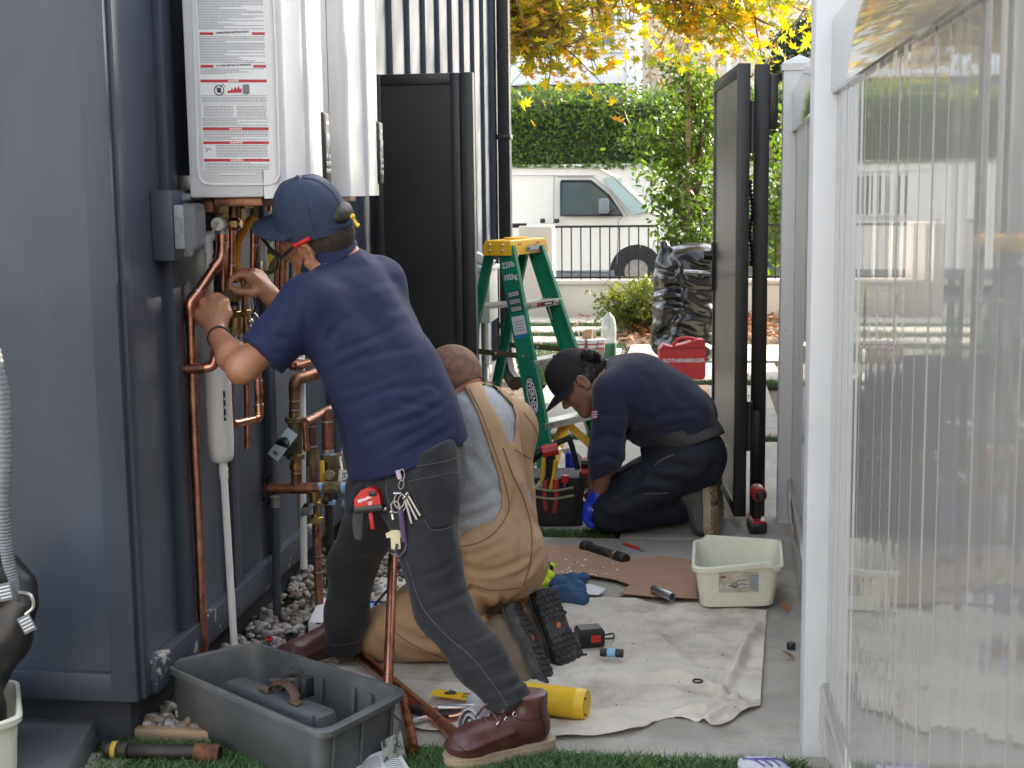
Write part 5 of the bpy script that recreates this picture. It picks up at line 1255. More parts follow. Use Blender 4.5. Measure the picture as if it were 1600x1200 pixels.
for a, b_, c, r in ((hipN, kneeN, ankN, 1), (hipF, kneeF, ankF, 1)): F1.cone(a, b_, .072, .050, .04).cone(b_, c.lerp(b_, .2), .048, .034, .02)
kl = [Y(346, 473, 3.60), Y(332, 466, 3.615), Y(317, 473, 3.62), Y(305, 489, 3.615)]
hand(F1, wrL, kl, [[Y(336, 463, 3.645), Y(327, 462, 3.665), Y(322, 468, 3.67)], [Y(321, 459, 3.655), Y(311, 462, 3.68), Y(308, 470, 3.685)], [Y(306, 466, 3.66), Y(299, 472, 3.685), Y(298, 481, 3.685)], [Y(296, 485, 3.65), Y(292, 492, 3.67), Y(294, 500, 3.67)]],
     [Y(343, 512, 3.58), Y(356, 490, 3.61), Y(352, 470, 3.64), Y(340, 461, 3.66)], .0128, palm=V(.0, .018, 0))
kr = [Y(392, 430, 3.755), Y(397, 425, 3.78), Y(404, 427, 3.805), Y(410, 433, 3.82)]
hand(F1, wrR, kr, [[Y(374, 429, 3.75), Y(362, 436, 3.745), Y(359, 446, 3.742)], [Y(380, 423, 3.785), Y(368, 429, 3.79), Y(366, 439, 3.785)], [Y(388, 427, 3.815), Y(378, 435, 3.82), Y(379, 444, 3.81)], [Y(396, 436, 3.83), Y(388, 443, 3.83), Y(390, 450, 3.825)]],
     [Y(412, 455, 3.785), Y(395, 458, 3.752), Y(376, 456, 3.738), Y(361, 451, 3.735)], .0125, palm=V(-.008, .004, -.012))
man1 = sculpt('person', F1, m_skin1, None, sm=1)
tag(man1, 'plumber in navy polo, dark jeans and blue cap standing bent towards the copper pipes', 'person', 'plumbers at work in the alley')

Fs = Field((-1.30, 3.24, 0.55), (-.50, 3.98, 1.36), .0048)
Fs.cone(shL, Y(618, 690, 3.47), .068, .088, .05).cone(Y(585, 452, 3.72), Y(658, 655, 3.655), .074, .092, .10)
Fs.cone(Y(535, 520, 3.64), Y(596, 690, 3.59), .088, .096, .05).cone(Y(545, 432, 3.62), Y(600, 560, 3.63), .070, .10, .05)
Fs.cone(neck.lerp(shL, .15), shL, .056, .066, .05).cone(neck.lerp(shR, .2), Y(582, 447, 3.72), .056, .068, .05)
Fs.cone(Y(480, 478, 3.455), Y(409, 556, 3.39), .070, .067, .03, cut=True)
Fs.cone(shR, Y(500, 500, 3.85), .070, .066, .03, cut=True)
Fs.cone(Y(610, 690, 3.48), Y(640, 735, 3.48), .088, .10, .04).cone(Y(660, 655, 3.66), Y(680, 700, 3.62), .09, .085, .04).cone(Y(596, 690, 3.6), Y(600, 740, 3.58), .09, .09, .04)
Fs.cone(Y(630, 590, 3.6), Y(654, 692, 3.565), .10, .116, .05).cone(Y(560, 490, 3.575), Y(632, 640, 3.55), .085, .108, .09).cone(Y(640, 700, 3.55), Y(632, 735, 3.54), .12, .125, .05)
pa, pb, pc = Y(724, 688, 3.58), Y(618, 740, 3.40), Y(563, 730, 3.68)
nrm = (pb - pa).cross(pc - pa).normalized(); nrm = nrm if nrm.z < 0 else -nrm
Fs.plane(pa, nrm)
ST = [([(500, 560), (540, 545), (600, 520), (630, 505)], 6.4, 0.0020), ([(505, 590), (560, 560), (630, 545), (655, 540)], 6.4, 0.0020), ([(520, 615), (580, 600), (650, 570)], 6.4, 0.0017), ([(530, 640), (600, 610), (665, 598)], 7.2, 0.0023),
      ([(560, 665), (620, 640), (680, 615)], 7.2, 0.0023), ([(560, 690), (610, 665), (650, 655), (700, 625)], 6.4, 0.0026), ([(590, 712), (640, 680), (700, 645)], 6.4, 0.0020), ([(620, 715), (670, 690), (712, 665)], 5.6, 0.0017),
      ([(640, 610), (670, 600), (690, 612)], 5.6, 0.0020), ([(620, 625), (650, 632), (690, 640)], 5.6, 0.0020), ([(600, 485), (640, 478)], 7.2, 0.0017), ([(560, 455), (600, 440), (625, 440)], 7.2, 0.0020), ([(540, 500), (520, 520), (508, 545)], 7.2, 0.0023),
      ([(490, 415), (520, 410), (560, 415), (610, 400)], 7.2, 0.0020), ([(500, 402), (515, 418), (540, 424)], 5.6, 0.0017), ([(570, 392), (578, 402), (600, 408)], 4.8, 0.0023), ([(470, 470), (478, 500), (476, 540)], 6.4, 0.0020),
      ([(430, 450), (425, 480), (400, 520)], 6.4, 0.0013), ([(455, 455), (450, 500), (430, 550)], 7.2, 0.0017), ([(468, 545), (450, 530), (410, 525)], 5.6, 0.0020), ([(466, 555), (440, 552), (400, 545)], 4.8, 0.0013), ([(485, 560), (500, 600), (540, 660)], 6.4, 0.0017)]
sh1 = sculpt('polo_shirt', Fs, m_polo, man1, ST, [(.0022, 16, 3, [[1, .2, 0], [0, .5, .3], [.4, 0, 1]]), (.0016, 9, 21, [[.8, .2, -.5], [.1, .7, 0], [.9, .2, 1.1]])], sm=1)
# collar
def collar(parent, mat, c, ax, fwd, r0, r1, h, name='collar', open_=.18):
    x = Vector(fwd) - Vector(ax) * Vector(fwd).dot(ax); x.normalize(); y = Vector(ax).cross(x); b = B()
    def fn(u, v):
        a = PI * 2 * (open_ + (1 - 2 * open_) * u); rr = r0 + (r1 - r0) * v; return c + x * rr * 1.08 * math.cos(a) + y * rr * math.sin(a) + Vector(ax) * h * (1 - v)
    b.grid(fn, 28, 4); b.grid(lambda u, v: fn(u, v) - Vector(ax) * .003 + (c - fn(u, v)).normalized() * .004, 28, 4); return part(name, b, mat, parent, 60)
ax = (H1 + V(.03, 0, -.02) - neck).normalized()
collar(man1, m_polo, neck + ax * .046 + V(-.016, 0, 0), (ax + V(0, -.1, 0)).normalized(), f1, .060, .080, .052, open_=.05)
b = B(); b.tube([elL.lerp(wrL, .93) + d for d in [(lambda fr: fr @ V(.0295 * math.cos(a), .0275 * math.sin(a), 0) - elL.lerp(wrL, .93))(frame(elL.lerp(wrL, .93), wrL - elL)) for a in [2 * PI * k / 20 for k in range(21)]]], .0028, 6); part('wristband', b, m_blackpl, man1, 60)
# jeans
Fj = Field((-1.12, 3.12, 0.03), (-.34, 4.0, .82), .005)
Fj.cone(hipN, kneeN, .092, .069, .04).cone(kneeN, calfN, .067, .063, .03).cone(calfN, ankN, .062, .050, .03, cut=True)
Fj.cone(hipF, kneeF, .088, .067, .04).cone(kneeF, kneeF.lerp(ankF, .6), .066, .060, .03).cone(kneeF.lerp(ankF, .6), ankF, .060, .053, .03, cut=True)
Fj.cone(Y(650, 712, 3.50), Y(652, 760, 3.50), .108, .10, .05).cone(Y(682, 735, 3.57), Y(668, 770, 3.5), .070, .080, .05).cone(Y(612, 735, 3.52), Y(660, 705, 3.60), .085, .092, .05).cone(Y(672, 705, 3.6), Y(680, 745, 3.58), .070, .07, .05).cone(Y(596, 740, 3.64), Y(590, 765, 3.68), .08, .085, .05)
SJ = [([(600, 800), (650, 812), (712, 802)], 3.8, 0.0022), ([(700, 800), (720, 812)], 3.8, 0.0006), ([(640, 905), (690, 890), (715, 870)], 5.1, 0.0027), ([(645, 930), (700, 915), (728, 900)], 5.1, 0.0007), ([(650, 960), (700, 940), (735, 925)], 5.8, 0.0032), ([(665, 985), (720, 975), (755, 960)], 5.8, 0.0007), ([(690, 1010), (740, 1000), (770, 985)], 5.1, 0.0022),
      ([(735, 1065), (790, 1050), (815, 1030)], 5.1, 0.0009), ([(750, 1085), (800, 1072), (830, 1050)], 5.1, 0.0040), ([(765, 1100), (810, 1092), (838, 1075)], 4.5, 0.0009), ([(715, 1040), (760, 1030), (790, 1015)], 5.1, 0.0022), ([(620, 860), (640, 850), (660, 830)], 5.1, 0.0006),
      ([(515, 880), (550, 872), (590, 880)], 5.1, 0.0032), ([(512, 905), (550, 915), (588, 900)], 5.1, 0.0007), ([(515, 945), (545, 950), (580, 935)], 5.1, 0.0032), ([(505, 965), (540, 975), (575, 960)], 5.1, 0.0010), ([(502, 985), (540, 995), (570, 985)], 4.5, 0.0040), ([(535, 860), (560, 840), (590, 835)], 5.1, 0.0007), ([(525, 920), (540, 940)], 5.1, 0.0027)]
Fj.plane(Y(724, 668, 3.58), -nrm)
je = sculpt('jeans', Fj, m_jeans, man1, SJ, [(.0026, 18, 8)], sm=1)
sj = Surf(je)
sj.seam('seam', [(640, 890), (652, 930), (668, 960), (700, 995), (740, 1030), (775, 1075), (790, 1098)], .0007, m_thread, je, .0008)
sj.seam('seam', [(632, 868), (640, 890)], .0007, m_thread, je); sj.seam('seam', [(790, 1100), (802, 1120)], .0007, m_thread, je)
sj.seam('pocket_seam', [(638, 752), (652, 790), (672, 828)], .0007, m_thread, je, .001); sj.seam('pocket_seam', [(638, 752), (680, 744), (716, 738)], .0007, m_thread, je, .001); sj.seam('pocket_seam', [(672, 828), (690, 828), (706, 822)], .0007, m_thread, je, .001)
sj.seam('waist_seam', [(650, 728), (690, 722), (722, 712)], .0007, m_thread, je, .001); sj.seam('waist_seam', [(606, 742), (604, 770), (612, 795)], .0007, m_thread, je, .001)
sj.seam('hem_seam', [(775, 1113), (805, 1112), (836, 1098)], .0007, m_thread, je, .0008); sj.seam('hem_seam', [(504, 1004), (530, 1008), (560, 1003)], .0007, m_thread, je, .0008)
sj.patch('back_pocket', [(640, 754), (716, 740), (704, 820), (672, 826)], .0028, m_jeans, je, 8)
# boots
hd = (Z(706, 1200) - Z(862, 1168)).normalized()
fr = frame(Z(860, 1168), (0, 0, 1), hd); fr.translation.z = 0.002
bu_ = boot(man1, fr @ Matrix.Diagonal((.98, .95, 1, 1)), m_leather, m_sole, h=.15, style='moc', laces=m_leather); sbt = Surf(bu_)
for pts in ([(716, 1166), (735, 1178), (765, 1182), (790, 1178)], [(776, 1160), (786, 1180), (812, 1172), (830, 1158), (836, 1140)], [(842, 1108), (848, 1130), (852, 1150)], [(800, 1118), (820, 1126), (850, 1120)]): sbt.seam('seam', pts, .0013, M('dark_thread', (.03, .012, .012), .7), bu_, .0008)
fr = frame(Z(556, 1024), (0, 0, 1), (-.62, -.78, 0)); boot(man1, fr, m_leather, m_sole, h=.14, style='moc')
# cap with adjuster opening, glasses, hair
f_ = f1.normalized(); u_ = (u1_ - f_ * u1_.dot(f_)).normalized(); x_ = f_.cross(u_)
cc = H1 + u_ * .030 - f_ * .004
crown, cpt, seam = cap_crown('cap', cc, f_, u_, x_, (.086, .104, .132), m_cap1, man1, b0=-.006)
part('cap_seam', seam, m_cap1, crown, 60)
b = B(); b.sphere(cc + u_ * .132, .009, 6, rz=.009); part('cap_button', b, m_cap1, crown, 60)
def brim(parent, mat, c, f, u, x, L, w_, droop):
    b = B()
    def fn(u_a, v, off=0.0):
        a = (u_a - .5) * PI * .92; r = .100 + v * (L * math.cos(a * .98) ** .6 if math.cos(a * .98) > 0 else 0)
        return c + x * (w_ * math.sin(a)) * (1 + .12 * v) + f * (.100 * math.cos(a) * 1.05 + L * v * max(0, math.cos(a)) ** .55) + u * (-.016 * (math.sin(a) ** 2) - droop * v ** 1.3 + off)
    b.grid(lambda p, q: fn(p, q), 20, 6); b.grid(lambda p, q: fn(1 - p, q, -.004), 20, 6); b.tube([fn(k / 20, 1, -.002) for k in range(21)], .0028, 6)
    br = part('brim', b, mat, parent, 60)
    for v in (.3, .5, .7, .86): b = B(); b.tube([fn(k / 20, v, .0005) for k in range(21)], .0007, 4); part('brim_stitch', b, mat, br, 60)
brim(crown, m_cap1, cc + u_ * .026 - f_ * .006, f_, u_, x_, .078, .084, .004)
bo = cc - f_ * .100 + u_ * .030
b = B(); b.lathe([(.034, -.012), (.033, .0), (.024, .006), (0, .008)], 20, frame(bo - f_ * .004, -f_ + u_ * .32, u_) @ Matrix.Diagonal((.8, 1.15, 1, 1))); part('cap_opening', b, m_hair, crown, 60)
b = B(); b.tube(bez([bo + x_ * .05 - u_ * .022 + f_ * .018, bo - u_ * .03 - f_ * .014, bo - x_ * .05 - u_ * .022 + f_ * .018], 6), .009, 6, flat=.35, up=u_); part('cap_strap', b, m_cap1, crown, 60)
b = B(); b.sphere(Y(551, 338, 3.52), .007, 6); b.sphere(Y(559, 352, 3.52), .006, 6); b.tube([Y(551, 338, 3.52), Y(555, 346, 3.525), Y(559, 352, 3.52)], .004, 6); part('ear_plug', b, m_yellow, crown, 60)
Fh = Field(H1 - V(.16, .16, .16), H1 + V(.16, .16, .16), .004)
Fh.ell(qh(0, -.016, .012), (.0752, .0945, .093), f1, u1_, .01); Fh.plane(qh(0, .02, .0), f_ - u_ * .2); Fh.plane(qh(0, 0, -.055), -u_); Fh.plane(qh(0, 0, .05), u_)
sculpt('hair', Fh, M('short_dark_hair', (.035, .024, .018), .8, var=.4, scale=200, bump=.6, bscale=400), man1, None, [(.002, 90, 2)])
g0, g1 = Y(484, 372, 3.50), Y(458, 386, 3.515); g2 = Y(439, 403, 3.545)
gl_ = B(); gl_.tube([g1, g2], .0055, 8, flat=.7); gl_.tube([g1, g1.lerp(g0, .1)], .0055, 8); gl_.tube(bez([g2, Y(424, 390, 3.60), Y(411, 373, 3.66)], 4), .005, 8); gl_.tube([Y(411, 373, 3.66), Y(434, 357, 3.69)], .0045, 8)
gs = part('glasses', gl_, m_blackpl, man1, 60); b = B(); b.tube([g0, g1], .0062, 8, flat=.7); part('temple', b, m_red, gs, 60)
b = B(); b.loft([[g2 + V(0, 0, -.002), Y(424, 390, 3.60), Y(411, 373, 3.66)], [g2 + V(.008, .0, -.012), Y(429, 399, 3.60), Y(416, 382, 3.66)]], False, False); part('lens', b, m_blackpl, gs, 60)
# things he carries: tape measure, key bunch, paper slip between the hands
tmf = frame(Y(576, 782, 3.40), (-.1, -1, .05), (1, .05, .14))
tm = thing('tape_measure', 'red and black 25 foot tape measure clipped on the standing plumber\'s belt', 'tape measure', Y(576, 782, 3.40))
b = B(); b.prism([(-.036, -.012), (-.034, .008), (-.012, .030), (.012, .034), (.028, .026), (.035, .006), (.034, -.012)], .034, tmf @ T(0, 0, -.022)); part('case', b, m_red, tm, 30)
b = B(); b.box((0, 0, 0), (.078, .018, .042), .004, tmf @ T(0, -.020, -.006)); part('base', b, m_blackpl, tm); b = B(); b.box((0, 0, 0), (.020, .014, .008), .002, tmf @ T(.018, .018, .012)); part('lock', b, m_blackpl, tm)
b = B(); b.box((0, 0, 0), (.016, .008, .004), .001, tmf @ T(.036, -.026, .0)); part('tip', b, m_galv, tm)
text('lettering', 'Milwaukee', .0125, tmf @ T(-.006, .006, .0125) @ R(.28), m_whiteprint, tm, .0004, sx=.72, shear=.25, bold=.0003); text('lettering', "25'", .0105, tmf @ T(.008, -.006, .0125) @ R(.2), m_whiteprint, tm, .0004, bold=.0003)
b = B(); b.tube([tmf @ V(-.026, .004, .0123), tmf @ V(.006, .010, .0123)], .0006, 4); part('underline', b, m_whiteprint, tm)
b = B(); b.box((0, 0, 0), (.012, .05, .008), .003, tmf @ T(-.002, -.05, -.006)); part('clip', b, m_red, tm)
ph = thing('tool_pouch', 'black fabric pouch and gloves hanging behind the red tape measure', 'pouch', Y(555, 790, 3.46))
b = B(); b.tube([Y(572, 752, 3.47), Y(556, 775, 3.46), Y(545, 800, 3.46)], [.012, .026, .008], 10, flat=.6); part('flap', b, m_work, ph); b = B(); b.tube([Y(565, 785, 3.45), Y(560, 815, 3.44), Y(560, 842, 3.44)], [.016, .018, .012], 8, flat=.6); part('glove', b, m_tee, ph)
kb = thing('key_ring', 'bunch of keys with silver clips and a purple braided cord on the plumber\'s hip', 'keys', Y(622, 780, 3.36))
KY = 3.365
def kp(px, py, d=0): return Y(px, py, KY + d)
b = B(); b.tube([kp(621, 735), kp(625, 748)], .006, 8); part('whistle', b, M('lilac_plastic', (.62, .45, .60), .4), kb)
def oval(cx, cy, w_, h_, r, ang=0): 
    b = B(); b.tube([kp(cx + (w_ * math.cos(t)) * math.cos(ang) - h_ * math.sin(t) * math.sin(ang), cy + w_ * math.cos(t) * math.sin(ang) + h_ * math.sin(t) * math.cos(ang)) for t in [2 * PI * k / 16 for k in range(17)]], r, 6); return b
for c_ in ((628, 742, 4, 9, .0012, 0), (627, 757, 4, 7, .0014, .2), (624, 782, 8, 12, .0019, .1), (618, 792, 7, 9, .0019, -.2), (628, 786, 6, 13, .0016, 0)): part('ring', oval(*c_), m_solder, kb, 60)
b = B(); b.box((0, 0, 0), (.022, .006, .02), .003, frame(kp(622, 770), (0, -1, 0), (1, 0, 0))); part('swivel', b, m_galv, kb)
for a, e in (((633, 776), (651, 812)), ((632, 778), (643, 818)), ((636, 772), (656, 806)), ((612, 800), (614, 812))):
    b = B(); b.tube([kp(*a), kp(*e, -.004)], .0028, 5, flat=.35); b.sphere(kp(*a), .006, 5); part('key', b, m_galv, kb)
m_purple = M('purple_cord', (.10, .065, .13), .8, var=.3, scale=150)
b = B(); pts = [kp(626 + .3 * k, 796 + 2.6 * k) for k in range(20)]; b.tube(pts, [.0085 if k % 2 else .0068 for k in range(20)], 8); part('braid', b, m_purple, kb, 60)
b = B(); b.tube([kp(620, 850), kp(618, 862), kp(623, 870), kp(632, 862), kp(636, 850), kp(628, 844)], .003, 6); part('cord_loop', b, m_purple, kb, 60)
sf_ = frame(kp(618, 843, .006), (0, -1, .05), (1, 0, .05)); b = B(); b.prism([(-.012, -.024), (.012, -.024), (.012, .006), (.022, .004), (.024, .014), (.008, .024), (-.008, .024), (-.024, .016), (-.022, .004), (-.012, .006)], .0015, sf_); part('tag', b, M('cream_tag', (.62, .58, .36), .6), kb)

# ------------------------------------------------------------------ the kneeling man in brown overalls
hip2, nk2, H2 = Y(774, 862, 3.96), Y(714, 634, 4.10), Y(704, 597, 4.06)
f2 = V(-.80, .30, -.55); u2_ = V(-.35, .25, .9)
kn2, ft2 = V(-.90, 3.93, .075), Y(785, 985, 3.92)
kn2b, ft2b = V(-.86, 4.16, .08), Y(845, 960, 4.02)
F2 = Field((-1.15, 3.66, 0.0), (-.28, 4.42, 1.08), .0056)
F2.cone(nk2 + V(.01, 0, -.05), H2 + V(0, 0, -.02), .066, .062, .04)
head(F2, H2, f2, u2_, r=.074)
F2.cone(hip2, nk2 + V(.02, .02, -.10), .09, .08, .06).cone(Y(742, 680, 4.02), Y(780, 685, 4.15), .065, .065, .06)
F2.cone(hip2, kn2, .075, .058, .05).cone(kn2, ft2, .055, .045, .03).cone(hip2 + V(.0, .14, 0), kn2b, .07, .055, .05).cone(kn2b, ft2b, .055, .045, .03)
F2.cone(Y(735, 665, 3.98), V(-.79, 3.90, .50), .05, .045, .03).cone(V(-.79, 3.90, .50), V(-.83, 4.06, .38), .042, .030, .02).cone(Y(790, 672, 4.2), V(-.80, 4.32, .50), .05, .045, .03).cone(V(-.80, 4.32, .50), V(-.86, 4.20, .40), .042, .030, .02)
for w0, dx in ((V(-.83, 4.06, .38), 0), (V(-.86, 4.20, .40), 1)):
    kk = [w0 + V(-.075, -.03 + .02 * k, .01) for k in range(4)]
    hand(F2, w0, kk, [[q + V(-.035, 0, -.01), q + V(-.05, 0, -.03), q + V(-.045, 0, -.045)] for q in kk], [w0 + V(-.02, -.03, 0), w0 + V(-.05, -.045, -.02), w0 + V(-.08, -.04, -.03), w0 + V(-.095, -.03, -.035)])
man2 = sculpt('person', F2, m_skin2, None, sm=1)
tag(man2, 'man with cropped hair in tan overalls and grey tee shirt kneeling on the drop cloth', 'person', 'plumbers at work in the alley')
Ft = Field((-1.10, 3.68, .22), (-.34, 4.46, .92), .0055)
def torso2(Fx, g):
    Fx.cone(Y(762, 840, 3.96), Y(752, 668, 3.98), .125 + g, .098 + g, .07).cone(Y(788, 850, 4.14), Y(782, 688, 4.18), .098 + g, .082 + g, .07)
    Fx.cone(Y(730, 830, 4.04), Y(722, 660, 4.06), .12 + g, .075 + g, .07).cone(nk2 + V(0, .0, -.075), Y(752, 648, 4.0), .066 + g, .080 + g, .05).cone(nk2 + V(0, .0, -.075), Y(792, 668, 4.2), .066 + g, .085 + g, .05)
torso2(Ft, 0)
Ft.cone(Y(735, 668, 3.98), V(-.785, 3.905, .54), .072, .060, .03, cut=True).cone(Y(790, 672, 4.20), V(-.79, 4.31, .54), .075, .062, .03, cut=True)
tee = sculpt('tee_shirt', Ft, m_heather, man2, [([(700, 700), (740, 720), (775, 760)], 10, .005), ([(700, 790), (740, 782), (780, 760)], 9, .009), ([(705, 812), (745, 805), (775, 785)], 8, .009), ([(700, 830), (735, 828), (765, 808)], 8, .008), ([(695, 640), (720, 660), (735, 700)], 10, .005), ([(720, 610), (745, 625)], 7, .004)], [(.003, 14, 4)], sm=1)
collar(man2, m_heather, nk2 + V(.005, -.005, -.035), (H2 - nk2).normalized(), f2, .066, .085, .022, open_=.0)
Fo = Field((-1.06, 3.66, 0.0), (-.32, 4.44, .92), .0055)
torso2(Fo, .009)
gx = [Fo.lo[i] + Fo.h * np.arange(Fo.n[i]) for i in range(3)]
GG = np.stack(np.meshgrid(*gx, indexing='ij'), -1).reshape(-1, 3); qpx, zpx = topx(GG)
tee_area = [(560, 560), (726, 604), (746, 645), (764, 698), (780, 748), (784, 792), (774, 820), (748, 840), (712, 850), (640, 852), (560, 852)]
vee = [(741, 598), (764, 598), (800, 640), (826, 672), (806, 692), (790, 690), (772, 646)]
vee = [(752, 600), (772, 602), (800, 632), (806, 652), (803, 694), (794, 690), (776, 648)]
side = [(840, 655), (900, 655), (900, 738), (846, 738)]
for poly in (tee_area, vee, side):
    sd = pxpoly(qpx, poly) * zpx / F_PX; Fo.D = np.maximum(Fo.D, sd.reshape(Fo.D.shape).astype(np.float32))
del GG, qpx, zpx
Fo.cone(Y(770, 858, 3.92), Y(800, 880, 3.97), .112, .10, .05).cone(Y(789, 868, 4.12), Y(792, 885, 4.10), .096, .092, .05).cone(Y(735, 885, 3.98), Y(790, 870, 3.95), .09, .10, .05)
Fo.cone(Y(765, 885, 3.93), V(-.84, 3.90, .115), .10, .082, .05).cone(V(-.90, 3.92, .085), Y(770, 1000, 3.90), .082, .062, .04, cut=True)
Fo.cone(Y(800, 880, 4.12), V(-.82, 4.14, .11), .105, .08, .05).cone(V(-.86, 4.16, .08), Y(830, 975, 4.02), .078, .06, .04, cut=True)
Fo.plane((0, 0, .004), (0, 0, -1))
SO = [([(700, 862), (742, 866), (790, 846)], 5.5, .006), ([(716, 884), (770, 892), (832, 868)], 5.5, .007), ([(815, 716), (832, 780), (838, 836)], 5, .005), ([(790, 800), (812, 830), (815, 870)], 5, .005), ([(700, 940), (735, 925), (770, 930)], 5, .007), ([(650, 985), (700, 985), (745, 1000)], 5, .007), ([(625, 1030), (670, 1042), (715, 1050)], 5, .006), ([(745, 985), (775, 960), (790, 925)], 5, .007), ([(800, 905), (825, 890), (845, 860)], 5, .006), ([(795, 745), (805, 765), (800, 800)], 4.5, .004), ([(640, 960), (690, 975), (740, 960)], 9, .008), ([(600, 975), (660, 1000), (720, 1000)], 9, .008), ([(610, 1000), (660, 1025), (730, 1035)], 9, .007), ([(690, 890), (740, 930), (780, 955)], 9, .007), ([(720, 905), (760, 950), (775, 965)], 8, .008), ([(770, 960), (820, 935), (848, 900)], 9, .010), ([(590, 1000), (620, 1040)], 8, .006), ([(800, 700), (830, 760), (845, 790)], 10, .005), ([(820, 760), (848, 800)], 8, .006), ([(700, 860), (720, 880), (715, 920)], 9, .006)]
ov = sculpt('overalls', Fo, m_duck, man2, SO, [(.003, 12, 6)], sm=1)
so_ = Surf(ov)
so_.seam('seam', [(786, 700), (800, 740), (818, 780), (830, 830), (828, 880), (818, 915)], .0022, m_tanthread, ov, .001)
so_.seam('seam', [(804, 702), (820, 712), (842, 722)], .0015, m_tanthread, ov, .001)
so_.seam('pocket_seam', [(735, 912), (770, 922), (815, 918)], .0020, m_tanthread, ov, .001); so_.seam('pocket_seam', [(735, 912), (722, 935), (712, 955)], .0016, m_tanthread, ov, .001)
so_.seam('seam', [(612, 985), (650, 1010), (720, 1040)], .0016, m_tanthread, ov, .001)
so_.seam('edge_seam', [(733, 606), (753, 648), (771, 698), (787, 748), (795, 792), (780, 824), (752, 846), (712, 856)], .0016, m_tanthread, ov, .0012)
so_.seam('edge_seam', [(818, 645), (835, 668), (845, 700)], .0014, m_tanthread, ov, .0012)
so_.patch('rivet', [(706, 878), (714, 878), (714, 884), (706, 884)], .002, m_brass, ov, 2)
# hair: cropped cap above the neck
Fh = Field(H2 - V(.15, .15, .15), H2 + V(.15, .15, .15), .004); f_ = f2.normalized(); u_ = (u2_ - f_ * u2_.dot(f_)).normalized()
Fh.ell(H2 + u_ * .012 - f_ * .013, (.0760, .0960, .0945), f2, u2_, .01); Fh.plane(H2 - u_ * .045 - f_ * .03, -u_ * .9 - f_ * .1); Fh.plane(H2 + f_ * .05, f_ - u_ * .5)
sculpt('hair', Fh, m_stub, man2, None, None, 1)
# boots, soles towards us
RT, DN, CM = V(_r.x, _r.y, 0).normalized(), V(0, 0, -1), V(-_f.x, -_f.y, 0).normalized()
def bootframe(heel, toe, al):
    l = (toe - heel).normalized(); s_ = (RT - l * RT.dot(l)); s_.z *= 1; s_.normalize(); cm = CM - l * CM.dot(l); cm = (cm - s_ * cm.dot(s_)).normalized()
    n = s_ * math.cos(al) + cm * math.sin(al); z = -n; y = z.cross(l); return Matrix(((l.x, y.x, z.x, heel.x), (l.y, y.y, z.y, heel.y), (l.z, y.z, z.z, heel.z), (0, 0, 0, 1)))
bf = bootframe(Y(806, 942, 3.88), Y(864, 1066, 3.80), math.radians(18)) @ Matrix.Diagonal((1.1, 1.16, 1.15, 1)); boot(man2, bf, m_suede, m_rubber, m_rubber, h=.17, lug=.0055, style='moc')
bf = bootframe(Y(850, 922, 4.0), Y(900, 1050, 3.93), math.radians(52)) @ Matrix.Diagonal((1.1, 1.16, 1.1, 1)); boot(man2, bf, m_suede, m_rubber, m_rubber, h=.17, lug=.0055, style='moc')

# ------------------------------------------------------------------ the man kneeling by the gate in navy sweatshirt
H3 = Y(906, 596, 5.56); f3 = V(-.72, -.10, -.72); u3_ = V(-.70, .05, .72)
hip3 = Y(1078, 712, 5.62); kn3, an3 = V(-.335, 5.52, .085), V(-.03, 5.60, .10); kn3b, an3b = V(-.30, 5.80, .085), V(0.0, 5.83, .08)
shN, shF = Y(957, 612, 5.44), Y(968, 585, 5.78); elN, wrN = Y(947, 712, 5.40), Y(936, 772, 5.47); elF, wrF = Y(950, 715, 5.72), V(-.42, 5.70, .20)
F3 = Field((-.66, 5.30, 0), (.22, 5.98, .86), .0062)
F3.cone(Y(955, 600, 5.6), H3 + V(.03, 0, 0), .062, .056, .03); q3 = head(F3, H3, f3, u3_, r=.076)
F3.cone(hip3, Y(985, 610, 5.6), .11, .11, .06).cone(shN, shF, .06, .06, .05).cone(shN, elN, .05, .042, .03).cone(elN, wrN, .042, .029, .02).cone(shF, elF, .05, .042, .03).cone(elF, wrF, .042, .029, .02)
F3.cone(hip3 + V(0, -.08, 0), kn3, .09, .06, .05).cone(kn3, an3, .055, .045, .03).cone(hip3 + V(0, .10, 0), kn3b, .09, .06, .05).cone(kn3b, an3b, .055, .045, .03)
for w0 in (wrN, wrF):
    kk = [w0 + V(-.04, -.03 + .02 * k, -.06) for k in range(4)]
    hand(F3, w0, kk, [[q + V(-.012, 0, -.03), q + V(.004, 0, -.05), q + V(.018, 0, -.058)] for q in kk], [w0 + V(.0, -.03, -.02), w0 + V(.005, -.04, -.05), w0 + V(.0, -.035, -.075), w0 + V(-.01, -.03, -.09)])
man3 = sculpt('person', F3, m_skin3, None, sm=1)
tag(man3, 'man in navy sweatshirt and black cap crouching on his knees beside the open gate', 'person', 'plumbers at work in the alley')
Fw = Field((-.56, 5.28, .14), (.20, 5.98, .82), .0062)
Fw.cone(Y(1072, 655, 5.52), Y(985, 612, 5.50), .115, .115, .07).cone(Y(1075, 650, 5.70), Y(985, 598, 5.72), .12, .115, .07).cone(Y(1000, 605, 5.6), Y(1040, 632, 5.6), .135, .14, .07).cone(Y(1010, 660, 5.6), Y(1060, 672, 5.6), .10, .10, .06)
Fw.cone(shN, elN, .078, .064, .04).cone(elN, wrN, .064, .048, .03, cut=True).cone(shF, elF, .078, .062, .04).cone(elF, wrF, .062, .048, .03, cut=True).cone(Y(955, 598, 5.6), Y(975, 602, 5.6), .075, .10, .05)
pa, pb, pc = Y(1122, 655, 5.7), Y(1055, 692, 5.42), Y(1000, 712, 5.6)
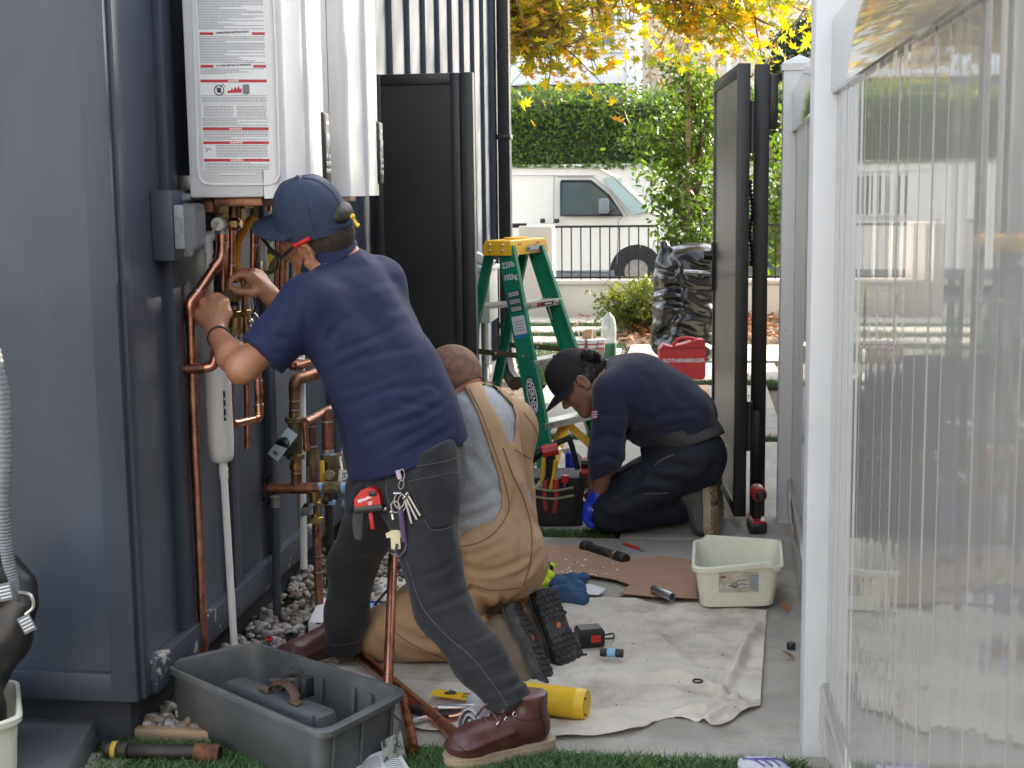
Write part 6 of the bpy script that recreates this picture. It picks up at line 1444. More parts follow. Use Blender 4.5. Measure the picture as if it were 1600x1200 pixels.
nrm = (pb - pa).cross(pc - pa).normalized(); nrm = nrm if nrm.x > 0 else -nrm
Fw.plane(pa, nrm)
SW = [([(985, 640), (1010, 655), (1060, 640)], 6.3, 0.0064), ([(980, 680), (1020, 670), (1080, 660)], 6.3, 0.0072), ([(1010, 690), (1050, 680), (1100, 660)], 5.4, 0.0064), ([(975, 620), (985, 660), (975, 700)], 6.3, 0.0080), ([(925, 690), (950, 680), (975, 690)], 5.4, 0.0064), ([(925, 720), (950, 712), (975, 725)], 5.4, 0.0080), ([(922, 745), (945, 738), (965, 748)], 4.5, 0.0072), ([(930, 640), (950, 650), (970, 640)], 5.4, 0.0048), ([(1040, 590), (1060, 620), (1100, 650)], 7.2, 0.0048), ([(1000, 580), (1020, 600), (1030, 640)], 7.2, 0.0048), ([(1050, 650), (1090, 640)], 5.4, 0.0048)]
sw = sculpt('sweatshirt', Fw, m_sweat, man3, SW, [(.003, 12, 9)], sm=1)
Fu = Field((-.3, 5.28, .14), (.26, 5.98, .64), .007)
Fu.cone(Y(1040, 665, 5.6), Y(1088, 686, 5.6), .120, .114, .05).cone(Y(1060, 665, 5.5), Y(1092, 690, 5.5), .09, .09, .05)
pa, pb, pc = Y(1126, 678, 5.7), Y(1062, 702, 5.42), Y(1000, 722, 5.6); nrm = (pb - pa).cross(pc - pa).normalized(); nrm = nrm if nrm.x > 0 else -nrm
Fu.plane(pa, nrm); sculpt('undershirt', Fu, m_tee, man3, None, [(.003, 14, 3)], sm=1)
Fp = Field((-.48, 5.28, 0), (.30, 6.0, .50), .0062)
Fp.cone(Y(1088, 712, 5.52), Y(1088, 718, 5.74), .112, .112, .05).cone(Y(1085, 715, 5.52), Y(955, 795, 5.47), .112, .082, .05).cone(kn3 + V(.0, 0, .012), an3 + V(.0, -.0, .01), .090, .078, .04, cut=True).cone(Y(1085, 712, 5.76), V(-.28, 5.78, .13), .11, .085, .05).cone(kn3b, an3b + V(-.03, 0, 0), .08, .062, .04, cut=True).cone(Y(1040, 700, 5.6), Y(1080, 705, 5.6), .10, .11, .05)
Fp.plane((0, 0, .004), (0, 0, -1))
wt = sculpt('work_trousers', Fp, m_work, man3, [([(960, 790), (1000, 770), (1050, 770)], 8, .009), ([(930, 800), (960, 815), (1010, 810)], 8, .008), ([(985, 740), (1030, 750), (1080, 760)], 8, .008), ([(1060, 775), (1100, 750), (1125, 715)], 8, .009), ([(1020, 790), (1060, 800), (1075, 820)], 7, .008), ([(1000, 720), (1040, 725), (1090, 730)], 7, .007), ([(945, 770), (985, 755), (1010, 730)], 8, .007)], [(.003, 12, 3)], sm=1)
s3_ = Surf(wt)
s3_.seam('pocket_seam', [(1022, 728), (1036, 718), (1054, 710)], .0028, m_thread, wt, .001); s3_.seam('seam', [(1005, 772), (1045, 770)], .002, m_thread, wt, .001)
s3_.patch('badge', [(920, 794), (928, 796), (927, 799), (919, 798)], .002, m_whiteprint, wt, 2)
b = B(); q = Surf(wt).at(1122, 698, .004) or Y(1122, 698, 5.55); b.box((0, 0, 0), (.03, .002, .06), 0, frame(Y(1126, 697, 5.55), (.5, -1, 0), (1, .4, .2)) @ R(.3)); part('pocket_paper', b, m_paper, wt)
# collar line of gloves, flag patch
fl = Surf(sw); 
for i in range(7): fl.patch('flag_stripe', [(925, 641.5 + i * 2.0), (933.5, 640 + i * 2.0), (933.5, 641.9 + i * 2.0), (925, 643.4 + i * 2.0)], .0022 + .0001 * (i % 2), M('flag_red' if i % 2 == 0 else 'flag_white', (.45, .05, .10) if i % 2 == 0 else (.7, .68, .7), .7, var=.02), sw, 2)
Fg = Field(wrN - V(.14, .14, .18), wrN + V(.14, .14, .08), .005)
Fg.cone(wrN + V(0, 0, -.01), wrN + V(-.022, 0, -.065), .040, .044, .02)
for k in range(4): q = wrN + V(-.04, -.032 + .021 * k, -.06); Fg.chain([q, q + V(-.012, 0, -.032), q + V(.004, 0, -.054), q + V(.018, 0, -.062)], [.0165, .0145, .013, .012], .006, .012)
Fg.chain([wrN + V(.0, -.03, -.02), wrN + V(.005, -.044, -.05), wrN + V(.0, -.038, -.078)], [.018, .015, .013], .006, .012)
sculpt('glove', Fg, m_blueglove, man3, None, [(.0012, 60, 1)])
fr = frame(V(.125, 5.60, .165), (1, -.12, .0), (-.05, .0, -1)); boot(man3, bootframe(Y(1106, 770, 5.55), Y(1108, 826, 5.53), math.radians(25)) @ Matrix.Diagonal((.62, 1, 1, 1)) if False else bootframe(V(.075, 5.52, .20), V(.085, 5.50, .012), math.radians(24)) @ Matrix.Diagonal((.72, 1.05, .95, 1)), m_grboot, m_sole, m_sole, h=.16, lug=.012)
boot(man3, bootframe(V(.10, 5.80, .20), V(.11, 5.80, .012), math.radians(24)) @ Matrix.Diagonal((.72, 1.0, .95, 1)), m_grboot, m_sole, m_sole, h=.16, lug=.01)
f_ = f3.normalized(); u_ = (u3_ - f_ * u3_.dot(f_)).normalized(); x_ = f_.cross(u_)
m_cap3 = weave(M('black_cap_cloth', (0.011, 0.011, 0.012), .85, var=.2, scale=20), 1300, .3)
cc = H3 + u_ * .030 + f_ * .002
crown, cpt, seam = cap_crown('cap', cc, f_, u_, x_, (.091, .108, .112), m_cap3, man3, b0=-.01); part('cap_seam', seam, m_cap3, crown, 60)
b = B(); b.sphere(cc + u_ * .112, .008, 6); part('cap_button', b, m_cap3, crown, 60)
brim(crown, m_cap3, cc + u_ * .002, f_, u_, x_, .075, .088, .02)
Fh = Field(H3 - V(.2, .2, .2), H3 + V(.2, .2, .2), .005)
for k in range(26):
    a = R3.uniform(0, 2 * PI); q = H3 + u_ * R3.uniform(-.01, .06) - f_ * R3.uniform(.075, .115) + x_ * R3.uniform(-.07, .07); Fh.ell(q, (.018, .022, .020), f3, u3_, .012)
Fh.ell(q3(0, -.024, .008), (.0775, .098, .09), f3, u3_, .01); Fh.plane(q3(0, .01, 0), f_ - u_ * .1); Fh.plane(q3(0, 0, -.045), -u_)
sculpt('hair', Fh, m_hair, man3, None, [(.006, 60, 2)])
# ================================================================== stepladder
m_green = M('green_fibreglass', (0.006, 0.20, 0.105), 0.42, var=0.12, scale=12, bump=0.08, bscale=200, dirt=(14, .6, .8, (.03, .13, .085)))
m_alu = M('aluminium', (0.62, 0.62, 0.62), 0.38, metal=0.85, var=0.1, scale=20, dirt=(18, .58, .8, (.4, .4, .39)))
m_lyel = M('yellow_moulded_plastic', (0.80, 0.44, 0.012), 0.45, var=0.06, scale=10, dirt=(14, .62, .82, (.45, .27, .04)))
m_bar = M('tarnished_steel_bar', (0.22, 0.17, 0.10), 0.5, metal=0.7, var=.2, scale=20)
ld_ = thing('stepladder', 'green fibreglass stepladder with yellow top cap open in the alley', 'stepladder', (-0.85, 6.55, 0))
FN, FNb = Y(789, 386, 6.42), Y(858, 757, 6.33)
FF, FFb = Y(839, 386, 6.72), Y(954, 738, 6.72)
RN, RNb = Y(765, 388, 6.50), Y(690, 752, 6.55)
RF, RFb = Y(822, 388, 6.80), Y(752, 734, 6.86)
for p in (FNb, FFb, RNb, RFb): p.z = 0.012
sdir = V(.95, -.31, 0)
def rail(a, b_, w0, w1, th, name, inward):
    s_ = sdir - (b_ - a).normalized() * sdir.dot((b_ - a).normalized()); s_.normalize(); n_ = Vector(inward); b = B()
    rings = []
    for p, w_ in ((a, w0), (b_, w1)):
        o = [(-.5, 0), (.5, 0), (.5, 1), (.38, 1), (.38, .18), (-.38, .18), (-.38, 1), (-.5, 1)]
        rings.append([p + s_ * w_ * q[0] + n_ * th * q[1] for q in o])
    b.loft(rings); return part(name, b, m_green, ld_, 25)
wd = V(.32, .94, 0)
r1 = rail(FN, FNb, .082, .088, .030, 'front_rail', wd); r2 = rail(FF, FFb, .082, .088, .030, 'front_rail', -wd)
rail(RN, RNb, .042, .046, .026, 'rear_rail', wd); rail(RF, RFb, .042, .046, .026, 'rear_rail', -wd)
cpm = frame(Y(806, 392, 6.61), (0, 0, 1), wd)          # x along the width, y towards the back
ct = B(); ct.loft([[cpm @ V(x, y, z) for x, y in ((-hw, -d0), (hw, -d0), (hw, d0), (-hw, d0))] for hw, d0, z in ((.205, .072, -.012), (.200, .070, .03), (.192, .064, .052), (.186, .058, .056))])
cap_ = part('top_cap', ct, m_lyel, ld_, 20)
for x in (-.10, .10):
    b = B(); b.box((x, -.0707, .035), (.045, .003, .009), .001, cpm @ T(0, .003, 0)); part('slot', b, m_bar, cap_)
b = B(); b.box((.0, 0, .060), (.16, .05, .012), .004, cpm); part('tray', b, m_lyel, cap_)
for x, z in ((-.2005, .035), (-.2035, .01)):
    for y in (-.03, .035): b = B(); b.sphere(cpm @ V(x, y, z), .007, 5); part('rivet', b, m_alu, cap_)
def oval_badge(m, w_, h_, s, size, parent, rim=m_printblack):
    ell_ = lambda k: [(w_ * k * math.cos(2 * PI * i / 32), h_ * k * math.sin(2 * PI * i / 32)) for i in range(32)]
    b = B(); b.prism(ell_(1), .0012, m); bg_ = part('badge', b, rim, parent); b = B(); b.prism(ell_(.9), .0012, m @ T(0, 0, .0006)); part('badge_field', b, m_whiteprint, bg_)
    b = B(); b.prism([(x * 1.0, y * .84) for x, y in ell_(.85)], .0012, m @ T(0, 0, .0010)); part('badge_centre', b, m_printblack, bg_)
    text('lettering', s, size, m @ T(0, 0, .0026), m_whiteprint, bg_, .0003, bold=.0008)
fs = cpm @ V(.045, -.0735, .012); oval_badge(frame(fs, -(cpm.to_3x3() @ V(0, 1, 0)), cpm.to_3x3() @ V(1, 0, 0)), .085, .018, 'WERNER', .026, cap_)
dn = (FNb - FN).normalized(); sN = (sdir - dn * sdir.dot(dn)).normalized()
def onrail(t, off=0.0): return FN.lerp(FNb, t) - wd * .0012 + sN * off
rf = lambda t, off=0.0: frame(onrail(t, off), -wd, sN)
oval_badge(frame(onrail(.62), -wd, dn), .092, .026, 'WERNER', .038, ld_)
text('lettering', '225lb', .036, rf(.075), m_whiteprint, ld_, .0004, sx=.8, bold=.0006); text('lettering', '102kg', .036, rf(.125), m_whiteprint, ld_, .0004, sx=.8, bold=.0006)
for t, h, c in ((.195, .028, m_printblack), (.226, .028, m_printblack), (.257, .028, m_printblack), (.325, .085, m_paper), (.372, .018, m_blueprint)):
    b = B(); b.box((0, 0, 0), (.066, h, .001), 0, rf(t)); q = part('sticker', b, c, ld_)
    if h == .028:
        for dy in (-.007, .0, .007): b = B(); b.box((0, dy, .0008), (.054, .0032, .0006), 0, rf(t)); part('print', b, m_whiteprint, q)
for t in (.31, .322, .334, .346): b = B(); b.box((0, 0, .0008), (.05, .003, .0006), 0, rf(t)); part('print', b, m_printgrey, ld_)
for k, tz in enumerate((.235, .475, .735)):
    a, c = FN.lerp(FNb, tz), FF.lerp(FFb, tz + (.01 if k else .0)); c.z = a.z; w_ = (c - a).normalized(); s_ = V(0, 0, 1).cross(w_) * -1
    b = B(); m = frame(a.lerp(c, .5), (0, 0, 1), w_); L = (c - a).length - .012
    b.box((0, 0, 0), (L, .085, .006), .001, m); b.box((0, -.04, -.014), (L, .006, .030), .001, m); b.box((0, .04, -.014), (L, .006, .030), .001, m); st_ = part('step', b, m_alu, ld_)
    if k == 0:
        b = B(); b.box((0.02, -.0436, -.014), (.15, .0012, .018), 0, m); q = part('sticker', b, m_printblack, st_); b = B(); b.box((-.035, -.0446, -.014), (.03, .0012, .013), 0, m); part('print', b, m_printred, q); b = B(); b.box((.045, -.0446, -.014), (.06, .0012, .006), 0, m); part('print', b, m_whiteprint, q)
    for x in (-L * .36, L * .36): b = B(); b.sphere(m @ V(x, -.0435, -.014), .005, 5); part('rivet', b, m_bar, st_)
    for sg in (-1, 1): b = B(); b.tube([m @ V(sg * (L / 2 - .02), 0, -.1), m @ V(sg * (L / 2 - .09), -.02, -.02)], .004, 6); part('step_brace', b, m_alu, st_)
for a, c, t1, t2, mt in ((RN, RF, .25, .25, m_alu), (RN, RF, .62, .62, m_alu)):
    p, q = a.lerp(RNb, t1), c.lerp(RFb, t2); b = B(); b.tube([p, q], .016, 4, flat=.4, up=(0, 0, 1)); part('rear_brace', b, mt, ld_)
for a, ab, c, cb in ((RN, RNb, FN, FNb), (RF, RFb, FF, FFb)):
    p, q = a.lerp(ab, .44), c.lerp(cb, .455); b = B(); b.tube([p - (q - p) * .1, q], .013, 4, flat=.25, up=(0, 0, 1)); sp_ = part('spreader', b, m_bar, ld_)
    for t in (.5, .97): b = B(); b.sphere(p.lerp(q, t) - wd * .006, .006, 5); part('rivet', b, m_alu, sp_)
for a, c in ((FNb, FN), (FFb, FF)):
    p0 = a.lerp(c, .24); mid = FNb.lerp(FN, .26).lerp(FFb.lerp(FF, .26), .5); foot = a.lerp(c, .03)
    b = B(); b.tube([mid.lerp(p0, .0) + V(0, 0, -.015), mid.lerp(foot, .55), foot], [.030, .030, .034], 4, flat=.35, up=sdir); part('brace_plate', b, m_lyel, ld_)
for p in (FNb, FFb, RNb, RFb): b = B(); b.box((0, 0, 0), (.095 if p in (FNb, FFb) else .05, .04, .03), .004, frame(V(p.x, p.y, .015), (0, 0, 1), sdir)); part('foot', b, m_blackpl, ld_)

# ================================================================== tool bag
m_nylon = weave(M('black_nylon', (0.014, 0.014, 0.015), 0.7, var=.25, scale=12, bump=.2, bscale=300), 900, .4)
m_trim = M('beige_binding', (.27, .24, .15), .8, var=.1)
tbm = frame(Y(866, 829, 5.62), (0, 0, 1), (1, .10, 0)); tbm.translation.z = 0.0
tb = thing('tool_bag', 'open black tool bag with beige trim, full of pliers, beside the crouching man', 'tool bag', tuple(tbm.translation))
W2, D2 = .115, .11
b = B(); b.loft([[tbm @ V(x * k, y * k + D2, z) for x, y in ((-W2, -D2), (W2, -D2), (W2, D2), (-W2, D2))] for k, z in ((1.0, .004), (1.03, .06), (1.0, .16), (.97, .20))], cap=True); body = part('body', b, m_nylon, tb, 50)
b = B(); b.loft([[tbm @ V(x, y, z) for x, y in ((-.105, -.012), (.085, -.012), (.085, .0), (-.105, .0))] for z in (.01, .09, .125)]); part('front_pocket', b, m_nylon, body)
b = B(); b.loft([[tbm @ V(x, y, z) for x, y in ((-.095, -.020), (.078, -.020), (.078, -.012), (-.095, -.012))] for z in (.01, .155, .158)]); part('upper_pocket', b, m_nylon, body)
for z, y, x0, x1 in ((.127, -.0225, -.10, .083), (.160, -.0225, -.085, .080), (.130, .05, .116, .119), (.165, .06, .116, .119)):
    b = B()
    if x1 - x0 > .01: b.tube(bez([tbm @ V(x0, y, z + .006), tbm @ V((x0 + x1) / 2, y - .006, z - .006), tbm @ V(x1, y, z + .006)], 5), .0055, 6, flat=.5)
    else: b.tube(bez([tbm @ V(.114, .0, z), tbm @ V(.128, .08, z - .008), tbm @ V(.114, .17, z)], 5), .0055, 6)
    part('binding', b, m_trim, body)
b = B(); b.tube([tbm @ V(.108, -.014, .006), tbm @ V(.112, -.014, .23)], .008, 6, flat=.5); part('edge_strip', b, m_nylon, body)
lm_ = frame(tbm @ V(-.006, -.0145, .060), tbm.to_3x3() @ V(0, -1, 0), tbm.to_3x3() @ V(1, 0, .02))
b = B(); b.box((0, 0, 0), (.105, .036, .002), .001, lm_ @ T(0, 0, -.001)); pt_ = part('badge', b, m_blackpl, body)
m_gold = M('yellow_print', (.55, .48, .10), .5)
b = B(); b.tube([lm_ @ V(x, y, .0005) for x, y in ((-.051, -.016), (.051, -.016), (.051, .016), (-.051, .016), (-.051, -.016))], .0011, 4); part('badge_rim', b, m_trim, pt_)
text('lettering', 'AWP', .030, lm_ @ T(0, 0, .0006), m_gold, pt_, .0006, sx=1.25, shear=.25, bold=.0006)
b = B(); b.tube(bez([tbm @ V(-.10, .10, .24), tbm @ V(-.04, .08, .30), tbm @ V(.045, .08, .345), tbm @ V(.07, .08, .335), tbm @ V(.10, .08, .22)], 6), .012, 6, flat=.35); hb_ = part('strap', b, m_nylon, body); b = B(); b.tube([tbm @ V(-.13, .08, .255), tbm @ V(-.02, .08, .318)], .016, 10); part('handle', b, m_blackpl, hb_)
def bag_tool(name, label, cat, parts_):
    t = thing(name, label, cat, tuple(tbm @ V(0, 0, .1)))
    for nm, pts, r, mt, fl_ in parts_: b = B(); b.tube(bez([tbm @ V(*p) for p in pts], 4), r, 8, flat=fl_); part(nm, b, mt, t)
m_pyel = M('yellow_grip', (.62, .36, .02), .5, var=.1); m_pred = M('red_grip', (.34, .02, .025), .45, var=.15)
bag_tool('pliers', 'pliers with long yellow grips standing in the tool bag', 'pliers', [('handle', [(-.055, .0, .14), (-.048, .0, .20), (-.040, .0, .285)], .009, m_pyel, .7), ('handle', [(-.018, .0, .14), (-.002, .0, .20), (.008, .0, .275)], .009, m_pyel, .7), ('jaws', [(-.036, 0, .06), (-.034, 0, .14)], .014, m_iron, .6)])
bag_tool('pliers', 'pliers with dark red grips in the front pocket of the tool bag', 'pliers', [('handle', [(-.034, -.016, .07), (-.040, -.017, .13), (-.034, -.016, .195)], .011, m_pred, .7), ('handle', [(.0, -.016, .06), (.010, -.017, .13), (.008, -.016, .20)], .012, m_pred, .7), ('jaws', [(-.015, -.016, .02), (-.015, -.016, .07)], .014, m_iron, .6)])
bag_tool('screwdriver', 'stubby red handled screwdriver at the right corner of the tool bag', 'screwdriver', [('handle', [(.045, -.014, .185), (.047, -.014, .215)], .016, m_red, 1), ('shaft', [(.045, -.014, .04), (.045, -.014, .185)], .004, m_galv, 1)])
bag_tool('cordless_tool', 'red and black tool sticking out at the top of the tool bag', 'power tool', [('head', [(-.045, .05, .30), (.018, .05, .315)], .026, m_red, 1), ('grip', [(-.012, .05, .30), (-.015, .05, .12)], .020, m_blackpl, 1)])
bag_tool('wrench', 'chrome wrench lying at the left edge of the tool bag', 'wrench', [('shaft', [(-.10, -.02, .155), (-.06, -.022, .175)], .010, m_galv, .5), ('jaw', [(-.062, -.022, .172), (-.05, -.022, .19)], .016, m_galv, .5)])
bag_tool('hammer', 'black rubber grip lying across the left of the tool bag', 'hammer', [('grip', [(-.125, .03, .16), (-.115, .03, .27)], .020, m_tee, 1), ('band', [(-.12, .02, .22), (-.07, .02, .26)], .006, m_galv, .5)])
tc = thing('hole_saw', 'red and black cylindrical tool hanging on the right side of the tool bag', 'tool', tuple(tbm @ V(.14, .02, .2)))
b = B(); b.cyl(tbm @ V(.112, .0, .225), tbm @ V(.17, .0, .225), .019); part('collar', b, m_red, tc); b = B(); b.cyl(tbm @ V(.112, .0, .262), tbm @ V(.175, .0, .258), .017); part('body', b, m_blackpl, tc)
for px, py, yy, r, h, mt, nm, lab, cat in ((893, 712, 6.0, .028, .12, m_blueglove, 'spray_can', 'blue can behind the tool bag', 'can'), (918, 722, 6.0, .03, .06, m_red, 'tin', 'red and white tin between the tool bag and the crouching man', 'tin')):
    t = thing(nm, lab, cat, tuple(Y(px, py, yy))); b = B(); c_ = Y(px, py, yy); zz = c_.z
    b.lathe([(r * .9, 0), (r, .004), (r, zz), (r * .85, zz + .012), (r * .4, zz + .02), (0, zz + .02)], 18, T(c_.x, c_.y, 0)); part('body', b, mt, t)
    b = B(); b.lathe([(r * 1.03, zz * .35), (r * 1.03, zz * .6)], 18, T(c_.x, c_.y, 0), cap=False); part('label', b, m_paper, t)
tw = solo('towel', B().grid(lambda u, v: (-.60 + .2 * u, 6.12 + .12 * v, .22 + .05 * math.sin(4 * u) * math.cos(3 * v) - .12 * u), 8, 8), m_whiteprint, 'white packet behind the tool bag under the ladder step', 'packet')

# ================================================================== grey tote with its divider
m_tote = M('grey_tote_plastic', (0.080, 0.090, 0.095), 0.55, var=0.12, scale=6, bump=0.12, bscale=180, dirt=(6, .46, .76, (.135, .138, .135)), wear=(38, .70, .72, (.26, .27, .27)))
TZ = .165
qa, qb, qc, qd = Z(246, 1036, TZ), Z(395, 1001, TZ), Z(642, 1078, TZ), Z(506, 1148, TZ)
def quad_ring(corners, z, ins, rad, n=6, grow=0.0):
    """rounded outline of a four cornered rim, drawn in by ins metres"""
    c = sum(corners, V(0, 0, 0)) / 4; out = []
    P = [c + (p - c) * (1 - ins / (p - c).length * 1.25) for p in corners]
    for i in range(4):
        p, a, e = P[i], P[i - 1], P[(i + 1) % 4]; d1 = (a - p).normalized() * rad; d2 = (e - p).normalized() * rad
        for k in range(n + 1):
            t = k / n; q = (p + d1) * (1 - t) ** 2 + p * 2 * t * (1 - t) + (p + d2) * t * t; out.append(V(q.x, q.y, z))
    return out
def open_tub(name, t, C, z1, z0, taper, mat, rad, lip, wall=.004, lipmod=None):
    b = B(); rg = lambda z, i: quad_ring(C, z, i, rad)
    rings = [rg(z0, taper + .01), rg(z0 + .004, taper), rg(z1 - .020, lip + .002), rg(z1 - .018, .002), rg(z1 - .004, 0), rg(z1, .004), rg(z1 - .001, lip + .001), rg(z1 - .012, lip + .004), rg(z0 + .01, taper + wall), rg(z0 + .006, taper + .02)]
    if lipmod: rings = [[lipmod(p, i) for p in r] for i, r in enumerate(rings)]
    b.loft(rings); return part(name, b, mat, t, 50)
tt_ = thing('tote', 'large grey plastic tote with a divider and brown strap, standing in front of the workmen', 'tote', tuple((qa + qc) / 2 * V(1, 1, 0).x if False else ((qa.x + qc.x) / 2, (qa.y + qc.y) / 2, 0)))
C4 = [V(p.x, p.y, 0) for p in (qa, qd, qc, qb)]
tub = open_tub('tub', tt_, C4, TZ, 0.006, .030, m_tote, .05, .019)
for (p, q) in ((qa, qd), (qd, qc)):                                  # stiffening ribs outside
    for t in (.18, .42, .5, .75, .85):
        if (p - q).length < .4 and t in (.42, .75): continue
        a = p.lerp(q, t); n_ = ((qa + qc) / 2 - a); n_.z = 0; e = (q - p).normalized(); n_ = (n_ - e * n_.dot(e)).normalized()
        b = B(); b.tube([V(a.x, a.y, TZ - .022) + n_ * .0165, V(a.x, a.y, .02) + n_ * .031], .006, 6, flat=.5, up=e); part('rib', b, m_tote, tub)
for (p, q) in ((qa, qb), (qb, qc)):
    for t in (.3, .5, .7, .8):
        a = p.lerp(q, t); n_ = ((qa + qc) / 2 - a); n_.z = 0; e = (q - p).normalized(); n_ = (n_ - e * n_.dot(e)).normalized()
        b = B(); b.tube([V(a.x, a.y, TZ - .03) + n_ * .024, V(a.x, a.y, .02) + n_ * .037], .006, 6, flat=.5, up=e); part('rib', b, m_tote, tub)
d0, d1 = Z(368, 1062, .13), Z(508, 1112, .13)
dvm = frame(V(*( (d0 + d1) / 2).xy, 0), (0, 0, 1), (d1 - d0)); L = (d1 - d0).length + .03
b = B(); b.loft([[dvm @ V(x * L / 2 * k, y * .031 * g, z) for x, y in ((-1, -.7), (-.94, -1), (.86, -1), (.88, -.8), (.92, -.8), (.94, -1), (.97, -1), (1, -.7), (1, .7), (.94, 1), (-.94, 1), (-1, .7))] for k, g, z in ((1.06, 1.3, .008), (1.0, 1.05, .11), (.985, .95, .125), (.95, .8, .130))]); dv = part('divider', b, m_tote, tub, 40)
m_strap = M('brown_leather_strap', (.075, .040, .026), .5, var=.3, scale=16, bump=.3, bscale=120)
b = B(); b.tube(bez([dvm @ V(-.035, -.005, .132), dvm @ V(-.02, 0, .155), dvm @ V(.02, .005, .165), dvm @ V(.06, .0, .152), dvm @ V(.078, -.012, .133)], 6), .012, 8, flat=.35, up=(0, 1, 0)); hs_ = part('carry_strap', b, m_strap, dv)
for x, y in ((-.042, -.006), (.082, -.014)): b = B(); b.box((x, y, .135), (.036, .024, .008), .003, dvm); part('strap_end', b, m_bar, hs_)
pcl = thing('pipe_clamp', 'dark pipe clamp resting on the divider of the grey tote', 'clamp', tuple(dvm @ V(.02, .03, .13)))
b = B(); b.tube(bez([dvm @ V(-.02, .02, .135), dvm @ V(.0, .035, .17), dvm @ V(.04, .04, .185), dvm @ V(.07, .03, .165), dvm @ V(.06, .025, .135)], 5), .011, 6, flat=.6); part('jaw', b, m_iron, pcl); b = B(); b.box((.065, .035, .158), (.03, .03, .05), .004, dvm); part('body', b, m_blackpl, pcl); b = B(); b.tube([dvm @ V(-.06, .02, .15), dvm @ V(.03, .03, .17)], .004, 6); part('screw', b, m_galv, pcl)
b = B(); b.sphere(Z(352, 1080, .03), .028, 8); solo('rag', b, m_paper, 'pale crumpled rag in the grey tote left of the divider', 'rag')
b = B(); rp = qc.lerp(qd, .28) ; b.grid(lambda u, v: Vector((rp.x, rp.y, 0)) + (qd - qc).normalized() * (.08 * u - .02) + V(.018, .012, 0) * (1 - v) + V(0, 0, .015 + .075 * v) - (qd - qc).cross(V(0, 0, 1)).normalized() * -(.012 * (1 - v) - .022), 4, 4); part('torn_label', b, M('torn_label', (.5, .52, .48), .8, var=.1, dirt=(60, .5, .55, (.08, .1, .09))), tub)
for px, py in ((245, 1118), (462, 1192), (520, 1190)): pass

# ================================================================== ground clutter
m_canvas = weave(M('canvas_drop_cloth', (0.58, 0.54, 0.475), 0.92, var=0.12, scale=3.5, bump=.2, bscale=400, detail=8, dirt=(5.0, .48, .72, (.33, .29, .23)), wear=(55, .735, .75, (.12, .10, .09))), 1000, .3)
top = [Z(*p) for p in ((596, 905), (700, 916), (870, 928), (1000, 942), (1100, 948), (1160, 946), (1198, 957))]
bot = [Z(*p) for p in ((510, 1042), (575, 1075), (640, 1138), (760, 1152), (868, 1156), (980, 1149), (1040, 1124), (1085, 1128), (1125, 1138), (1160, 1118), (1188, 1106))]
tc_, bc_ = bez(top, 16), bez(bot, 16)
def along(c, u):
    x = u * (len(c) - 1); i = min(int(x), len(c) - 2); return c[i].lerp(c[i + 1], x - i)
ridges = [([(835, 1070), (930, 1066), (1010, 1064), (1075, 1066), (1120, 1084), (1150, 1096)], .018, .022), ([(1186, 980), (1165, 1010), (1150, 1050), (1128, 1086)], .016, .020), ([(1150, 1096), (1100, 1112), (1060, 1112)], .016, .020), ([(985, 960), (1030, 1000), (1080, 1050)], .022, .008), ([(1060, 955), (1100, 970), (1170, 975)], .02, .007), ([(880, 990), (950, 1000), (1020, 1030)], .022, .007), ([(900, 1120), (960, 1110), (1040, 1112)], .018, .010), ([(700, 1120), (780, 1110), (860, 1130)], .02, .010), ([(640, 1065), (700, 1075), (760, 1080)], .02, .010), ([(1090, 1138), (1130, 1115), (1180, 1100)], .013, .016), ([(600, 940), (590, 980), (560, 1030)], .02, .01), ([(930, 950), (990, 980), (1040, 1035)], .016, .006), ([(1000, 1090), (1080, 1085)], .014, .010)]
ridges = [(np.array([tuple(Z(*p))[:2] for p in r]), w_, h_) for r, w_, h_ in ridges]
NU, NV = 190, 110
Pc = np.array([[tuple(along(tc_, i / NU).lerp(along(bc_, i / NU), j / NV)) for j in range(NV + 1)] for i in range(NU + 1)]).reshape(-1, 3)
zz = .009 + .006 * noise3(np.c_[Pc[:, :2] * 5, Pc[:, 2] * 0]) + .005 * noise3(np.c_[Pc[:, :2] * 16, Pc[:, 2] * 0], 3) + .0042 * (1 - 2 * np.abs(noise3(np.c_[Pc[:, :2] * [9, 15], Pc[:, 2] * 0], 6)))
for r, w_, h_ in ridges:
    best = np.full(len(Pc), 1e9); tt = np.zeros(len(Pc))
    for i in range(len(r) - 1):
        ba = r[i + 1] - r[i]; t = np.clip(((Pc[:, :2] - r[i]) @ ba) / (ba @ ba), 0, 1); d = np.hypot(*(Pc[:, :2] - r[i] - t[:, None] * ba).T); up = d < best; best = np.where(up, d, best); tt = np.where(up, (i + t) / (len(r) - 1), tt)
    zz += h_ * np.exp(-(best / w_) ** 2) * np.sin(PI * np.clip(tt, .06, .94)) ** .6 - h_ * .25 * np.exp(-((best - 1.9 * w_) / w_) ** 2)
Pc[:, 2] = np.maximum(zz, .003)
Fq = np.array([[i * (NV + 1) + j, (i + 1) * (NV + 1) + j, (i + 1) * (NV + 1) + j + 1, i * (NV + 1) + j + 1] for i in range(NU) for j in range(NV)])[:, ::-1]
Vb = Pc - [0, 0, .0022]; nV = len(Pc)
edge = [i * (NV + 1) for i in range(NU + 1)] + [NU * (NV + 1) + j for j in range(1, NV + 1)] + [i * (NV + 1) + NV for i in range(NU - 1, -1, -1)] + [j for j in range(NV - 1, 0, -1)]
Fe = np.array([[edge[i], edge[(i + 1) % len(edge)], edge[(i + 1) % len(edge)] + nV, edge[i] + nV] for i in range(len(edge))])
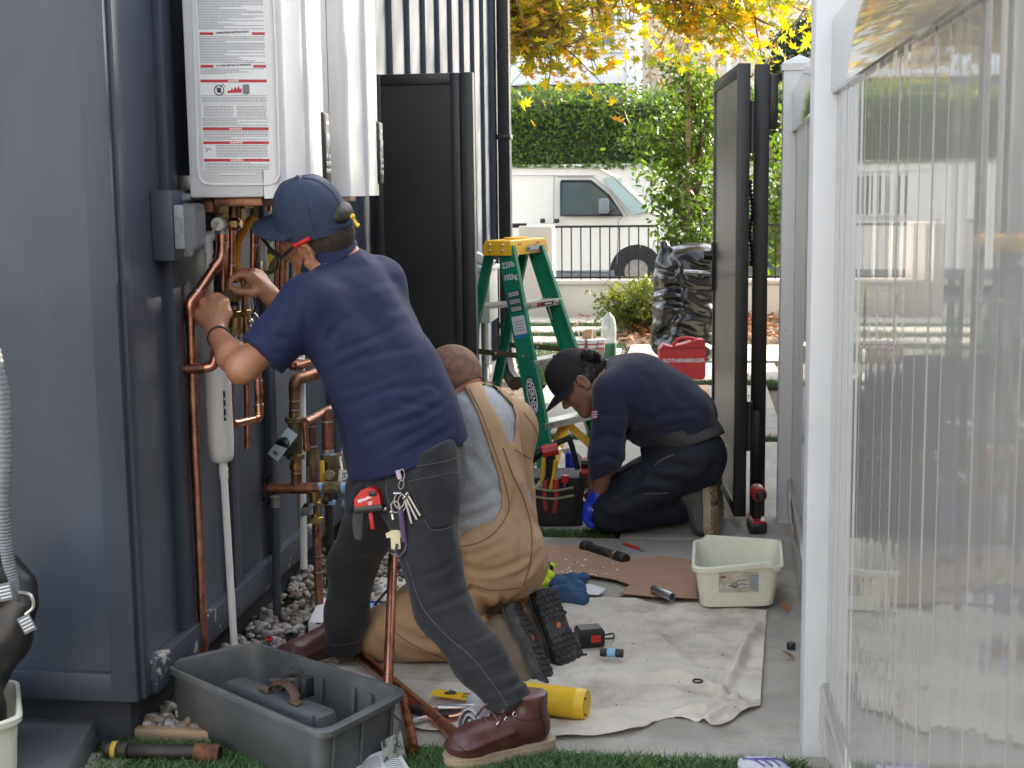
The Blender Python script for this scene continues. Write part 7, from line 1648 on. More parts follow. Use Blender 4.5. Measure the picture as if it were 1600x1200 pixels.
tag(link('drop_cloth', npmesh('drop_cloth', np.concatenate([Pc, Vb]), np.concatenate([Fq, Fe]), m_canvas)), 'creased off white canvas drop cloth spread over the concrete', 'drop cloth')

m_card = M('brown_cardboard', (.38, .24, .155), .85, var=.10, scale=4, stretch=(1, 6, 1), bump=.15, bscale=60, dirt=(5, .58, .8, (.24, .14, .09)), wear=(26, .68, .70, (.45, .34, .26)))
def slab(poly, z, th): b = B(); b.prism([(Z(*p).x, Z(*p).y) for p in poly][::-1], th, T(0, 0, z)); return b
solo('cardboard_sheet', slab([(842, 862), (880, 858), (908, 860), (958, 881), (1000, 880), (1028, 875), (1084, 882), (1090, 942), (1020, 939), (966, 934), (985, 921), (960, 912), (905, 903), (842, 905)], .014, .004), m_card, 'flat brown cardboard sheet with a torn edge lying beside the white basin', 'cardboard')
n = 26
for k in range(n):
    pass
P = np.array([tuple(Z(random.uniform(880, 965), random.uniform(868, 900), .021)) for _ in range(40)])
stuff(link('sawdust', scatter('sawdust', P, rng.uniform(.006, .018, 40), LEAF_V, LEAF_F, m_whiteprint, rng, normals=np.tile([[0, 0, 1.]], (40, 1)), spread=.3)))
# white basin
bz = .165
bC = [Z(1076, 880, bz), Z(1227, 880, bz), Z(1213, 832, bz), Z(1090, 832, bz)]
bC = [V(p.x, p.y, 0) for p in (Z(1080, 884, bz), Z(1226, 882, bz), Z(1222, 838, bz), Z(1082, 838, bz))]
m_basin = M('white_basin_plastic', (.66, .67, .56), .45, var=.06, scale=7, dirt=(6, .54, .8, (.50, .49, .40)), wear=(34, .68, .72, (.36, .35, .30)))
bs = thing('basin', 'white plastic basin with a worn picture label beside the fence', 'basin', (.14, 4.65, 0))
def dip(p, i):
    if 2 <= i <= 7:
        c = (bC[0] + bC[2]) / 2; ex = (bC[1] - bC[0]).normalized(); u = (p - c).dot(ex); w_ = min(1, max(0, (.095 - abs(u)) / .018)); side = (p - c).dot(V(-ex.y, ex.x, 0))
        if abs(side) > .06: return p + V(0, 0, .018 * w_ * (1 if side > 0 else 0.9))
    return p
btub = open_tub('tub', bs, bC, bz - .008, .012, .038, m_basin, .045, .014, lipmod=dip)
sB = Surf(btub)
plb = sB.patch('picture_label', [(1123, 926), (1186, 925), (1186, 893), (1123, 895)], .0012, M('worn_label', (.42, .38, .32), .7, var=.3, scale=30, dirt=(24, .5, .62, (.62, .62, .55))), bs, 3)
def bl_(pts, r, mt): b = B(); b.tube([sB.at(x, y, .0018) for x, y in pts], r, 5); part('print', b, mt, plb)
bl_([(1138, 915), (1150, 916), (1158, 912), (1168, 913)], .002, m_printgrey); bl_([(1148 + 4 * math.cos(t), 914 + 4 * math.sin(t)) for t in [2 * PI * k / 10 for k in range(11)]], .0022, m_printgrey); bl_([(1150, 908), (1166, 905)], .0016, m_printgrey)
bl_([(1126, 902), (1134, 901)], .003, M('brown_print', (.25, .05, .05), .6)); sB.patch('print', [(1172, 922), (1184, 921), (1184, 896), (1172, 897)], .0018, m_greypl, plb, 2)

def lying_pipe(name, label, cat, pts, parts_):
    t = thing(name, label, cat, tuple(pts[0] * V(1, 1, 0).length if False else (pts[0].x, pts[0].y, 0)))
    for nm, t0, t1, r, mt in parts_:
        a, c = pts[0].lerp(pts[1], t0), pts[0].lerp(pts[1], t1); b = B(); b.lathe([(r * .72, .0004), (r * .9, 0), (r, .002), (r, (c - a).length - .002), (r * .9, (c - a).length), (r * .72, (c - a).length - .0004)], 16, frame(a, c - a)); pp_ = part(nm, b, mt, t, 50)
    for a, d_ in ((pts[0].lerp(pts[1], parts_[0][1]), pts[0] - pts[1]), (pts[0].lerp(pts[1], parts_[-1][2]), pts[1] - pts[0])):
        r = parts_[0][3] if (a - pts[0]).length < (a - pts[1]).length else parts_[-1][3]; b = B(); b.cyl(a - d_.normalized() * .003, a + d_.normalized() * .0002, r * .74); part('bore', b, m_blackpl, t)
    return t
def G(px, py, z): return Z(px, py, z)
lying_pipe('pipe_nipple', 'dark iron pipe with a brass end lying on the cardboard sheet', 'pipe', [G(912, 853, .024), G(978, 875, .024)], [('collar', 0, .14, .024, m_iron), ('pipe', .14, .72, .019, m_iron), ('ring', .72, .78, .021, m_brass), ('collar', .78, 1, .0225, m_iron)])
lying_pipe('pipe_nipple', 'short grey steel nipple lying alone on the cardboard sheet', 'pipe', [G(1021, 920, .032), G(1050, 933, .032)], [('pipe', 0, 1, .0155, m_galv)])
lying_pipe('pipe_nipple', 'short black nipple with a pale blue band lying on the drop cloth', 'pipe', [G(938, 1019, .026), G(974, 1021, .026)], [('pipe', 0, .3, .0125, m_iron), ('band', .3, .66, .0128, m_tape), ('pipe', .66, 1, .0125, m_iron)])
lying_pipe('iron_pipe', 'rusty black iron pipe with yellow taped end lying on the grass', 'pipe', [G(166, 1172, .022), G(344, 1177, .022)], [('collar', 0, .05, .0225, m_iron), ('yellow_tape', .05, .10, .0228, M('yellow_tape', (.5, .36, .06), .5, var=.3, scale=50)), ('collar', .10, .20, .0225, m_iron), ('pipe', .20, .78, .0185, m_iron), ('rusty_collar', .78, 1, .0228, m_rust)])
pen = thing('pencil', 'red carpenter pencil lying on the concrete behind the cardboard', 'pencil', tuple(G(975, 850, .006)))
b = B(); b.tube([G(974, 849, .006), G(1001, 858, .006)], .0065, 6, flat=.6); part('shaft', b, M('red_lacquer', (.55, .06, .02), .4), pen); b = B(); b.cyl(G(1001, 858, .006), G(1008, 861, .006), .006, 8, .0015); part('tip', b, m_timber, pen)
def lump(name, pts, rs, h, mat, label, cat, rip=None, flat=1.0, k=.02):
    P = [Vector(p) for p in pts]; lo = V(min(p.x for p in P), min(p.y for p in P), 0) - V(.08, .08, .0); hi = V(max(p.x for p in P), max(p.y for p in P), max(p.z for p in P)) + V(.08, .08, .08)
    Fl = Field(lo, hi, h)
    for p, r in zip(P, rs): Fl.ell(p, (r, r, r * flat), (0, 1, 0), (0, 0, 1), k)
    Fl.plane((0, 0, .012), (0, 0, -1)); o = sculpt(name, Fl, mat, None, None, rip or [(.006, 22, 2), (.003, 50, 5)], sm=1); return tag(o, label, cat)
m_bluerag = M('blue_shop_rag', (.035, .09, .19), .9, var=.2, scale=12, bump=.5, bscale=150)
lump('shop_rag', [G(875, 915, .025), G(895, 908, .025), G(885, 930, .03), G(905, 935, .025), G(870, 928, .025), G(912, 906, .015), G(900, 922, .03)], [.035, .030, .038, .032, .030, .022, .034], .004, m_bluerag, 'crumpled blue shop rag beside the overalls man\'s boots', 'rag')
m_hiv = M('hi_vis_cloth', (.55, .70, .02), .8, var=.15, scale=20)
lump('work_glove', [G(846, 890, .03), G(856, 900, .025), G(850, 912, .02), G(842, 903, .02), G(861, 885, .02)], [.024, .024, .022, .022, .014], .004, m_hiv, 'hi vis yellow glove next to the kneeling man', 'glove')
lump('tool_grip', [G(852, 884, .022), G(856, 889, .022)], [.022, .020], .004, m_blackpl, 'black tool grip behind the yellow glove', 'tool')
solo('paper_sheet', slab([(905, 925), (921, 922), (947, 930), (935, 940), (908, 938)], .022, .0012), m_paper, 'white paper slip under the blue rag', 'paper')
bt = thing('battery_pack', 'black and red battery tool with a wire loop beside the boot soles', 'battery', tuple(G(922, 1012, 0)))
bm_ = frame(G(921, 1012, 0), (0, 0, 1), (1, .35, 0)); b = B(); b.loft([[bm_ @ V(x * k, y * k, z) for x, y in ((-.04, -.03), (.04, -.03), (.04, .03), (-.04, .03))] for k, z in ((.95, .01), (1, .02), (1, .055), (.85, .066))]); part('body', b, m_blackpl, bt, 30); b = B(); b.box((.012, -.0305, .036), (.03, .002, .022), .0008, bm_); part('badge', b, m_red, bt)
b = B(); b.tube(bez([G(930, 992, .04), G(945, 992, .03), G(958, 990, .02), G(958, 997, .02), G(946, 998, .025), G(932, 996, .035)], 5), .003, 6); part('loop', b, m_iron, bt)
t = thing('pipe_plug', 'small black pipe cap on the concrete near the fence post', 'cap', tuple(G(1236, 1012, 0))); c_ = G(1236, 1014, 0); b = B(); b.lathe([(.013, .0), (.0135, .004), (.0128, .018), (.0115, .021), (0, .021)], 18, T(c_.x, c_.y, 0)); part('shell', b, m_blackpl, t)
b = B(); b.tube([G(1090, 1064, .03) + V(.013 * math.cos(a), .013 * math.sin(a), 0) for a in [2 * PI * k / 16 for k in range(17)]], .003, 6); solo('rubber_ring', b, m_blackpl, 'small black rubber ring on the fold of the drop cloth', 'ring')
for px, py, s_, a_ in ((1230, 956, .05, .3), (1242, 1029, .045, 1.2), (1085, 772, .05, 2)):
    b = B(); m = T(*G(px, py, .006)) @ R(a_) @ R(.35, 'X'); b.add([V(p[0], p[1], p[2] + .25 * p[0] * p[0] + .1 * p[1] * p[1]) * s_ for p in LEAF_V], LEAF_F, m); solo('dry_leaf', b, m_litter, {1230: 'copper brown dry leaf beside the white basin at the fence', 1242: 'dry leaf next to the small black cap', 1085: 'curled dry leaf by the crouching man\'s boot'}[px], 'leaf')
P = np.array([tuple(G(random.uniform(900, 1180), random.uniform(960, 1110), .022)) for _ in range(46)])
stuff(link('debris', scatter('debris', P, rng.uniform(.003, .009, 46), LEAF_V, LEAF_F, m_tee, rng, normals=np.tile([[0, 0, 1.]], (46, 1)), spread=.4)))
# yellow canister
ca, cb_ = G(795, 1086, .048), G(917, 1101, .046)
cn_ = thing('gas_canister', 'yellow gas canister lying on the drop cloth behind the brown shoe', 'canister', (ca.x, ca.y, 0)); L = (cb_ - ca).length
b = B(); b.lathe([(.020, -.03), (.024, -.025), (.026, .0), (.039, .016), (.0405, .03), (.0405, L - .03), (.0415, L - .028), (.0415, L - .022), (.0405, L - .02), (.0405, L - .004), (.038, L), (.034, L - .003), (0, L - .003)], 26, frame(ca, cb_ - ca)); part('cylinder', b, m_yellow, cn_, 40); b = B(); b.lathe([(.0, -.05), (.022, -.048), (.0245, -.01), (.036, .012)], 20, frame(ca, cb_ - ca)); part('valve_cap', b, m_whiteprint, cn_)
for a_ in (.6, 2.6): b = B(); m = frame(ca, cb_ - ca); b.box((.026 * math.cos(a_), .026 * math.sin(a_), L), (.006, .004, .004), .001, m); part('slot', b, m_blackpl, cn_)
b = B(); e0, e1, e2 = G(670, 1086, .03), G(706, 1092, .018), G(752, 1096, .03); b.grid(lambda u, v: (e0 * (1 - u) ** 2 + e1 * 2 * u * (1 - u) + e2 * u * u) + V(.012, .05, 0) * v, 10, 3); yt_ = solo('warning_tag', b, m_yellow, 'yellow warning tag with a torn hole on the drop cloth', 'tag')
b = B(); q = (e0 + e1) / 2 + V(.008, .02, .003); b.tube([q, q + V(.03, .004, .002), q + V(.012, .010, .003)], .004, 5); part('hole', b, m_printblack, yt_)
for k in range(4): b = B(); q = e1.lerp(e2, .25) + V(.006, .012 * k + .002, .004); b.box((.03, 0, 0), (.06, .0025, .0012), 0, T(*q) @ R(.12)); part('print', b, m_printblack, yt_)
# loose copper tubes
def cut_tube(label, a, c, r):
    t = thing('copper_tube', label, 'copper tube', (a.x, a.y, 0), 'loose copper tubes'); L = (c - a).length
    b = B(); b.lathe([(r * .86, .02), (r * .86, 0), (r, 0), (r, L), (r * .86, L), (r * .86, L - .05), (0, L - .05)], 18, frame(a, c - a)); part('tube', b, m_copper, t, 50)
cut_tube('long loose copper tube running from the overalls to the toe of the brown shoe', G(560, 1022, .03), G(729, 1163, .028), .0165)
cut_tube('upright loose copper tube leaning behind the grey tote', V(*Y(606, 1075, 3.50)), V(*Y(614, 872, 3.76)), .0135)
cut_tube('short loose copper tube with open end beside the grey tote label', G(628, 1082, .03), G(646, 1172, .022), .0145)
lying_pipe('pipe_nipple', 'dark iron pipe end under the toe of the brown shoe', 'pipe', [G(745, 1160, .02), G(701, 1170, .02)], [('pipe', 0, .75, .015, m_iron), ('collar', .75, 1, .018, m_iron)])
lying_pipe('pipe_stub', 'grey steel pipe stub in the pile of fittings, upper one', 'pipe', [G(684, 1106, .036), G(755, 1104, .036)], [('pipe', 0, 1, .010, m_galv)])
lying_pipe('pipe_stub', 'dark pipe stub in the pile of fittings, lower one', 'pipe', [G(682, 1117, .022), G(748, 1116, .022)], [('pipe', 0, 1, .010, m_iron)])
pp_ = thing('pipe_wrench', 'old grey adjustable pliers between the tote and the copper tube', 'pliers', tuple(G(660, 1118, 0))); b = B(); b.tube(bez([G(640, 1106, .03), G(660, 1112, .03), G(672, 1120, .02)], 5), [.014] * 11, 8, flat=.5); part('jaw', b, m_iron, pp_); b = B(); b.tube([G(640, 1128, .02), G(668, 1122, .025), G(690, 1116, .02)], .008, 8); part('handle', b, m_galv, pp_)
ce_ = thing('copper_fitting', 'copper elbow fitting half hidden by the grey rolled rag', 'fitting', tuple(G(705, 1122, 0))); b = B(); b.tube(bez([G(700, 1124, .02), G(715, 1121, .02), G(726, 1116, .022)], 5), .012, 10); part('elbow', b, m_copper, ce_)
b = B(); b.tube([G(662, 1100, .025), G(668, 1110, .02), G(690, 1108, .03)], .006, 8); solo('copper_bracket', b, m_copper, 'small copper bracket beside the pliers', 'bracket')
# grey rolled rag
m_rag = M('grey_towel', (.40, .40, .42), .95, var=.12, scale=14, bump=.6, bscale=260)
ra, rb2 = G(738, 1132, .052), G(795, 1108, .05); b = B()
sp_ = []
for k in range(70): th = k / 70 * 2 * PI * 2.7; r_ = .012 + .040 * k / 70 + .002 * math.sin(th * 3.1); sp_.append((r_ * math.cos(th), r_ * math.sin(th)))
mm = frame(ra, ra - rb2, (0, 0, 1)); L = (rb2 - ra).length
b.loft([[mm @ V(x * g, y * g, z) for x, y in sp_] for z, g in ((.004, .97), (0, 1), (-L * .5, 1.04), (-L, .96))], cap=False, close=False); b.loft([[mm @ V(x * (1 - .006 / max(.012, math.hypot(x, y))), y * (1 - .006 / max(.012, math.hypot(x, y))), z) for x, y in sp_] for z in (.004, -L)], cap=False, close=False)
b.loft([[mm @ V(x, y, .004) for x, y in sp_], [mm @ V(x * (1 - .006 / max(.012, math.hypot(x, y))), y * (1 - .006 / max(.012, math.hypot(x, y))), .006) for x, y in sp_]], cap=False, close=False)
solo('rolled_rag', b, m_rag, 'grey rag rolled into a spiral in front of the plumber\'s shoe', 'rag', ang=60)
lump('towel', [G(770, 1100, .03), G(745, 1098, .03), G(795, 1108, .035), G(815, 1090, .03)], [.035, .028, .035, .03], .0045, m_rag, 'grey towel heaped behind the rolled rag', 'towel')
# paper and packet at the lower edge
b = B(); c0, c1, c2, c3 = G(545, 1215, .02), G(655, 1225, .012), G(622, 1172, .03), G(560, 1192, .025)
b.grid(lambda u, v: (c0 * (1 - u) + c1 * u) * (1 - v) + (c3 * (1 - u) + c2 * u) * v + V(0, 0, .012 * math.sin(PI * u)), 10, 10); ps_ = solo('document', b, m_paper, 'white printed document on the grass in front of the tote', 'paper')
b = B()
for k in range(9):
    for (u0, u1) in ((.1, .5), (.55, .9)):
        f_ = lambda u, v: (c0 * (1 - u) + c1 * u) * (1 - v) + (c3 * (1 - u) + c2 * u) * v + V(0, 0, .012 * math.sin(PI * u) + .0015)
        v = .2 + .075 * k; b.tube([f_(u0 + (u1 - u0) * i / 4, v) for i in range(5)], .0007, 4)
part('print', b, m_printgrey, ps_)
m_foil = clear_mat('clear_film', (.85, .86, .95), .2, .5)
pk = lump('plastic_packet', [G(1175, 1196, .02), G(1205, 1200, .02), G(1225, 1212, .015)], [.03, .032, .025], .005, m_foil, 'clear plastic packet with purple print on the grass by the fence post', 'packet', flat=.6)
b = B(); s7 = Surf(pk)
for a_ in range(4):
    l = s7.line([(1160 + a_ * 14, 1186), (1178 + a_ * 14, 1188), (1195 + a_ * 12, 1198)], .001, 5)
    if len(l) > 1: b.tube(l, .003, 5, flat=.4)
if b.v: part('print', b, M('purple_print', (.09, .07, .28), .5), pk)
# white carton, blue lidded tub, red and black caps by the gravel
cb0 = frame(Z(498, 998), (0, 0, 1), (1, .12, 0)); wb = thing('carton', 'long white carton with a small black printed logo between gravel and leg', 'carton', tuple(cb0.translation))
b = B(); b.box((0, .13, .027), (.062, .26, .052), .001, cb0); part('box', b, m_paper, wb)
lf = frame(cb0 @ V(.004, -.0006, .022), cb0.to_3x3() @ V(0, -1, 0), cb0.to_3x3() @ V(1, 0, 0)); text('lettering', 'Rinnai', .013, lf, m_printblack, wb, .0003, shear=.3, bold=.0004)
b = B(); b.box((0, .0, .049), (.014, .002, .004), 0, cb0); part('tab', b, m_blackpl, wb); b = B(); b.prism([(-.006, -.004), (.008, -.004), (.004, .004)], .0004, lf @ T(.024, .001, 0)); part('logo', b, m_printblack, wb)
bl = thing('lidded_tub', 'clear plastic tub with a blue lid and black dabber handle behind the leg', 'tub', tuple(Y(586, 985, 4.25) * 1)); c_ = Z(586, 984); 
b = B(); b.lathe([(.038, .0), (.040, .004), (.044, .066)], 22, T(c_.x, c_.y, 0)); part('tub', b, m_clear, bl); m_lid = M('blue_lid', (.02, .08, .42), .4); b = B(); b.lathe([(.044, .064), (.048, .066), (.048, .080), (.044, .081), (.042, .076), (0, .075)], 24, T(c_.x, c_.y, 0)); part('lid', b, m_lid, bl, 30)
b = B(); b.cyl((c_.x, c_.y, .0755), (c_.x, c_.y, .0772), .036); part('lid_label', b, m_tape, bl); b = B(); b.tube([V(c_.x, c_.y - .005, .08), V(c_.x + .06, c_.y + .02, .15)], .0045, 8); part('stick', b, m_blackpl, bl)
b = B(); b.lathe([(.036, .02), (.0405, .05)], 18, T(c_.x, c_.y, 0) , cap=False); part('label', b, m_paper, bl)
rt = thing('red_tool', 'red plastic tool showing at the knee of the brown overalls', 'tool', tuple(Z(572, 1020))); c_ = Z(572, 1020, .03); b = B(); b.box((0, 0, 0), (.05, .06, .05), .012, T(c_.x, c_.y, .03) @ R(.4)); part('body', b, m_red, rt); b = B(); b.box((.0, .035, .02), (.04, .05, .05), .008, T(c_.x, c_.y, .03) @ R(.4)); part('grip', b, m_blackpl, rt)
for px, py, r, mt, nm, lb in ((421, 1003, .009, m_red, 'pipe_plug', 'small red cap lying on the gravel'), (455, 1001, .015, m_blackpl, 'black_collar', 'black threaded collar lying on the gravel by the tote')):
    c_ = Z(px, py, .03); t = thing(nm, lb, 'cap', tuple(c_)); b = B(); b.lathe([(r, 0), (r * 1.05, .003), (r, r * 1.5), (r * .8, r * 1.5), (r * .7, r * 1.0), (0, r)], 14, T(*c_) @ R(.5, 'X')); part('shell', b, mt, t)
P = np.array([tuple(Z(px + random.uniform(-6, 6), py + random.uniform(-4, 4), .035)) for px, py in ((460, 925), (478, 938), (466, 955), (500, 905), (452, 905))])
stuff(link('fallen_leaves', scatter('fallen_leaves', P, rng.uniform(.03, .05, len(P)), STAR_V, STAR_F, m_litter, rng, normals=np.tile([[0, 0, 1.]], (len(P), 1)), spread=.4)))
# impact driver by the gate post
dr = thing('impact_driver', 'red and black cordless driver standing between gate post and fence', 'cordless driver', tuple(Z(1183, 832))); c_ = Z(1183, 832); mD = frame((c_.x, c_.y, 0), (0, 0, 1), (1, 0.1, 0))
b = B(); b.lathe([(.012, -.08), (.014, -.06), (.026, -.04), (.030, -.02), (.030, .05), (.026, .06), (0, .06)], 18, mD @ T(0, 0, .165) @ R(PI / 2, 'X') @ R(PI, 'Y') @ Matrix.Diagonal((1, 1, -1, 1))); hd_ = part('head', b, m_pred, dr); b = B(); b.lathe([(.008, -.098), (.010, -.09), (.020, -.079), (.021, -.06)], 14, mD @ T(0, 0, .165) @ R(PI / 2, 'X') @ Matrix.Diagonal((1, 1, -1, 1))); part('collar', b, m_iron, hd_)
b = B(); b.tube([mD @ V(0, .01, .14), mD @ V(0, .02, .05)], [.021, .019], 12); part('grip', b, m_blackpl, dr); b = B(); b.box((0, .01, .026), (.072, .10, .042), .008, mD); part('battery', b, m_blackpl, dr); b = B(); b.box((0, -.0005, .050), (.06, .085, .012), .004, mD); part('foot', b, m_pred, dr)

# ================================================================== behind the men: bag, case, cups, jug
m_bin = M('black_bin_liner', (.010, .010, .012), .22, var=.2, scale=10, bump=.35, bscale=14, bdist=.012, rvar=.06, spec=.7)
yb2 = 11.3
Fb = Field((-.52, 10.85, -.02), (.28, 11.8, 1.16), .012)
for px, py, rx, rz_ in ((1072, 540, .24, .16), (1074, 490, .245, .22), (1078, 440, .24, .2), (1085, 405, .22, .13)): c_ = Y(px, py, yb2); Fb.ell(c_, (rx, .26, rz_), (0, 1, 0), (0, 0, 1), .10)
Fb.cone(Y(1040, 430, yb2), Y(1038, 382, yb2), .07, .025, .08).cone(Y(1030, 540, yb2), Y(1036, 440, yb2), .05, .06, .08).cone(Y(1060, 405, yb2), Y(1115, 405, yb2 - .1), .05, .05, .06)
Fb.plane((0, 0, .0), (0, 0, -1))
bag = sculpt('rubbish_bag', Fb, m_bin, None, [([(1040, 395), (1055, 440), (1048, 500), (1030, 545)], 9, .03), ([(1020, 455), (1060, 450), (1100, 470)], 6, .028), ([(1025, 470), (1065, 475), (1115, 500)], 6, .025), ([(1040, 505), (1080, 520), (1115, 540)], 6, .025), ([(1050, 430), (1080, 450), (1115, 455)], 5, .02), ([(1060, 400), (1090, 418), (1118, 420)], 5, .025), ([(1035, 500), (1070, 490), (1110, 495)], 6, .022), ([(1045, 540), (1070, 530), (1100, 548)], 5, .02), ([(1028, 420), (1045, 425), (1060, 412)], 5, .02)], [(.014, 3.4, 2, [[1, .3, .5], [.2, 1, .3], [-.4, .2, 1.6]]), (.005, 8, 4, [[1, .3, .6], [0, 1, .2], [-.5, 0, 1.8]]), (.0012, 20, 8)])
tag(bag, 'big shiny black rubbish bag standing behind the gate leaf', 'rubbish bag')
rc = thing('tool_case', 'red plastic tool case behind the crouching man', 'tool case', tuple(Y(1066, 600, 9.2))); yc = 9.2; c_ = Y(1066, 598, yc); cmx = frame((c_.x, c_.y, max(.0, c_.z) + .02), (0, 0, 1), (1, .12, 0))
b = B(); b.loft([[cmx @ V(x, y, z) for x, z in ((-.145, .0), (.14, .0), (.152, .02), (.155, .235), (.14, .262), (.09, .262), (.05, .245), (-.07, .215), (-.12, .235), (-.15, .2))] for y in (.0, .008, .11, .118)]); cse = part('shell', b, M('red_case_plastic', (.52, .035, .04), .5, var=.12, scale=10, dirt=(9, .6, .8, (.6, .2, .19))), rc, 25)
b = B(); b.tube(bez([cmx @ V(-.06, .05, .22), cmx @ V(-.02, .05, .262), cmx @ V(.05, .05, .268), cmx @ V(.10, .05, .255)], 5), .012, 8); part('handle', b, cse.data.materials[0], cse)
b = B(); b.span((-.14, -.004, .205), (.15, .001, .212), 0, cmx); part('seam', b, m_pred, cse); text('lettering', 'ROTHENBERGER', .036, frame(cmx @ V(.01, -.0015, .125), cmx.to_3x3() @ V(0, -1, 0), cmx.to_3x3() @ V(1, 0, 0)), m_whiteprint, cse, .0005, sx=1.0, bold=.0006)
b = B(); b.span((-.05, 8.7, 0.001), (.10, 9.6, .03), .004); solo('cardboard_box', b, m_card, 'flattened cardboard box under the red tool case by the gate', 'cardboard')
cc_ = thing('cup_carrier', 'cardboard drink carrier holding paper cups on the path', 'drink carrier', tuple(Z(922, 560))); cY = 10.9; c0_ = Y(922, 556, cY); cm2 = frame((c0_.x, c0_.y, 0.0), (0, 0, 1), (1, .15, 0)); m_kraft = M('kraft_card', (.40, .27, .15), .85, var=.06)
b = B(); b.box((0, .07, .06), (.22, .15, .12), .003, cm2); part('tray', b, m_kraft, cc_); b = B(); b.prism([(-.055, 0), (.055, 0), (.055, .12), (.03, .15), (-.03, .15), (-.055, .12)], .006, frame(cm2 @ V(0, .08, .12), cm2.to_3x3() @ V(0, -1, 0), cm2.to_3x3() @ V(1, 0, 0))); part('handle', b, m_kraft, cc_)
for k, (x, y) in enumerate(((-.075, .03), (.015, .015), (.085, .05))):
    q = cm2 @ V(x, y, .115); cu2 = thing('paper_cup', ['left paper cup in the drink carrier, red print and straw', 'middle paper cup in the drink carrier with a straw', 'right paper cup in the drink carrier, half behind the handle'][k], 'cup', tuple(q), 'paper cups in the carrier')
    b = B(); b.lathe([(.030, -.04), (.038, .07), (.041, .072), (.041, .08), (.034, .083), (0, .083)], 18, T(*q)); part('cup', b, m_whiteprint, cu2)
    for z in (.005, .04): b = B(); b.lathe([(.0342 + (z) * .06, z), (.0350 + z * .06, z + .01)], 18, T(*q), cap=False); part('red_print', b, m_printred, cu2)
    if k < 2: b = B(); b.tube([q + V(.0, 0, .08), q + V(-.02 + .03 * k, 0, .16)], .004, 6); part('straw', b, m_whiteprint, cu2)
jg = thing('plastic_bottle', 'clear plastic bottle with green base next to the drink carrier', 'bottle', tuple(Z(951, 540))); q = Y(951, 540, 11.2); q.z = 0
b = B(); z1_ = Y(951, 488, 11.2).z; b.lathe([(.052, .0), (.060, .01), (.062, z1_ * .62), (.060, z1_ * .74), (.052, z1_ * .85), (.036, z1_ * .93), (.018, z1_ * .97), (.014, z1_), (0, z1_)], 20, T(*q)); part('bottle', b, clear_mat('clear_bottle', (.86, .9, .92), .12, .68), jg, 40); b = B(); b.lathe([(.0625, .02), (.0632, z1_ * .36)], 20, T(*q), cap=False); part('label', b, M('green_label', (.02, .13, .07), .5), jg)
b = B(); c_ = Z(1106, 752); b.lathe([(.05, 0), (.052, .01), (.062, .2), (.065, .205), (.060, .2), (.05, .02), (0, .02)], 20, T(c_.x, c_.y + .05, 0)); solo('pail', b, m_yellow, 'yellow pail standing between the crouching man and the gate', 'pail')

# ================================================================== left foreground: vacuum, hose, step, basin
m_hose = M('grey_hose', (.17, .185, .20), .45, var=.1, scale=10); m_step = M('dark_grey_step', (.10, .105, .115), .5, var=.08, scale=6, bump=.1, bscale=160, dirt=(8, .6, .8, (.17, .17, .18)))
vc = thing('shop_vacuum', 'black shop vacuum with a grey corrugated hose at the left edge', 'vacuum', (-1.62, 3.0, .1)); yv_ = 2.95
hp = bez([V(-2.05, 2.98, .03), V(-2.06, 2.97, .45), V(-1.95, 2.96, .88), Y(-90, 480, yv_), Y(-30, 500, yv_), Y(2, 600, yv_), Y(8, 700, yv_), Y(6, 800, yv_), Y(12, 870, yv_), Y(26, 925, yv_), Y(38, 945, yv_)], 40)
b = B(); b.tube(hp, [.0155 if i % 3 else .0135 for i in range(len(hp))], 12); part('hose', b, m_hose, vc, 60)
Fv = Field((-1.90, 2.70, .04), (-1.36, 3.19, .62), .008)
Fv.cone(Y(40, 945, 2.96), Y(12, 1000, 2.96), .030, .045, .02).cone(Y(12, 1000, 2.96), Y(-40, 1060, 2.96), .046, .055, .04).cone(Y(36, 915, 2.98), Y(-10, 900, 2.98), .032, .05, .03).cone(Y(-10, 900, 2.98), Y(-50, 1000, 2.98), .06, .10, .05)
Fv.cone(Y(-40, 1060, 2.96), V(-1.74, 3.06, .14), .06, .09, .05).cone(V(-1.74, 3.06, .14), V(-1.74, 3.06, .06), .09, .085, .02, cut=True)
o = sculpt('body', Fv, m_blackpl, vc, None, None, 1); o.matrix_parent_inverse = vc.matrix_basis.inverted()
for px, py, a_ in ((8, 925, .2), (42, 975, .5)): b = B(); b.box((0, 0, 0), (.030, .04, .002), .0005, frame(Y(px, py, 2.905), (.2, -1, .1), (1, .2, a_))); q = part('warning_label', b, m_printgrey, vc); b = B(); [b.box((0, .012 - .008 * k, .0012), (.024, .003, .001), 0, frame(Y(px, py, 2.905), (.2, -1, .1), (1, .2, a_))) for k in range(4)]; part('print', b, m_whiteprint, q)
b = B(); b.tube(bez([Y(30, 925, 2.94), Y(48, 930, 2.93), Y(52, 948, 2.93), Y(40, 960, 2.93)], 5), .004, 6); part('clip', b, m_solder, vc)
sC = [Z(155, 1118, .055), Z(-60, 1108, .055), Z(-200, 1260, .055), Z(105, 1210, .055)]
st2 = thing('plastic_step', 'dark grey plastic step block at the foot of the house corner', 'step', (-1.6, 3.05, 0)); b = B()
rg = lambda z, i: quad_ring([V(p.x, p.y, 0) for p in (sC[1], sC[2], sC[3], sC[0])], z, i, .03)
b.loft([rg(.0, -.004), rg(.045, 0), rg(.056, .006), rg(.058, .014)]); part('block', b, m_step, st2, 30)
for px, py in ((118, 1121), (58, 1121)): c_ = Z(px, py, .058); b = B(); b.lathe([(.013, 0), (.012, .0012), (0, .0012)], 18, T(c_.x, c_.y, .0582)); part('plug', b, m_step, st2)
b = B(); b.box(Z(62, 1196, .05), (.02, .012, .016), .004); part('latch', b, m_galv, st2)
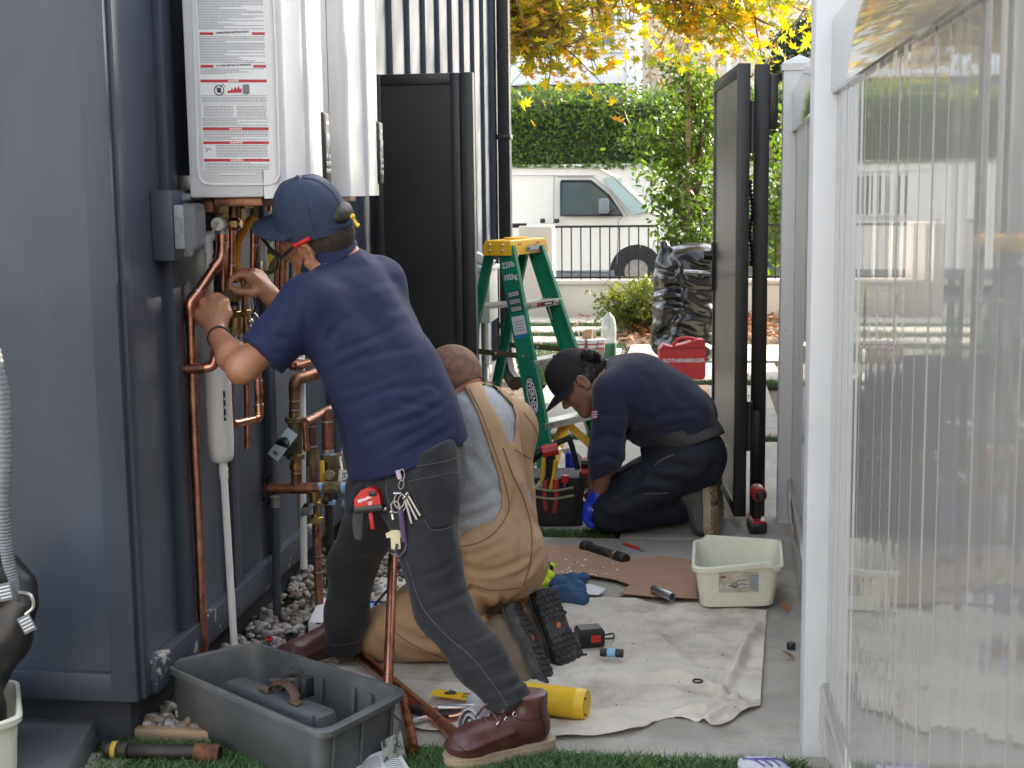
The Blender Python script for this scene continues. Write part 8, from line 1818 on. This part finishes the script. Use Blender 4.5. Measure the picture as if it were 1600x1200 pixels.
bx_ = thing('basin', 'white plastic basin at the lower left edge below the vacuum', 'basin', (-1.6, 2.8, .1)); bz2 = .205
bq = [V(p.x, p.y, 0) for p in (Z(-190, 1075, bz2), Z(-150, 1180, bz2), Z(36, 1118, bz2), Z(30, 1060, bz2))]
open_tub('tub', bx_, bq, bz2, .062, .02, m_basin, .03, .01)

# ================================================================== vehicles in the street
m_van = M('white_van_paint', (.68, .65, .58), .3, var=.03, scale=2, coat=.3, dirt=(2.5, .6, .9, (.62, .58, .52)))
m_tyre = M('tyre_rubber', (.015, .015, .015), .8, var=.2); m_rim = M('steel_rim', (.30, .28, .25), .45, metal=.4, var=.3, scale=14)
van = thing('van', 'white cargo van parked in the street behind the black railing', 'van', (-2.6, 24, -.36)); VY = 23.0
def vp(px, py): q = Y(px, py, VY); return (q.x, q.z)
side = [(-5.6, .02), (-5.62, .9), (-5.5, 1.55), (-5.2, 1.68)] + [vp(*p) for p in ((780, 262), (900, 262), (936, 264), (958, 275))] + [vp(1014, 331)] + [(-.35, .82), (.02, .62), (.07, .3), (.05, .0)]
def arch(cx, r): return [(cx + r * math.cos(a), -.0 + r * math.sin(a)) for a in [PI * k / 10 for k in range(11)]]
wx, wx2 = vp(995, 426)[0], -4.35
bottom = arch(wx, .44)[::1] + arch(wx2, .44)
prof = side + [(p[0], max(-.06, p[1])) for p in bottom]
def vsec(y, k, tk):
    cx, cz = -2.6, .6; out = []
    for x, z in prof:
        zz_ = z; yy = y
        out.append((x * k + cx * (1 - k), zz_))
    return out
b = B(); n_ = len(prof)
def tumble(z): return max(0, (z - .95)) * .17
rings = []
for s_, k in ((0.06, .985), (0.0, 1.0)): rings.append([V(-2.6 + (x + 2.6) * k, VY + s_ + tumble(z), .6 + (z - .6) * k) for x, z in prof])
for s_, k in ((2.0, 1.0), (1.94, .985)): rings.append([V(-2.6 + (x + 2.6) * k, VY + s_ - tumble(z), .6 + (z - .6) * k) for x, z in prof])
b.loft(rings); body = part('body', b, m_van, van, 30)
def on_side(px, py, off=.008): x, z = vp(px, py); return V(x, VY + tumble(z) - off, z)
win = [(876, 283), (923, 283), (950, 305), (973, 336), (876, 336)]
b = B(); b.loft([[on_side(*p, .004) for p in win][::-1], [on_side(*p, .012) for p in win][::-1]]); wn = part('side_window', b, m_glass, body)
b = B(); q = [on_side(*p, .012) for p in win]; b.tube(q + [q[0]], .022, 5); part('window_seal', b, m_blackpl, wn)
b = B(); b.loft([[on_side(*p, .014) for p in ((903, 284), (922, 284), (944, 306), (944, 322), (903, 322))][::-1], [on_side(*p, .016) for p in ((903, 284), (922, 284), (944, 306), (944, 322), (903, 322))][::-1]]); part('pane_reflection', b, M('pale_glass', (.35, .48, .48), .1, var=.1), wn) if False else None
ws = [vp(941, 279), vp(957, 276), vp(1012, 329), vp(989, 335)]
x0_, z0_ = vp(957, 275); x1_, z1_ = vp(1014, 331)
nrmw = V(z0_ - z1_, 0, x1_ - x0_).normalized() * .012
pw = lambda t, yy: V(x0_ + (x1_ - x0_) * t, yy, z0_ + (z1_ - z0_) * t) + nrmw
b = B(); b.loft([[pw(.06, VY + .2), pw(.97, VY + .10), pw(.97, VY + 1.9), pw(.06, VY + 1.8)], [pw(.06, VY + .2) + nrmw * .5, pw(.97, VY + .10) + nrmw * .5, pw(.97, VY + 1.9) + nrmw * .5, pw(.06, VY + 1.8) + nrmw * .5]]); part('windscreen', b, M('windscreen_glass', (.30, .40, .38), .06, var=.15, scale=1, rvar=0), body)
q = [on_side(*p, .010) for p in ((941, 279), (957, 277), (1012, 330), (989, 336))]; b = B(); b.loft([[p + V(0, .008, 0) for p in q][::-1], q[::-1]]); part('quarter_glass', b, bpy.data.materials['windscreen_glass'], body)
for pts in ([(865, 272), (865, 330), (866, 424)], [(974, 338), (966, 345), (964, 420)], [(782, 272), (782, 424)], [(870, 276), (925, 276), (952, 298), (982, 338)], [(866, 424), (950, 425)]):
    b = B(); b.tube([on_side(*p, .003) for p in pts], .007, 4); part('door_seam', b, m_printgrey, body)
b = B(); b.tube([on_side(p, 273, .004) for p in (780, 860, 930)], .012, 4); part('drip_rail', b, m_van, body)
for px in (848, 870): b = B(); b.box(on_side(px, 345, .02), (.085, .03, .075), .015); part('door_handle', b, m_blackpl, body)
mr = part('wing_mirror', B().box(on_side(944, 322, .14), (.17, .12, .25), .04), m_printgrey, body); b = B(); b.tube([on_side(958, 328, .01), on_side(948, 328, .12)], .03, 6); part('mirror_arm', b, m_blackpl, mr)
b = B(); b.span((-5.5, VY + .02, -.12), (-.1, VY + 1.98, .02), .02); part('sill', b, m_printgrey, body)
b = B(); b.span((-.05, VY + .1, .05), (.16, VY + 1.9, .32), .04); part('bumper', b, m_blackpl, body); b = B(); b.span((-.02, VY + .06, .42), (.09, VY + .4, .62), .03); part('headlight', b, m_glass, body)
for x in (wx, wx2):
    for yy in (VY - .02, VY + 1.78):
        wm = T(x, yy + .11, .0) @ R(PI / 2, 'X'); b = B(); b.lathe([(.20, -.11), (.33, -.11), (.362, -.08), (.362, .08), (.33, .11), (.20, .11), (.2, .0)], 28, wm, cap=False); wh = part('wheel', b, m_tyre, van, 40)
        b = B(); b.lathe([(.0, .07), (.06, .085), (.065, .06), (.15, .05), (.19, .085), (.205, .1), (.21, .09)], 24, wm); rm_ = part('rim', b, m_rim, wh, 30)
        for k in range(8): a_ = 2 * PI * k / 8; b = B(); b.cyl(wm @ V(.11 * math.cos(a_), .11 * math.sin(a_), .05), wm @ V(.11 * math.cos(a_), .11 * math.sin(a_), .062), .022, 8); part('rim_hole', b, m_blackpl, rm_) if yy < VY + 1 else None
    b = B(); b.lathe([(.435, 0), (.43, 1.9)], 24, T(x, VY + .045, 0) @ R(-PI / 2, 'X')); part('wheel_arch', b, m_blackpl, body)
car = thing('car', 'dark blue car partly hidden behind the van bonnet and young tree', 'car', (.6, 26.6, -.36)); m_blue = M('dark_blue_paint', (.012, .022, .06), .22, var=.05, coat=.6)
pf = [(-1.0, -.1), (-1.05, .3), (-.95, .55), (-.55, .66), (.1, .95), (.9, 1.02), (1.9, .95), (2.5, .68), (3.1, .6), (3.2, .2), (3.15, -.1)]
b = B(); b.loft([[V(x, 26.0 + s_ + max(0, z - .6) * .35 * (1 if s_ < .9 else -1), z) for x, z in pf] for s_ in (0, .05, 1.7, 1.75)]); cbd = part('body', b, m_blue, car, 30)
b = B(); q = [V(x, 25.995 + max(0, z - .6) * .35, z) for x, z in ((-.2, .68), (.2, .9), (.9, .96), (1.75, .9), (2.2, .68))]; b.loft([[p - V(0, .01, 0) for p in q], q]); part('side_window', b, m_glass, cbd)
b = B(); b.loft([[V(-.5, 26.2, .69), V(.08, 26.3, .965), V(.08, 27.4, .965), V(-.5, 27.5, .69)], [V(-.5, 26.2, .70), V(.08, 26.3, .975), V(.08, 27.4, .975), V(-.5, 27.5, .70)]]); part('windscreen', b, m_glass, cbd)
for x in (-.3, 2.4):
    wm = T(x, 26.0 + .10, -.03) @ R(PI / 2, 'X'); b = B(); b.lathe([(.2, -.1), (.31, -.1), (.33, -.07), (.33, .07), (.31, .1), (.2, .1), (.2, 0)], 24, wm, cap=False); wh = part('wheel', b, m_tyre, car); b = B(); b.lathe([(0, .06), (.19, .08), (.2, .09)], 20, wm); part('rim', b, m_rim, wh)
# paper strip held between the plumber's fingers
b = B(); a_, c_ = Y(352, 456, 3.70), Y(336, 463, 3.665); b.grid(lambda u, v: Y(333 + 30 * u, 462 - 10 * u + 14 * v * (.4 + .6 * u), 3.675 + .05 * u + .01 * v), 6, 3); solo('emery_cloth', b, M('emery_cloth', (.10, .085, .08), .8, var=.2), 'strip of dark emery cloth pulled between the standing plumber\'s hands', 'emery cloth')
